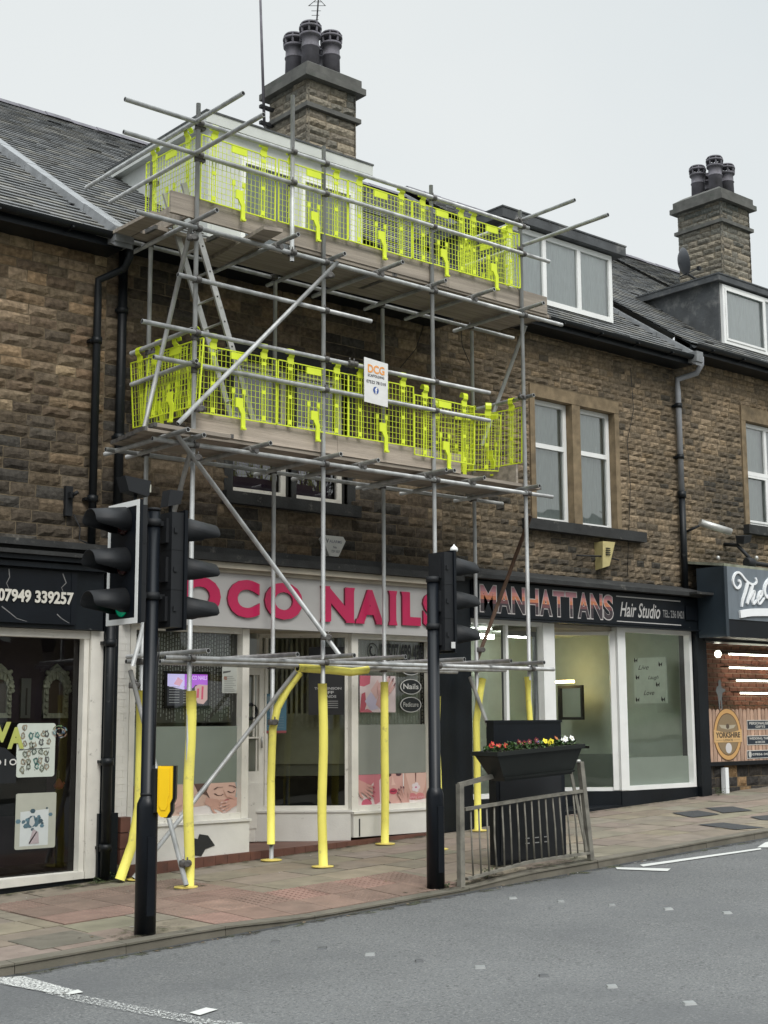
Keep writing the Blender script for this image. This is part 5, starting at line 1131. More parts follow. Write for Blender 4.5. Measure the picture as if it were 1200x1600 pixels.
for k in range(3):
    for j in range(2): b.box(cx0+.42+k*.14, cx0+.48+k*.14, 9.940, 9.944, z0+.19+j*.05, z0+.20+j*.05, 0, (.4, .4, .4))
b.build('vent_marks', 'paint', cb)
# ------------------------------------------------------------------ things on the walls
def B_(f): b = MB(); f(b); return b
t = thing('alarm_box', 'white shield shaped alarm box on the sooty wall above the nail salon', 'alarm box', (10.12, 12.8, 3.57))
b = MB(); b.prism([(9.95, 3.77), (9.99, 3.81), (10.26, 3.81), (10.30, 3.76), (10.19, 3.565), (10.05, 3.565)], 12.75, 12.83, 0, (.62, .61, .57)); b.build('case', 'paint', t)
b = MB(); text(b, 'V', 10.0, 10.04, 3.72, 3.77, 12.7485, 0, 0, (.08, .08, .1), .03); text(b, 'ALARMS', 10.05, 10.24, 3.725, 3.76, 12.7485, 0, 0, (.2, .2, .25), .01); text(b, 'No', 10.11, 10.16, 3.66, 3.69, 12.7485, 0, 0, (.12, .12, .14), .02); text(b, '729 1027', 10.08, 10.21, 3.61, 3.64, 12.7485, 0, 0, (.12, .12, .14), .02); b.build('lettering', 'paint', t)
t = thing('alarm_box', 'cream alarm box with louvres on the stone wall above the hair studio', 'alarm box', (15.07, 12.75, 3.78))
b = MB(); b.hexa([(14.90, 12.68, 3.74), (15.03, 12.66, 3.78), (15.22, 12.84, 3.80), (14.93, 12.84, 3.72), (14.90, 12.66, 4.12), (15.12, 12.62, 4.12), (15.22, 12.84, 4.12), (14.92, 12.84, 4.12)]); b.build('case', 'ochre', t)
b = MB()
for k in range(4): b.box(14.95, 15.03, 12.635, 12.66, 4.02-.03*k, 4.03-.03*k)
b.tube([(14.5, 12.80, 3.90), (14.92, 12.70, 3.91), (15.4, 12.8, 3.90)], .012, 6); b.build('louvre', 'blackmatt', t)
t = thing('wall_bracket', 'small black metal bracket bolted to the left building wall', 'bracket', (6.66, 12.8, 3.75))
b = MB(); b.box(6.62, 6.70, 12.79, 12.84, 3.74, 4.05); b.box(6.64, 6.68, 12.72, 12.80, 3.92, 3.98); b.tube([(6.66, 12.7, 3.95), (6.70, 12.68, 3.98)], .02, 8); b.tube([(6.72, 12.8, 3.76), (6.80, 12.8, 3.62), (6.78, 12.78, 3.5), (6.95, 12.7, 3.42)], .008, 6); b.build('plate', 'blackmatt', t)
t = thing('security_camera', 'white and dark bullet camera angled off the right building wall', 'camera', (17.7, 12.8, 4.5))
b = MB(); a, c = atY(1104, 815, 12.5), atY(1136, 832, 12.45); a.y = 12.62; c.y = 12.38; b.tube([a, c], [.06, .055], 12); b.build('body', 'alu', t)
b = MB(); b.tube([a+Vector((.02, -.02, -.03)), a+Vector((-.1, .22, -.14))], .02, 8); b.build('arm', 'blackmatt', t)
t = thing('floodlight', 'black floodlight on an arm above the gift shop sign', 'floodlight', (18, 12.6, 4.1))
b = MB(); p = atY(1152, 850, 12.6); q = atY(1145, 885, 12.3)
b.tube([(p.x, 12.84, p.z+.02), (p.x, 12.60, p.z-.02), (p.x-.05, 12.30, p.z-.30)], .03, 8); b.tube([(p.x-.1, 12.3, p.z-.33), (p.x+2.4, 12.3, p.z-.36)], .035, 8); b.lathe((p.x-.22, 12.3, p.z-.33), [(.06, 0), (.08, .02), (.08, .16), (.05, .19)], 12, ax=(1, 0, 0)); b.hexa([(p.x-.05, 12.45, p.z-.02), (p.x+.13, 12.45, p.z+.02), (p.x+.13, 12.58, p.z+.05), (p.x-.05, 12.58, p.z), (p.x-.06, 12.42, p.z+.1), (p.x+.14, 12.42, p.z+.14), (p.x+.14, 12.58, p.z+.15), (p.x-.06, 12.58, p.z+.12)])
b.build('lamp_arm', 'blackmatt', t)
b = MB()
for px_ in (1122, 1182): p2 = atY(px_, 872, 12.1); b.lathe((p2.x, 12.1, p2.z-.03), [(.015, 0), (.03, .02), (.028, .05), (.008, .065)], 8)
b.build('lamp_cap', 'alu', t)
t = thing('satellite_dish', 'dark satellite dish beside the right hand chimney', 'satellite dish', (22.2, 15.4, 10.4))
p = atY(1062, 410, 15.3); b = MB(); b.lathe(p, [(.005, .0), (.10, .012), (.19, .04), (.26, .09), (.265, .095), (.19, .05), (.005, .01)], 24, ax=Vector((.80, -.50, .2)), cap=False); b.build('dish', 'dish', t)
b = MB(); b.tube([p+Vector((.02, 0, 0)), p+Vector((.25, .1, -.1)), (22.4, 15.75, p.z-.15)], .025, 8); b.tube([p+Vector((0, 0, -.28)), p+Vector((.3, -.2, -.1))], .012, 6); b.box(p.x+.27, p.x+.34, p.y-.24, p.y-.18, p.z-.14, p.z-.07); b.build('arm', 'blackmatt', t)
t = thing('tv_aerial', 'thin television aerial above the left chimney pots', 'aerial', (12.4, 16.1, 11.5))
b = MB(); p = atY(490, 42, 16.1); q = atY(498, -8, 16.1); b.tube([(p.x-.02, 16.1, p.z-.9), q], .013, 8); b.build('mast', 'blackmatt', t)
d_ = Vector((.76, -.65, 0))
for f_, w_ in ((.08, .055), (.22, .06), (.36, .06), (.5, .075), (.66, .14), (.78, .06), (.88, .16), (.99, .12)):
    c = p.lerp(q, f_); b = MB(); b.tube([c-d_*w_, c+d_*w_], .0045, 5); b.build('element', 'blackmatt', t)
b = MB(); b.tube([p.lerp(q, .66)-d_*.13, p.lerp(q, .9), p.lerp(q, .66)+d_*.13], .006, 5); b.build('element', 'blackmatt', t)
t = thing('mast', 'tall thin slightly leaning mast strapped to the left chimney', 'mast', (11.7, 16.3, 10.6))
b = MB(); p = atY(413, 197, 16.5); q = atY(405, -60, 16.5); b.tube([p, q], [.024, .018], 8); b.build('pole', 'pot', t)
b = MB()
for py_ in (168, 193): c = atY(413, py_, 16.5); b.box(c.x-.08, c.x+.25, c.y-.03, c.y+.03, c.z-.025, c.z+.025)
b.build('strap', 'blackmatt', t)
# weeds and moss by walls and poles; the bands also paint contact shade
def weed(x, y, n, s, lab, rgs):
    b = MB(); z = hp(x, y)
    for k in range(n):
        a = rgs.uniform(0, 6.28); r0 = abs(rgs.gauss(0, s*.6)); c = Vector((x+r0*math.cos(a), y+r0*math.sin(a)*.5, z+rgs.uniform(0, s*.7))); g_ = rgs.uniform(.6, 1.3); leafq(b, c, rgs.uniform(.01, .028), rgs, (.05*g_, .08*g_, .025*g_))
    tag(b.build('weed', 'leaf'), lab, 'weed', 'weeds at the foot of things')
m_ = bpy.data.materials.new('moss_dirt_and_contact_shade'); M['moss'] = m_; t_, b_ = nodes(m_); N_ = t_.nodes.new
tc_ = N_('ShaderNodeTexCoord'); n_ = N_('ShaderNodeTexNoise'); n_.inputs['Scale'].default_value = 9; n_.inputs['Detail'].default_value = 9; n_.inputs['Roughness'].default_value = .7; t_.links.new(tc_.outputs['Object'], n_.inputs[0])
a_ = N_('ShaderNodeAttribute'); a_.attribute_name = 'Col'; sb_ = N_('ShaderNodeMath'); sb_.operation = 'SUBTRACT'; t_.links.new(n_.outputs['Fac'], sb_.inputs[0]); t_.links.new(a_.outputs['Fac'], sb_.inputs[1])
mr_ = N_('ShaderNodeMapRange'); mr_.inputs[1].default_value = 0; mr_.inputs[2].default_value = .14; mr_.inputs[4].default_value = .85; t_.links.new(sb_.outputs[0], mr_.inputs[0]); t_.links.new(mr_.outputs[0], b_.inputs['Alpha'])
n2_ = N_('ShaderNodeTexNoise'); n2_.inputs['Scale'].default_value = 4; t_.links.new(tc_.outputs['Object'], n2_.inputs[0]); r_ = N_('ShaderNodeValToRGB'); r_.color_ramp.elements[0].color = (.035, .03, .022, 1); r_.color_ramp.elements[1].color = (.07, .08, .03, 1); r_.color_ramp.elements[0].position = .42; r_.color_ramp.elements[1].position = .6
t_.links.new(n2_.outputs['Fac'], r_.inputs[0]); t_.links.new(r_.outputs[0], b_.inputs['Base Color']); b_.inputs['Roughness'].default_value = .95
b = MB()
def moss_shade_band(x0, x1, y0, y1, edge, off):
    n = max(2, int((x1-x0)/.12)); ks = [0, .5, 1]
    for k in range(n):
        a, c = x0+(x1-x0)*k/n, x0+(x1-x0)*(k+1)/n
        for j in range(4):
            p, q = y0+(y1-y0)*j/4, y0+(y1-y0)*(j+1)/4; e = edge+.12*abs((j+.5)/4-.5)*2+.12*max(0, abs((k+.5)/n-.5)*2-.7)/.3
            zf = (lambda xx, yy: hp(xx, yy)+off) if off > .004 else (lambda xx, yy: rz(xx)+.006)
            b.poly([(a, p, zf(a, p)), (c, p, zf(c, p)), (c, q, zf(c, q)), (a, q, zf(a, q))], 0, (e, e, e))
moss_shade_band(8.5, 11.2, 9.46, 9.80, .42, .011); moss_shade_band(5.4, 6.3, 9.46, 9.95, .45, .011); moss_shade_band(1, 16.5, 9.27, 9.425, .44, .0); moss_shade_band(6.4, 7.4, 12.40, 12.68, .38, .011); moss_shade_band(7.4, 11.9, 12.5, 12.62, .42, .011); moss_shade_band(12, 17.3, 12.5, 12.62, .44, .011); moss_shade_band(2, 6.9, 12.5, 12.66, .42, .011)
moss_shade_band(7.15, 7.5, 11.35, 11.65, .44, .011); moss_shade_band(8.8, 9.15, 11.35, 11.65, .46, .011); moss_shade_band(9.8, 11.05, 9.85, 10.2, .44, .011)
struct(b.build('moss_dirt_and_contact_shade', 'moss', loc=(0, 0, 0)))  # moss and dirt, with contact shade painted in at the feet
rl = random.Random(77); b = MB()
for k in range(170):
    x_ = rl.uniform(4, 18); gut = rl.random() < .55; y_ = rl.uniform(9.33, 9.42) if gut else rl.uniform(9.7, 12.5); z_ = rz(x_)+.005 if gut else hp(x_, y_)+.008; a_ = rl.uniform(0, 6.28); r_ = rl.uniform(.006, .018)
    c_ = rl.choice([(.10, .07, .04), (.16, .11, .06), (.06, .045, .03), (.35, .34, .32), (.22, .16, .1)]); b.poly([(x_+r_*math.cos(a_+t_)*(1.5 if t_ in (0, 3.1) else .7), y_+r_*math.sin(a_+t_)*(1.5 if t_ in (0, 3.1) else .7), z_+(.004 if t_ > 3 else 0)) for t_ in (0, 1.4, 3.1, 4.6)], 0, c_)
o_ = struct(b.build('leaf_litter', 'paint'), 'stuff'); o_['label'] = 'scattered dead leaves and grit along the gutter and on the pavement'; o_['category'] = 'litter'
rw = random.Random(8)
weed(7.2, 12.6, 90, .10, 'dark moss and weed in the gap beside the white brick pier', rw); weed(6.95, 12.55, 60, .07, 'weeds below the tattoo studio frame corner', rw); weed(8.95, 9.6, 50, .05, 'low moss round the farther traffic light base', rw); weed(9.5, 9.62, 80, .12, 'grassy moss strip under the bent railing', rw); weed(17.15, 12.5, 120, .16, 'bushy weed growing by the black pilaster at the right', rw); weed(10.9, 9.75, 40, .06, 'small weed behind the right railing post', rw)
b = MB(); b.box(17.50, 17.58, 12.62, 12.70, zg(17.5), .90); tag(b.build('short_pipe', 'letterwhite'), 'short white vent pipe against the dark stone base at the right', 'pipe')
# cardboard hazard: brick block at the foot of the pier
b = MB()
for k in range(3): b.box(7.24, 7.355, 12.60, 12.70, zg(7.3)+.14+k*.16, zg(7.3)+.29+k*.16)
tag(b.build('brick_stack', 'tile'), 'column of bare brown bricks at the foot of the white pier', 'bricks')
# ------------------------------------------------------------------ behind the shop glass
YG = 12.79
def pxrect(x0, y0, x1, y1, Y):
    a, b = atY(x0, (y0+y1)/2, Y), atY(x1, (y0+y1)/2, Y); c, d = atY((x0+x1)/2, y0, Y), atY((x0+x1)/2, y1, Y); return a.x, b.x, d.z, c.z
def rnd_rect(x0, x1, z0, z1, r_, n=5):
    o_ = []
    for (cx, cz, a0) in ((x1-r_, z1-r_, 0), (x0+r_, z1-r_, 90), (x0+r_, z0+r_, 180), (x1-r_, z0+r_, 270)):
        for k in range(n+1): t_ = R(a0+90*k/n); o_.append((cx+r_*math.cos(t_), cz+r_*math.sin(t_)))
    return o_
# tattoo studio window
x0, x1, z0, z1 = pxrect(26, 1130, 86, 1214, 12.80); b = MB(); b.prism(rnd_rect(x0, x1, z0, z1, .03)[::-1][::-1], 12.80, 12.806, 0, (.55, .60, .55))
rg = random.Random(4)
for k in range(26):
    cx, cz = x0+.05+(x1-x0-.1)*((k % 5)+rg.uniform(.1, .7))/5, z0+.05+(z1-z0-.1)*((k//5)+rg.uniform(.2, .8))/5.4; cc = rg.choice([(.12, .16, .13), (.16, .18, .14), (.08, .2, .18), (.2, .2, .14), (.1, .1, .1), (.28, .24, .18)])
    sh = [(cx+rg.uniform(.5, 1)*.034*math.cos(t_*.52), cz+rg.uniform(.5, 1)*.045*math.sin(t_*.52)) for t_ in range(12)]
    b.poly([(p[0], 12.7985, p[1]) for p in sh], 0, cc); b.poly([(cx+(p[0]-cx)*.5, 12.7975, cz+(p[1]-cz)*.5) for p in sh], 0, (.45, .5, .45))
    for j in range(3):
        for q in stroke([(cx+rg.uniform(-.03, .03), cz+rg.uniform(-.04, .04)), (cx+rg.uniform(-.03, .03), cz+rg.uniform(-.04, .04))], .006, .002): b.poly([(p[0], 12.797, p[1]) for p in q], 0, (.07, .08, .08))
b.poly([(x0+.02, 12.797, (z0+z1)/2), (x1-.06, 12.797, (z0+z1)/2+.015), (x1-.06, 12.797, (z0+z1)/2+.022), (x0+.02, 12.797, (z0+z1)/2+.007)], 0, (.1, .1, .1))
tag(b.build('poster', 'print'), 'pale flash sheet poster covered in small ink drawings in the tattoo studio window', 'poster')
x0, x1, z0, z1 = pxrect(24, 1239, 87, 1326, 12.80); b = MB(); b.prism(rnd_rect(x0, x1, z0, z1, .02), 12.80, 12.806, 0, (.42, .43, .37))
b.poly([(x0+.05, 12.799, z0+.03), (x1-.08, 12.799, z0+.03), (x1-.08, 12.799, z0+.38), (x0+.05, 12.799, z0+.36)], 0, (.58, .62, .62))
cx, cz = (x0+x1)/2-.02, z0+.22
for k in range(60):
    a = rg.uniform(0, 6.28); rr = abs(rg.gauss(0, .055)); px_, pz_ = cx+rr*1.1*math.cos(a), cz+.05+rr*math.sin(a)*.9; s_ = rg.uniform(.012, .03); v_ = rg.uniform(.4, 1.3)
    b.poly([(px_+s_*math.cos(t_*1.05), 12.798-k*.00002, pz_+s_*math.sin(t_*1.05)*.8) for t_ in range(6)], 0, (.09*v_, .16*v_, .20*v_))
for pts, c_ in (([(cx-.05, cz-.17), (cx-.01, cz-.03), (cx+.05, cz-.06), (cx+.06, cz-.17)], (.42, .36, .38)), ([(cx-.045, cz+.07), (cx-.01, cz+.10), (cx+.01, cz+.03), (cx-.02, cz-.01), (cx-.05, cz+.02)], (.50, .52, .52)), ([(cx-.05, cz-.16), (cx+.03, cz-.05), (cx+.035, cz-.06), (cx-.04, cz-.17)], (.05, .06, .08))): b.poly([(p[0], 12.7955, p[1]) for p in pts], 0, c_)
tag(b.build('poster', 'print'), 'cream poster with a blue ink portrait low in the tattoo studio window', 'poster')
b = MB(); p = atY(93, 1143, 12.795); rg = random.Random(9)
for k in range(46):
    a = rg.uniform(0, 6.28); rr = rg.uniform(.03, .085); q = (p.x+rr*math.cos(a), p.z+rr*math.sin(a)*.8); q2 = (p.x+rr*math.cos(a+.5), p.z+rr*math.sin(a+.5)*.8)
    for s_ in stroke([q, q2], .010, .004): b.poly([(w_[0], 12.795-k*.00003, w_[1]) for w_ in s_], 0, rg.choice([(.35, .22, .16), (.10, .24, .28), (.12, .2, .1), (.3, .3, .28), (.08, .1, .16)]))
tag(b.build('window_sticker', 'print'), 'small multicoloured scribbled sticker at the corner of the flash sheet', 'sticker')
b = MB(); p = atY(93, 1226, 12.9); b.lathe((p.x, 12.92, p.z-.05), [(.005, 0), (.04, .01), (.055, .04), (.03, .075), (.012, .11)], 12, c=(.40, .09, .08)); b.tube([(p.x, 12.92, p.z+.05), (p.x, 12.92, p.z+.14)], .003, 5, c=(.3, .3, .3)); b.lathe((p.x+.045, 12.90, p.z), [(.004, 0), (.018, .01), (.004, .03)], 8, c=(.4, .1, .08)); b.lathe((p.x-.045, 12.90, p.z-.03), [(.004, 0), (.018, .01), (.004, .03)], 8, c=(.4, .1, .08))
tag(b.build('ornament', 'paint'), 'small red hanging ornament between the two posters', 'ornament')
t = thing('window_lettering', 'yellow green and white vinyl letters on the tattoo studio glass', 'lettering', (5.9, 12.79, 1.2)); b = MB()
for (s, px0, py0, px1, py1, sh) in (('V', -10, 1128, 17, 1160, 0), ('A', 12, 1136, 38, 1170, 0)):
    a0, a1, c0, c1 = pxrect(px0, py0, px1, py1, 12.79); text(b, s, a0, a1, c0, c1, 12.79, 0, 0, (.42, .46, .12), .05); b.build('letters', 'print', t); b = MB()
a0, a1, c0, c1 = pxrect(-8, 1186, 26, 1196, 12.79); text(b, 'D I O', a0, a1, c0, c1, 12.79, 0, 0, (.6, .6, .58), .02, 0)
b.build('letters', 'print', t)
b = MB(); a0, a1, c0, c1 = pxrect(-60, 1150, 26, 1225, 12.80); b.prism([(a0, c0), (a1, c0), (a1, c0+.24), (a1-.12, c0+.34), (a0, c0+.42)], 12.80, 12.806, 0, (.01, .012, .015)); tag(b.build('window_panel', 'print'), 'black vinyl panel behind the letters at the left edge', 'panel')
for (cxp, wd, lab) in ((86, 42, 'ornate white framed arched mirror seen in the tattoo studio, the right one'), (-2, 40, 'ornate white framed mirror cut off by the left picture edge')):
    Ym = 13.30; a0, a1, c0, c1 = pxrect(cxp-wd/2, 1040, cxp+wd/2, 1122, Ym); t = thing('mirror', lab, 'mirror', ((a0+a1)/2, Ym, c0)); w_ = a1-a0; h_ = c1-c0; cx = (a0+a1)/2; b = MB()
    arch = lambda k, rx, rz, zc: (cx+rx*math.cos(R(k)), zc+rz*math.sin(R(k)))
    zc = c0+h_*.52; o_ = [arch(a, w_*.46, h_*.40, zc) for a in range(0, 181, 12)]; i_ = [arch(a, w_*.28, h_*.22, zc) for a in range(0, 181, 12)]
    for k in range(len(o_)-1):
        r2 = 1+.06*math.sin(k*2.6); b.prism([o_[k], o_[k+1], i_[k+1], i_[k]], Ym-.03-.015*(k % 2), Ym+.01)
        b.lathe((o_[k][0], Ym-.03, o_[k][1]), [(.005, 0), (.028*r2, .01), (.02, .03)], 8, ax=(0, -1, 0))
    b.box(cx-w_*.46, cx-w_*.28, Ym-.03, Ym+.01, c0, zc); b.box(cx+w_*.28, cx+w_*.46, Ym-.03, Ym+.01, c0, zc); b.box(cx-w_*.46, cx+w_*.46, Ym-.035, Ym+.01, c0, c0+.05)
    b.prism([(cx-.09, zc+h_*.36), (cx+.09, zc+h_*.36), (cx+.05, zc+h_*.44), (cx, c1+.02), (cx-.05, zc+h_*.44)], Ym-.035, Ym+.01)
    for k in range(7): b.lathe((cx-w_*.37, Ym-.03, c0+.05+k*.07), [(.005, 0), (.026, .01), (.015, .028)], 8, ax=(0, -1, 0)); b.lathe((cx+w_*.37, Ym-.03, c0+.05+k*.07), [(.005, 0), (.026, .01), (.015, .028)], 8, ax=(0, -1, 0))
    b.build('frame', 'plaster', t); b = MB(); b.poly([(p[0], Ym-.005, p[1]) for p in [(cx-w_*.3, c0+.04), (cx+w_*.3, c0+.04)]+i_[:]], 0, (.11, .07, .05)); b.build('glass', 'paint', t)
Ym = 13.30; a0, a1, c0, c1 = pxrect(31, 1060, 46, 1122, Ym); b = MB(); b.box(a0, a1, Ym-.03, Ym, c0, c1, 0, (.16, .155, .14)); b.box(a0+.05, a1-.04, Ym-.035, Ym-.029, c0+.03, c1-.1, 0, (.04, .03, .025)); tag(b.build('picture_frame', 'paint'), 'tall narrow pale frame hanging between the two ornate mirrors', 'frame')
b = MB(); b.box(1.6, 7.12, 13.31, 13.36, .2, 2.9); b.build('partition', 'purple', bA)
b = MB(); a0, a1, c0, c1 = pxrect(-80, 1126, 72, 1132, 13.1); b.box(3.2, a1, 13.05, 13.29, c0-.9, c0+.02); tag(b.build('counter', 'blackclean'), 'dark counter below the mirrors in the tattoo studio', 'counter')
# nail salon: bead strings, screen, notices, film, beauty prints
def beads(x0, x1, z0, z1, y, lab, frame=None, step=.034, wd=.004, mt='bead', jag=.12):
    b = MB(); rg = random.Random(int(x0*100)); x = x0
    if frame: b.frame(*frame)
    while x < x1:
        zb_ = z0+rg.uniform(0, jag); n = int((z1-zb_)/.045)
        if mt == 'bead':
            for k in range(n):
                z = zb_+k*.045; w_ = wd*rg.uniform(.7, 1.3); b.box(x-w_, x+w_, y, y+.006, z, z+.032)
        else: b.box(x-wd*2.4, x+wd*2.4, y, y+.004, zb_, z1)
        x += step*rg.uniform(.85, 1.15)
    tag(b.build('bead_curtain', mt), lab, 'bead curtain', 'bead curtains in the nail salon windows')
beads(7.46, 8.78, 1.62, 2.62, 12.86, 'silvery bead strings hanging in the left nail salon window', wd=.0045)
beads(10.46, 11.62, 1.55, 2.62, 12.86, 'pale bead strings hanging in the right nail salon window', wd=.006, mt='bead', step=.05)
beads(.12, 1.06, 1.55, 2.62, .25, 'long olive strips hanging in the angled nail salon window', (SO, SU, SN), .06, .006, 'bead2', .02)
b = MB(); b.box(7.42, 8.82, YG, YG+.002, .60, .60) if False else None
for (a_, c_, zz_, cc_, lab_) in ((7.44, 8.77, 1.62, (.20, .19, .155), 'dim grey backing added to lighten the glass behind the left nail salon beads'), (10.46, 11.60, 1.50, (.66, .64, .56), 'pale backing blind behind the right window beads of the nail salon')):
    b = MB(); b.box(a_, c_, 12.885, 12.89, zz_, 2.63, 0, cc_); tag(b.build('window_backing', 'paint'), lab_, 'blind')  # left backing is added only to lighten the near-black window
def film(x0, x1, z0, z1, lab, mt, y=YG): b = MB(); b.poly([(x0, y, z0), (x1, y, z0), (x1, y, z1), (x0, y, z1)]); tag(b.build('frosted_film', mt), lab, 'window film')
a0, a1, c0, c1 = pxrect(200, 1135, 375, 1225, YG); film(7.42, 8.80, c0-.02, c1, 'grey green frosted film band across the left nail salon window', 'frost', 12.785)
a0, a1, c0, c1 = pxrect(552, 1132, 672, 1206, YG); film(10.45, 11.60, c0-.02, c1, 'pale frosted film band across the right nail salon window', 'frost2', 12.785)
SKIN, SK2, SK3, PINK, DPINK, WH = (.50, .30, .24), (.60, .40, .33), (.36, .19, .15), (.55, .16, .20), (.32, .05, .08), (.62, .58, .56)
def hand(cx, cz, s, ang, skin, nail, flip=1):
    """relaxed hand seen from above: palm, four unequal fingers, thumb, painted nails"""
    out = []; ca, sa = math.cos(R(ang)), math.sin(R(ang)); T = lambda u, v: (cx+s*(u*ca-v*flip*sa), cz+s*(u*sa+v*flip*ca)*1.0)
    out.append(([T(*p) for p in [(-.9, -.22), (-.3, -.30), (.05, -.32), (.2, -.1), (.2, .22), (0, .32), (-.3, .28), (-.9, .2)]], skin))
    for k, (v, l_, da) in enumerate(((-.24, .55, -8), (-.08, .68, -3), (.09, .64, 3), (.25, .48, 9))):
        pts = [(.1, v), (.1+l_*.5, v+l_*.5*math.sin(R(da))), (.1+l_, v+l_*math.sin(R(da))*1.3)]
        for q in stroke([T(*p) for p in pts], s*.15, s*.10): out.append((q, tuple(min(1, c*(1.06 if k % 2 else .96)) for c in skin)))
        e = pts[-1]; out.append(([T(e[0]+.02+.11*math.cos(t_*.785), e[1]+.05*math.sin(t_*.785)) for t_ in range(8)], nail))
        for q in stroke([T(.1, v+.085), T(.1+l_, v+.085+l_*math.sin(R(da))*1.3)], s*.018): out.append((q, SK3))
    for q in stroke([T(-.35, -.28), T(-.05, -.52), T(.15, -.55)], s*.17, s*.12): out.append((q, skin))
    return out
x0, x1, z0, z1 = 7.43, 8.80, .635, .97
sh = [([(0, 0), (1, 0), (1, 1), (0, 1)], (.52, .37, .30)), ([(0, 0), (.17, 0), (.15, 1), (0, 1)], (.12, .09, .09)), ([(.08, 0), (.14, .1), (.12, .6), (.16, 1), (.09, 1), (.06, .4)], (.22, .17, .16)),
      ([(.45, .05), (.8, .0), (1, 0), (1, .22), (.7, .30), (.45, .22)], WH), ([(.74, .99), (.70, .7), (.735, .45), (.80, .28), (.88, .25), (.955, .42), (.985, .75), (.96, 1.0)], SK2), ([(.58, 1), (.62, .72), (.70, .62), (.735, .5), (.70, .75), (.73, 1)], (.10, .06, .05)),
      ([(.97, 1), (.985, .8), (.975, .5), (1, .3), (1, 1)], (.30, .36, .36)), (ell(.90, .42, .035, .05, 12), (.48, .14, .15)), ([(.865, .44), (.90, .455), (.935, .44), (.90, .43)], (.25, .05, .07)), ([(.855, .78), (.885, .60), (.90, .52), (.875, .55), (.865, .62)], (.45, .27, .21))]
for q in stroke([(.775, .66), (.80, .60), (.835, .59), (.855, .63)], .018, .010) + stroke([(.90, .72), (.925, .67), (.95, .68), (.965, .73)], .018, .01) + stroke([(.77, .80), (.80, .86), (.85, .86)], .02, .008) + stroke([(.91, .9), (.95, .88), (.975, .82)], .02, .008): sh.append((q, (.06, .03, .03)))
b = MB(); picture(b, x0, x1, z0, z1, 12.784, sh)
hs_ = hand(.72*1, .0, 1, 0, SKIN, PINK)
def addhand(b, x, z, s, ang, skin, nail, flip, y):
    for k, (pts, c_) in enumerate(hand(x, z, s, ang, skin, nail, flip)): b.poly([(p[0], y-.0003*k, min(z1+.0, max(z0, p[1]))) for p in pts], 0, c_)
addhand(b, 8.52, .74, .17, -18, SKIN, (.62, .45, .42), 1, 12.778); addhand(b, 8.70, .74, .16, 198, (.55, .33, .27), (.62, .45, .42), 1, 12.774)
addhand(b, 8.02, .80, .20, 200, (.55, .36, .30), (.6, .42, .38), -1, 12.778)
tag(b.build('window_print', 'print'), 'wide print of a resting woman with folded hands, low in the left salon window', 'print')
x0, x1, z0, z1 = 10.46, 11.60, .635, .995; b = MB()
sh = [([(0, 0), (1, 0), (1, 1), (0, 1)], (.60, .50, .49)), ([(0, 1), (0, .55), (.2, .6), (.36, 1)], (.50, .17, .20)), (ell(.16, .06, .07, .16, 14, 0, 360), (.50, .10, .16)), ([(.27, 0), (.34, .1), (.33, .8), (.40, 1), (.27, 1), (.24, .4)], (.48, .16, .19)),
      ([(.40, 1), (.38, .55), (.42, .15), (.49, 0), (.66, 0), (.665, 1)], (.56, .33, .29)), ([(.42, 1), (.43, .93), (.47, .90), (.50, .94), (.50, 1)], (.07, .03, .04)), ([(.56, 1), (.57, .93), (.61, .91), (.64, .95), (.64, 1)], (.07, .03, .04)), ([(.515, .95), (.54, .70), (.56, .64), (.50, .62), (.505, .7)], (.66, .44, .38)),
      (ell(.525, .42, .055, .10, 16), (.42, .05, .09)), ([(.475, .42), (.50, .45), (.525, .435), (.55, .45), (.575, .42), (.525, .40)], (.10, .01, .03)), ([(.40, 0), (.40, .3), (.46, .15), (.5, 0)], (.10, .05, .06)), ([(.66, 0), (.672, 0), (.672, 1), (.66, 1)], (.7, .68, .66)),
      ([(.672, 0), (1, 0), (1, 1), (.672, 1)], (.50, .30, .25)), ([(.70, .95), (.75, .5), (.80, .22), (.92, .22), (.97, .5), (1, .9), (1, 1), (.70, 1)], (.60, .40, .34)), ([(.672, 0), (1, 0), (1, .14), (.84, .08), (.672, .2)], (.66, .60, .58)), ([(.83, 1), (.835, .7), (.845, .7), (.85, 1)], (.16, .07, .06)), (ell(.79, .22, .06, .12, 12), (.52, .18, .19)), (ell(.90, .22, .06, .12, 12), (.54, .20, .2))]
for k in range(5): sh.append((ell(.84+.035*math.cos(k*1.257), .52+.10*math.sin(k*1.257), .028, .07, 10), (.66, .58, .60)))
sh.append((ell(.84, .52, .015, .03, 10), (.45, .1, .2)))
picture(b, x0, x1, z0, z1, 12.784, sh)
addhand(b, 10.60, .84, .20, -28, (.52, .28, .25), DPINK, 1, 12.772); addhand(b, 11.22, .70, .17, 118, (.52, .3, .26), (.08, .02, .04), 1, 12.772)
for k in range(5): b.poly([(p[0], 12.770-.0002*k, p[1]) for p in ell(11.33+k*.022, .70+.006*(k % 2), .010, .014, 8)], 0, (.62, .30, .32)); b.poly([(p[0], 12.770-.0002*k, p[1]) for p in ell(11.46+k*.022, .70+.006*(k % 2), .010, .014, 8)], 0, (.62, .30, .32))
tag(b.build('window_print', 'print'), 'three panel print with nails, red lips and feet low in the right salon window', 'print')
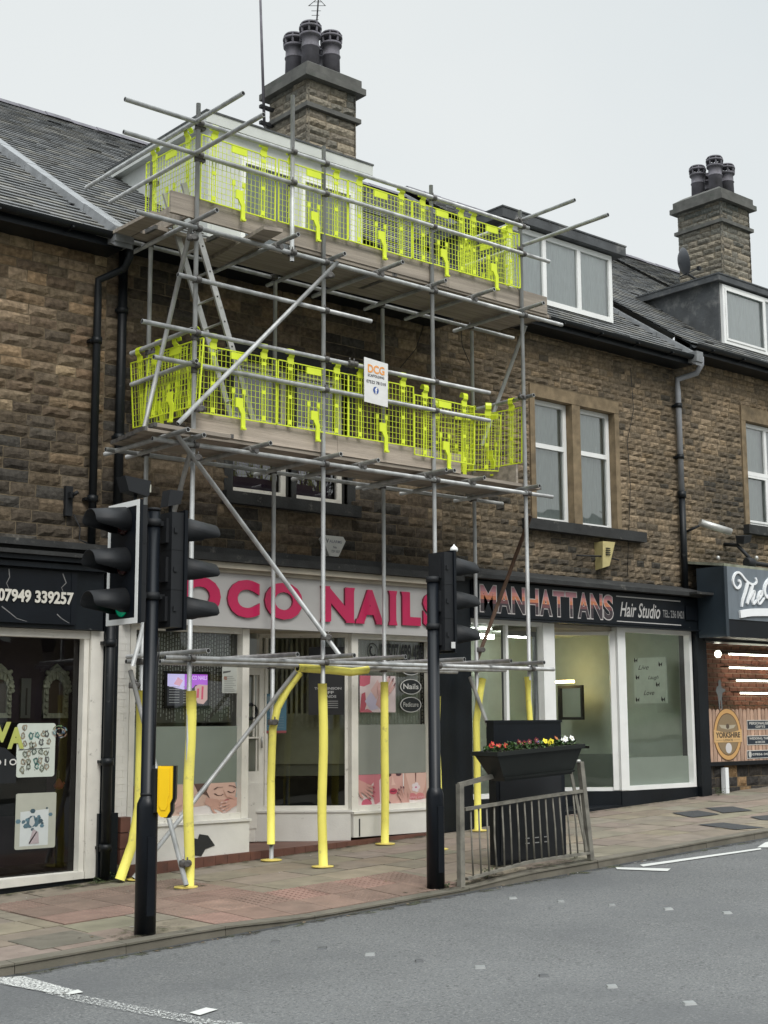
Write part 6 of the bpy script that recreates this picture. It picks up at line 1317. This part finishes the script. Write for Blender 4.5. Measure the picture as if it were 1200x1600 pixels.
x0, x1, z0, z1 = pxrect(562, 1056, 618, 1113, 12.80); b = MB(); sh = [([(0, 0), (1, .0), (1, 1), (0, 1)], (.60, .50, .50)), ([(0, 1), (0, .72), (.12, .70), (.28, .78), (.30, 1)], (.52, .12, .17)), ([(0, .0), (.05, .5), (.15, .55), (.18, .2), (.12, 0)], (.40, .08, .11)), ([(.14, .3), (.3, .55), (.45, .4), (.5, .1), (.3, .05)], (.48, .44, .56)), ([(.3, .6), (.5, .9), (.6, .6), (.45, .35)], (.58, .38, .36)), ([(.0, .0), (.2, .1), (.3, .05), (.35, .0)], (.45, .12, .15))]
picture(b, x0, x1, z0, z1, 12.80, sh)
for k, (pts, c_) in enumerate(hand(x0+.40, z0+.25, .24, 60, (.54, .32, .29), (.16, .07, .08), -1)): b.poly([(min(p[0], x1), 12.796-.0003*k, min(z1, max(z0, p[1]))) for p in pts], 0, c_)
tag(b.build('poster', 'print'), 'pink manicure photo poster behind the third padded post', 'poster')
for (cy_, s, lab) in ((1043, '', 'black oval sticker half hidden behind the scaffold tubes, topmost of three'), (1073, 'Nails', 'black oval window sticker reading Nails'), (1101, 'Pedicure', 'black oval window sticker reading Pedicure')):
    p = atY(642, cy_, 12.785); b = MB(); b.poly([(q[0], 12.785, q[1]) for q in ell(p.x, p.z, .175, .095, 28)], 0, (.50, .50, .48)); b.poly([(q[0], 12.784, q[1]) for q in ell(p.x, p.z, .16, .085, 28)], 0, (.015, .018, .02))
    if s: hh = .03 if s == 'Nails' else .026; text(b, s, p.x-.125, p.x+.125, p.z-hh, p.z+hh*1.2, 12.783, 0, 0, (.62, .62, .6) if s == 'Nails' else (.42, .42, .4), .012)
    tag(b.build('window_sticker', 'print'), lab, 'sticker')
t = thing('window_lettering', 'black telephone number and handset symbol on the right nail salon window', 'lettering', (11.1, 12.785, 2.2)); b = MB()
a0, a1, c0, c1 = pxrect(596, 1006, 662, 1034, 12.785); text(b, '07507 689 430', a0-.02, a1, c0, c1, 12.785, 0, 0, (.012, .012, .014), .04, 0, .9)
p = atY(582, 1018, 12.785)
for k in range(24):
    t0, t1 = R(k*15), R(k*15+15); b.poly([(p.x+.085*math.cos(t0), 12.785, p.z+.105*math.sin(t0)), (p.x+.085*math.cos(t1), 12.785, p.z+.105*math.sin(t1)), (p.x+.073*math.cos(t1), 12.785, p.z+.092*math.sin(t1)), (p.x+.073*math.cos(t0), 12.785, p.z+.092*math.sin(t0))], 0, (.012, .012, .014))
b.build('number', 'print', t); b = MB()
ribbon(b, [(p.x-.005, p.z+.055), (p.x-.03, p.z+.05), (p.x-.04, p.z+.01), (p.x-.03, p.z-.025), (p.x+.0, p.z-.055), (p.x+.035, p.z-.055), (p.x+.04, p.z-.03)], .03, .03, 12.7845, None, (.012, .012, .014))
b.build('letters', 'print', t)
# display screen
x0, x1, z0, z1 = pxrect(258, 1049, 328, 1107, 12.83); t = thing('display_screen', 'black framed lit screen with a purple price list in the left nail salon window', 'screen', ((x0+x1)/2, 12.9, z0)); b = MB(); b.box(x0, x1, 12.835, 12.88, z0, z1); b.build('casing', 'blackclean', t)
b = MB(); xa, xb_, za, zb2 = x0+.03, x1-.03, z0+.03, z1-.03; sh = [([(0, 0), (1, 0), (1, 1), (0, 1)], (.02, .02, .025)), ([(0, 1), (0, .62), (.42, .50), (.42, 1)], (.50, .45, .70)), ([(.42, 1), (.42, .52), (.62, .55), (.7, .66), (1, .62), (1, 1)], (.35, .09, .52)), ([(.68, .30), (.68, .6), (.78, .68), (1, .66), (1, .2), (.9, .05), (.75, .08)], (.45, .30, .28)), ([(.72, .25), (.74, .55), (.79, .55), (.78, .25)], (.42, .05, .10)), ([(.84, .20), (.85, .62), (.90, .62), (.89, .20)], (.42, .05, .1)), ([(.15, .68), (.3, .62), (.38, .8), (.25, .9)], (.55, .3, .38))]
picture(b, xa, xb_, za, zb2, 12.834, sh)
for k in range(7): b.box(xa+.02, xa+.15, 12.8285, 12.830, za+.03+k*.028, za+.036+k*.028, 0, (.2, .2, .2)); b.box(xa+.20, xa+.31, 12.8285, 12.830, za+.03+k*.028, za+.036+k*.028, 0, (.2, .2, .2))
text(b, 'COCO NAILS', xa+.24, xb_-.01, zb2-.06, zb2-.015, 12.828, 0, 0, (.6, .5, .7), .02); b.build('picture', 'screen', t)
x0, x1, z0, z1 = pxrect(347, 1042, 372, 1083, 12.80); b = MB(); picture(b, x0, x1, z0, z1, 12.80, [([(0, 0), (1, 0), (1, 1), (0, 1)], (.46, .48, .45)), ([(.05, .74), (.5, .8), (.55, .86), (.05, .82)], (.08, .08, .08)), ([(.1, .52), (.3, .5), (.3, .62), (.12, .64)], (.30, .14, .10))])
for k in range(9): b.box(x0+.03, x1-.03-.02*(k % 3), 12.7985, 12.7995, z0+.02+k*.02, z0+.026+k*.02, 0, (.22, .23, .22))
tag(b.build('notice', 'print'), 'white paper notice taped at the right of the left nail salon window', 'notice')
b = MB(); b.frame(SO, SU, SN); b.box(.06, 1.08, .30, .32, 1.12, 1.72, 0, (.40, .39, .27)); b.box(.06, 1.08, .34, .36, .98, 1.13, 0, (.22, .22, .16)); b.noframe(); tag(b.build('added_backing_panel', 'paint'), 'olive panel added inside the angled nail salon window to lighten the dark glass', 'screen')  # added panel close to the glass, brightens the dark interior
b = MB(); b.frame(SO, SU, SN); b.O = SO.copy(); u0, u1 = .10, .52; z0, z1 = 1.70, 2.50   # notices on the splayed glass
b.box(u0, u1, -.012, -.009, z0, z1, 0, (.02, .02, .022))
def mtext(s, a, c, z0_, z1_, col_): text(b, s, c, a, z0_, z1_, -.0135, 0, 0, col_, .03)
mtext('INSTA', .14, .46, 2.30, 2.40, (.4, .4, .4)); mtext('TOMLINSON', .13, .45, 1.995, 2.025, (.35, .35, .35)); mtext('OFF', .22, .36, 1.945, 1.98, (.4, .4, .4)); mtext('BRAIDS', .19, .38, 1.90, 1.93, (.35, .35, .35))
for k in range(4): b.box(.17, .40, -.0135, -.012, 1.78+k*.025, 1.79+k*.025, 0, (.25, .25, .25))
b.noframe(); tag(b.build('poster', 'print'), 'black notice with white lettering high in the angled nail salon window', 'poster')
b = MB(); b.frame(SO, SU, SN); u0, u1, z0, z1 = .78, 1.05, 1.52, 1.95; b.box(u0, u1, -.012, -.009, z0, z1, 0, (.07, .17, .24)); b.box(u0, u1, -.013, -.008, z0-.03, z0, 0, (.3, .08, .09)); b.box(u0+.03, u1-.03, -.0135, -.012, z1-.09, z1-.03, 0, (.2, .28, .32))
text(b, 'WE ARE', u1-.04, u0+.04, z1-.16, z1-.12, -.014, 0, 0, (.35, .4, .42), .02); text(b, 'OPEN', u1-.07, u0+.07, z1-.22, z1-.18, -.014, 0, 0, (.35, .4, .42), .02)
for k in range(5): b.box(u0+.03, u1-.03, -.0135, -.012, z0+.03+k*.03, z0+.04+k*.03, 0, (.14, .22, .28))
b.noframe(); tag(b.build('poster', 'print'), 'blue notice with a red foot beside the nail salon door', 'poster')
b = MB(); p = atY(392, 1112, 13.44); b.tube([(p.x+.085*math.cos(k*.5236), 13.44, p.z+.085*math.sin(k*.5236)) for k in range(13)], .018, 8); tag(b.build('door_wreath', 'blackmatt'), 'round black ring hanging inside the nail salon door', 'wreath')
b = MB(); b.box(9.9, 11.6, 13.7, 14.2, .3, .95, 0, (.02, .025, .025)); tag(b.build('salon_counter', 'paint'), 'low dark counter seen through the angled nail salon window', 'counter')
b = MB(); b.box(7.25, 11.75, 14.25, 14.29, .2, 2.85, 0, (.46, .44, .30)); b.box(9.05, 9.9, 13.80, 13.83, .3, 2.5, 0, (.62, .50, .14)); b.box(8.1, 8.35, 14.0, 14.2, 1.3, 1.7, 0, (.3, .33, .3)); b.build('partition', 'paint', bB)  # yellow strip behind the door paints in the yellow-lit interior
# hair studio inside
t = thing('ceiling_lamp', 'long fluorescent tube on the hair studio ceiling, nearer the window', 'lamp', (13.3, 14.4, 2.8)); b = MB(); p = atY(729, 993, 14.4); q = atY(770, 992, 14.4); b.box(p.x, q.x, 14.37, 14.43, p.z-.03, p.z+.03); b.build('tube', 'studiotube', t)
t = thing('ceiling_lamp', 'second fluorescent tube on the hair studio ceiling, behind the white frame', 'lamp', (14.6, 14.6, 2.8)); b = MB(); p = atY(786, 992, 14.6); q = atY(820, 990, 14.6); b.box(p.x, q.x, 14.57, 14.63, p.z-.03, p.z+.03); b.build('tube', 'studiotube', t)
b = MB(); p = atY(750, 1010, 14.9); b.box(12.9, 12.95, 14.9, 15.7, .4, 2.9, 0, (.30, .34, .28)); b.box(13.2, 14.5, 15.2, 15.7, .4, 1.3, 0, (.03, .035, .035)); b.box(12.1, 12.9, 15.0, 15.1, .4, 1.7, 0, (.06, .07, .06)); b.build('fittings', 'paint', bC)
t = thing('salon_mirror', 'styling mirror under a warm strip lamp on the hair studio side wall', 'mirror', (16.5, 14.8, 1.6)); XM = 16.545
b = MB(); b.frame((XM, 15.05, 0), (0, -1, 0), (1, 0, 0)); rectframe(b, 0, .52, -.04, .0, 1.62, 2.16, .045); b.build('frame', 'blackmatt', t)
b = MB(); b.frame((XM, 15.05, 0), (0, -1, 0), (1, 0, 0)); b.poly([(.04, -.01, 1.65), (.48, -.01, 1.65), (.48, -.01, 2.12), (.04, -.01, 2.12)]); b.build('glass', 'mirror', t)
b = MB(); b.frame((XM, 15.05, 0), (0, -1, 0), (1, 0, 0)); b.box(.0, .36, -.10, -.04, 2.20, 2.24); b.build('lamp', 'warm', t)
b = MB(); b.frame((XM, 15.05, 0), (0, -1, 0), (1, 0, 0)); b.box(-.05, .6, -.30, 0, 1.18, 1.22); tag(b.build('wall_shelf', 'blackmatt'), 'dark shelf below the styling mirror in the hair studio', 'shelf')
t = thing('wall_art', 'pale wall board with small butterflies and script words in the hair studio', 'wall art', (16.5, 13.2, 1.85)); b = MB(); b.frame((XM, 13.50, 0), (0, -1, 0), (1, 0, 0)); a0, a1, c0, c1 = 0, .60, 1.86, 2.54
b.box(a0, a1, -.03, 0, c0, c1, 0, (.66, .72, .63)); bb = b; F_ = ((XM, 13.50, 0), (0, -1, 0), (1, 0, 0)); b.build('panel', 'paint', t); b = MB(); b.frame(*F_)
for (fx, fz) in ((.08, .95), (.85, .84), (.12, .57), (.75, .40), (.1, .08), (.9, .08)):
    x_, z_ = a0+(a1-a0)*fx, c0+(c1-c0)*fz; b.prism([(x_, z_), (x_-.03, z_+.045), (x_-.035, z_-.01), (x_-.015, z_-.035), (x_, z_), (x_+.025, z_-.03), (x_+.035, z_+.035)], -.033, -.031, 0, (.03, .03, .03))
b.build('butterflies', 'paint', t)
for s_, fx, fz in (('Live', .15, .74), ('Laugh', .45, .50), ('Love', .3, .18)): b = MB(); b.frame(*F_); x_, z_ = a0+(a1-a0)*fx, c0+(c1-c0)*fz; text(b, s_, x_, x_+.2, z_, z_+.07, -.033, 0, 0, (.06, .06, .06), .0, .4); b.build('word', 'paint', t)
film(15.36, 16.84, .70, 1.09, 'grey frosted film band low on the right hair studio window', 'frost'); b = MB(); b.frame(S2, SU, SN); b.poly([(.10, .006, .70), (1.05, .006, .70), (1.05, .006, 1.15), (.10, .006, 1.15)]); tag(b.build('frosted_film', 'frost'), 'grey frosted film band low on the angled hair studio window', 'window film')
t = thing('salon_chair', 'black padded styling chair behind the angled hair studio window', 'chair', (15.0, 14.6, .4)); b = MB(); b.box(14.75, 15.25, 14.4, 14.9, .85, .97); b.box(14.72, 14.78, 14.4, 14.85, .97, 1.15); b.build('seat', 'blackmatt', t); b = MB(); b.hexa([(14.8, 14.86, .95), (15.2, 14.86, .95), (15.2, 14.95, .95), (14.8, 14.95, .95), (14.84, 14.95, 1.55), (15.16, 14.95, 1.55), (15.16, 15.0, 1.55), (14.84, 15.0, 1.55)]); b.build('backrest', 'blackmatt', t); b = MB(); b.tube([(15, 14.65, .42), (15, 14.65, .85)], .04, 10); b.lathe((15, 14.65, .41), [(.25, 0), (.25, .03)], 16); b.build('pedestal', 'alu', t)
# gift shop window
b = MB(); b.box(17.17, 23.9, 14.0, 14.05, .6, 2.9, 0, (.35, .25, .19)); z = .62; k = 0
while z < 2.88:
    x = 17.3-(.11 if k % 2 else 0)
    while x < 23: c_ = rg.uniform(.7, 1.2); b.box(x, x+.205, 13.985, 14.0, z, z+.062, 0, (.23*c_, .075*c_, .045*c_)); x += .22
    z += .077; k += 1
b.build('inner_brick_wall', 'brickin', bD)
for k, (py_, x_) in enumerate(((1022, 1140), (1043, 1141), (1063, 1152), (1083, 1158))):
    p = atY(x_, py_, 13.8); b = MB(); b.box(p.x, p.x+.95+.0*k, 13.78, 13.82, p.z-.012, p.z+.012); b.box(p.x+1.02, p.x+2.6, 13.78, 13.82, p.z-.012, p.z+.012)
    tt = thing('lit_shelf', 'glowing shelf strip on the brick wall in the gift shop, %s from the top' % ords[k], 'shelf', (p.x, 13.8, p.z), 'lit shelves in the gift shop'); b.build('light_strip', 'tube', tt); b = MB(); b.box(p.x-.02, p.x+2.6, 13.82, 13.99, p.z+.014, p.z+.03); b.build('shelf', 'blackmatt', tt)
b = MB(); p = atY(1118, 1022, 13.4); b.lathe(p, [(.01, 0), (.05, .02), (.06, .06), (.02, .10)], 12, ax=(0, -1, 0)); tag(b.build('spot_lamp', 'tube'), 'small glowing spot lamp in the left corner of the gift shop window', 'lamp')
t = thing('window_print', 'wooden fence print with an oval county badge and black plaques on the gift shop window', 'print', (17.8, 12.78, .98)); b = MB(); x = 17.17; zt_ = atY(1150, 1107, 12.79).z; k = 0
while x < 20.5:
    c_ = rg.uniform(.8, 1.15); hh = zt_+rg.uniform(-.01, .01); b.prism([(x, .985), (x+.085, .985), (x+.085, hh-.05), (x+.075, hh-.015), (x+.0425, hh), (x+.01, hh-.015), (x, hh-.05)], 12.79, 12.794, 0, (.50*c_, .33*c_, .24*c_)); x += .098
b.build('fence_picture', 'woodfence', t)
a0, a1, c0, c1 = pxrect(1115, 1106, 1159, 1189, 12.785); cx, cz, rx, rz_ = (a0+a1)/2, (c0+c1)/2, (a1-a0)/2, (c1-c0)/2; b = MB()
for k, (f_, c_) in enumerate(((1.0, (.10, .05, .02)), (.96, (.62, .36, .14)), (.80, (.10, .05, .02)), (.77, (.26, .19, .11)))): b.poly([(p[0], 12.786-.0006*k, p[1]) for p in ell(cx, cz, rx*f_, rz_*f_, 36)], 0, c_)
b.prism([(cx-rx*.99, cz-rz_*.30), (cx+rx*.99, cz-rz_*.30), (cx+rx*.99, cz+rz_*.18), (cx+rx*.5, cz+rz_*.10), (cx, cz+rz_*.06), (cx-rx*.5, cz+rz_*.10), (cx-rx*.99, cz+rz_*.18)], 12.781, 12.7835, 0, (.62, .40, .18))
b.poly([(p[0], 12.783, p[1]) for p in [(cx-rx*.6, cz+rz_*.36), (cx-rx*.1, cz+rz_*.34), (cx, cz+rz_*.38), (cx+rx*.1, cz+rz_*.34), (cx+rx*.6, cz+rz_*.36), (cx+rx*.45, cz+rz_*.24), (cx, cz+rz_*.18), (cx-rx*.45, cz+rz_*.24)]], 0, (.45, .40, .30))
b.poly([(p[0], 12.7828, p[1]) for p in ell(cx, cz+rz_*.30, rx*.12, rz_*.10, 12)], 0, (.10, .07, .05)); b.poly([(p[0], 12.7828, p[1]) for p in ell(cx+rx*.02, cz-rz_*.52, rx*.22, rz_*.20, 16)], 0, (.62, .60, .60))
text(b, 'YORKSHIRE', cx-rx*.86, cx+rx*.86, cz-rz_*.13, cz+rz_*.08, 12.780, 0, 0, (.05, .04, .03), .035); text(b, 'LOGOS', cx-rx*.33, cx+rx*.33, cz-rz_*.26, cz-rz_*.17, 12.780, 0, 0, (.12, .09, .05), .02); b.box(cx-rx*.85, cx-rx*.4, 12.780, 12.781, cz-rz_*.22, cz-rz_*.21, 0, (.12, .09, .05)); b.box(cx+rx*.4, cx+rx*.85, 12.780, 12.781, cz-rz_*.22, cz-rz_*.21, 0, (.12, .09, .05)); b.build('badge', 'print', t)
b = MB()
for (py0, py1, l1, l2) in ((1125, 1140, 'PERSONALISED', 'GIFTS'), (1149, 1164, 'WEDDING, TABLE', '& DECOR'), (1172, 1185, '07856 0423', '')):
    a0, a1, c0, c1 = pxrect(1167, py0, 1200, py1, 12.785); a1 = a0+.70; b.box(a0, a1, 12.783, 12.787, c0, c1, 0, (.6, .58, .54)); b.box(a0+.012, a1-.012, 12.7815, 12.784, c0+.012, c1-.012, 0, (.02, .03, .045))
    if l2: text(b, l1, a0+.06, a1-.06, (c0+c1)/2+.004, c1-.028, 12.781, 0, 0, (.55, .55, .52), .03); text(b, l2, a0+.22, a1-.22, c0+.028, (c0+c1)/2-.012, 12.781, 0, 0, (.55, .55, .52), .03)
    else:
        text(b, l1, a0+.14, a1-.05, c0+.045, c1-.045, 12.781, 0, 0, (.55, .55, .52), .03); b.poly([(q[0], 12.781, q[1]) for q in ell(a0+.08, (c0+c1)/2, .04, .05, 16)], 0, (.55, .55, .52))
b.build('plaque', 'print', t)
# grey cut-out figure decal above the fence
a0, a1, c0, c1 = pxrect(1115, 1062, 1135, 1108, 12.79); cx = (a0+a1)/2; h_ = c1-c0; w_ = a1-a0; P_ = [(-.12, 0), (-.05, .0), (-.02, .30), (.03, .30), (.08, 0), (.16, 0), (.14, .35), (.20, .55), (.48, .62), (.46, .68), (.18, .72), (.12, .80), (.14, .90), (.06, 1.0), (-.06, 1.0), (-.12, .90), (-.10, .80), (-.28, .74), (-.36, .60), (-.22, .48), (-.18, .35)]
b = MB(); b.prism([(cx+p[0]*w_*.9, c0+p[1]*h_) for p in P_], 12.788, 12.792, 0, (.16, .17, .17)); tag(b.build('figure_cutout', 'paint'), 'grey cut-out of a standing figure in the gift shop window', 'cut-out')

# ------------------------------------------------------------------ across the road (seen as reflections in the glass)
b = MB(); b.box(-30, 60, -5.2, -4.9, -2, 1.3); tag(b.build('boundary_wall', 'mortar', loc=(15, -5, 0)), 'long low stone wall on the far side of the road behind the viewer', 'wall')
bT = thing('terraced_house', 'plain dark terrace added unseen behind the viewer to darken the glass reflections', 'building', (10, -16, 0)); b = MB(); b.box(-30, 26, -24, -16, -2, 7.5); b.box(48, 80, -24, -16, -1, 8.5); b.build('wall', 'mortar', bT)  # added out of view so the shop windows reflect an even dark
b = MB()
for x0_, x1_, zz in ((-30.2, 26.2, 7.5), (47.8, 80.2, 8.5)): b.hexa([(x0_, -24.2, zz), (x1_, -24.2, zz), (x1_, -15.8, zz), (x0_, -15.8, zz), (x0_, -20.1, zz+3.2), (x1_, -20.1, zz+3.2), (x1_, -19.9, zz+3.2), (x0_, -19.9, zz+3.2)])
b.build('roof', 'felt', bT)
for k in range(11):
    for zz in (1.0, 4.3): b = MB(); x_ = -27+5*k; b.box(x_, x_+1.6, -16.0, -15.95, zz, zz+1.9); b.build('window', 'white', bT)
def bare_tree(x, y, h, sd_, lab):
    rg = random.Random(sd_); t = thing('bare_tree', lab, 'tree', (x, y, zg(x)), 'bare trees across the road'); tr_ = MB(); cr_ = MB()
    def grow(mb, p, d, r_, l_, n):
        q = p+d*l_; mb.tube([p, (p+q)/2+Vector((rg.uniform(-.1, .1), rg.uniform(-.1, .1), 0))*l_*.3, q], [r_, r_*.85, r_*.66], 6 if n < 3 else 4)
        if n >= 5: return
        for k in range(3 if n < 4 else 2):
            nd = (d+Vector((rg.uniform(-.8, .8), rg.uniform(-.8, .8), rg.uniform(-.1, .6)))).normalized(); grow(cr_, q, nd, r_*.62, l_*rg.uniform(.62, .82), n+1)
    grow(tr_, Vector((x, y, zg(x)-.2)), Vector((0, 0, 1)), .24, h*.28, 0); tr_.build('trunk', 'bark', t); cr_.build('branches', 'bark', t)
for k, (x, y, h) in enumerate(((10, -10, 11), (19, -12, 12), (28, -9.5, 12), (36, -11, 13), (44, -9, 12))): bare_tree(x, y, h, 40+k, 'leafless tree across the road behind the viewer, %s along the street' % ords[k])
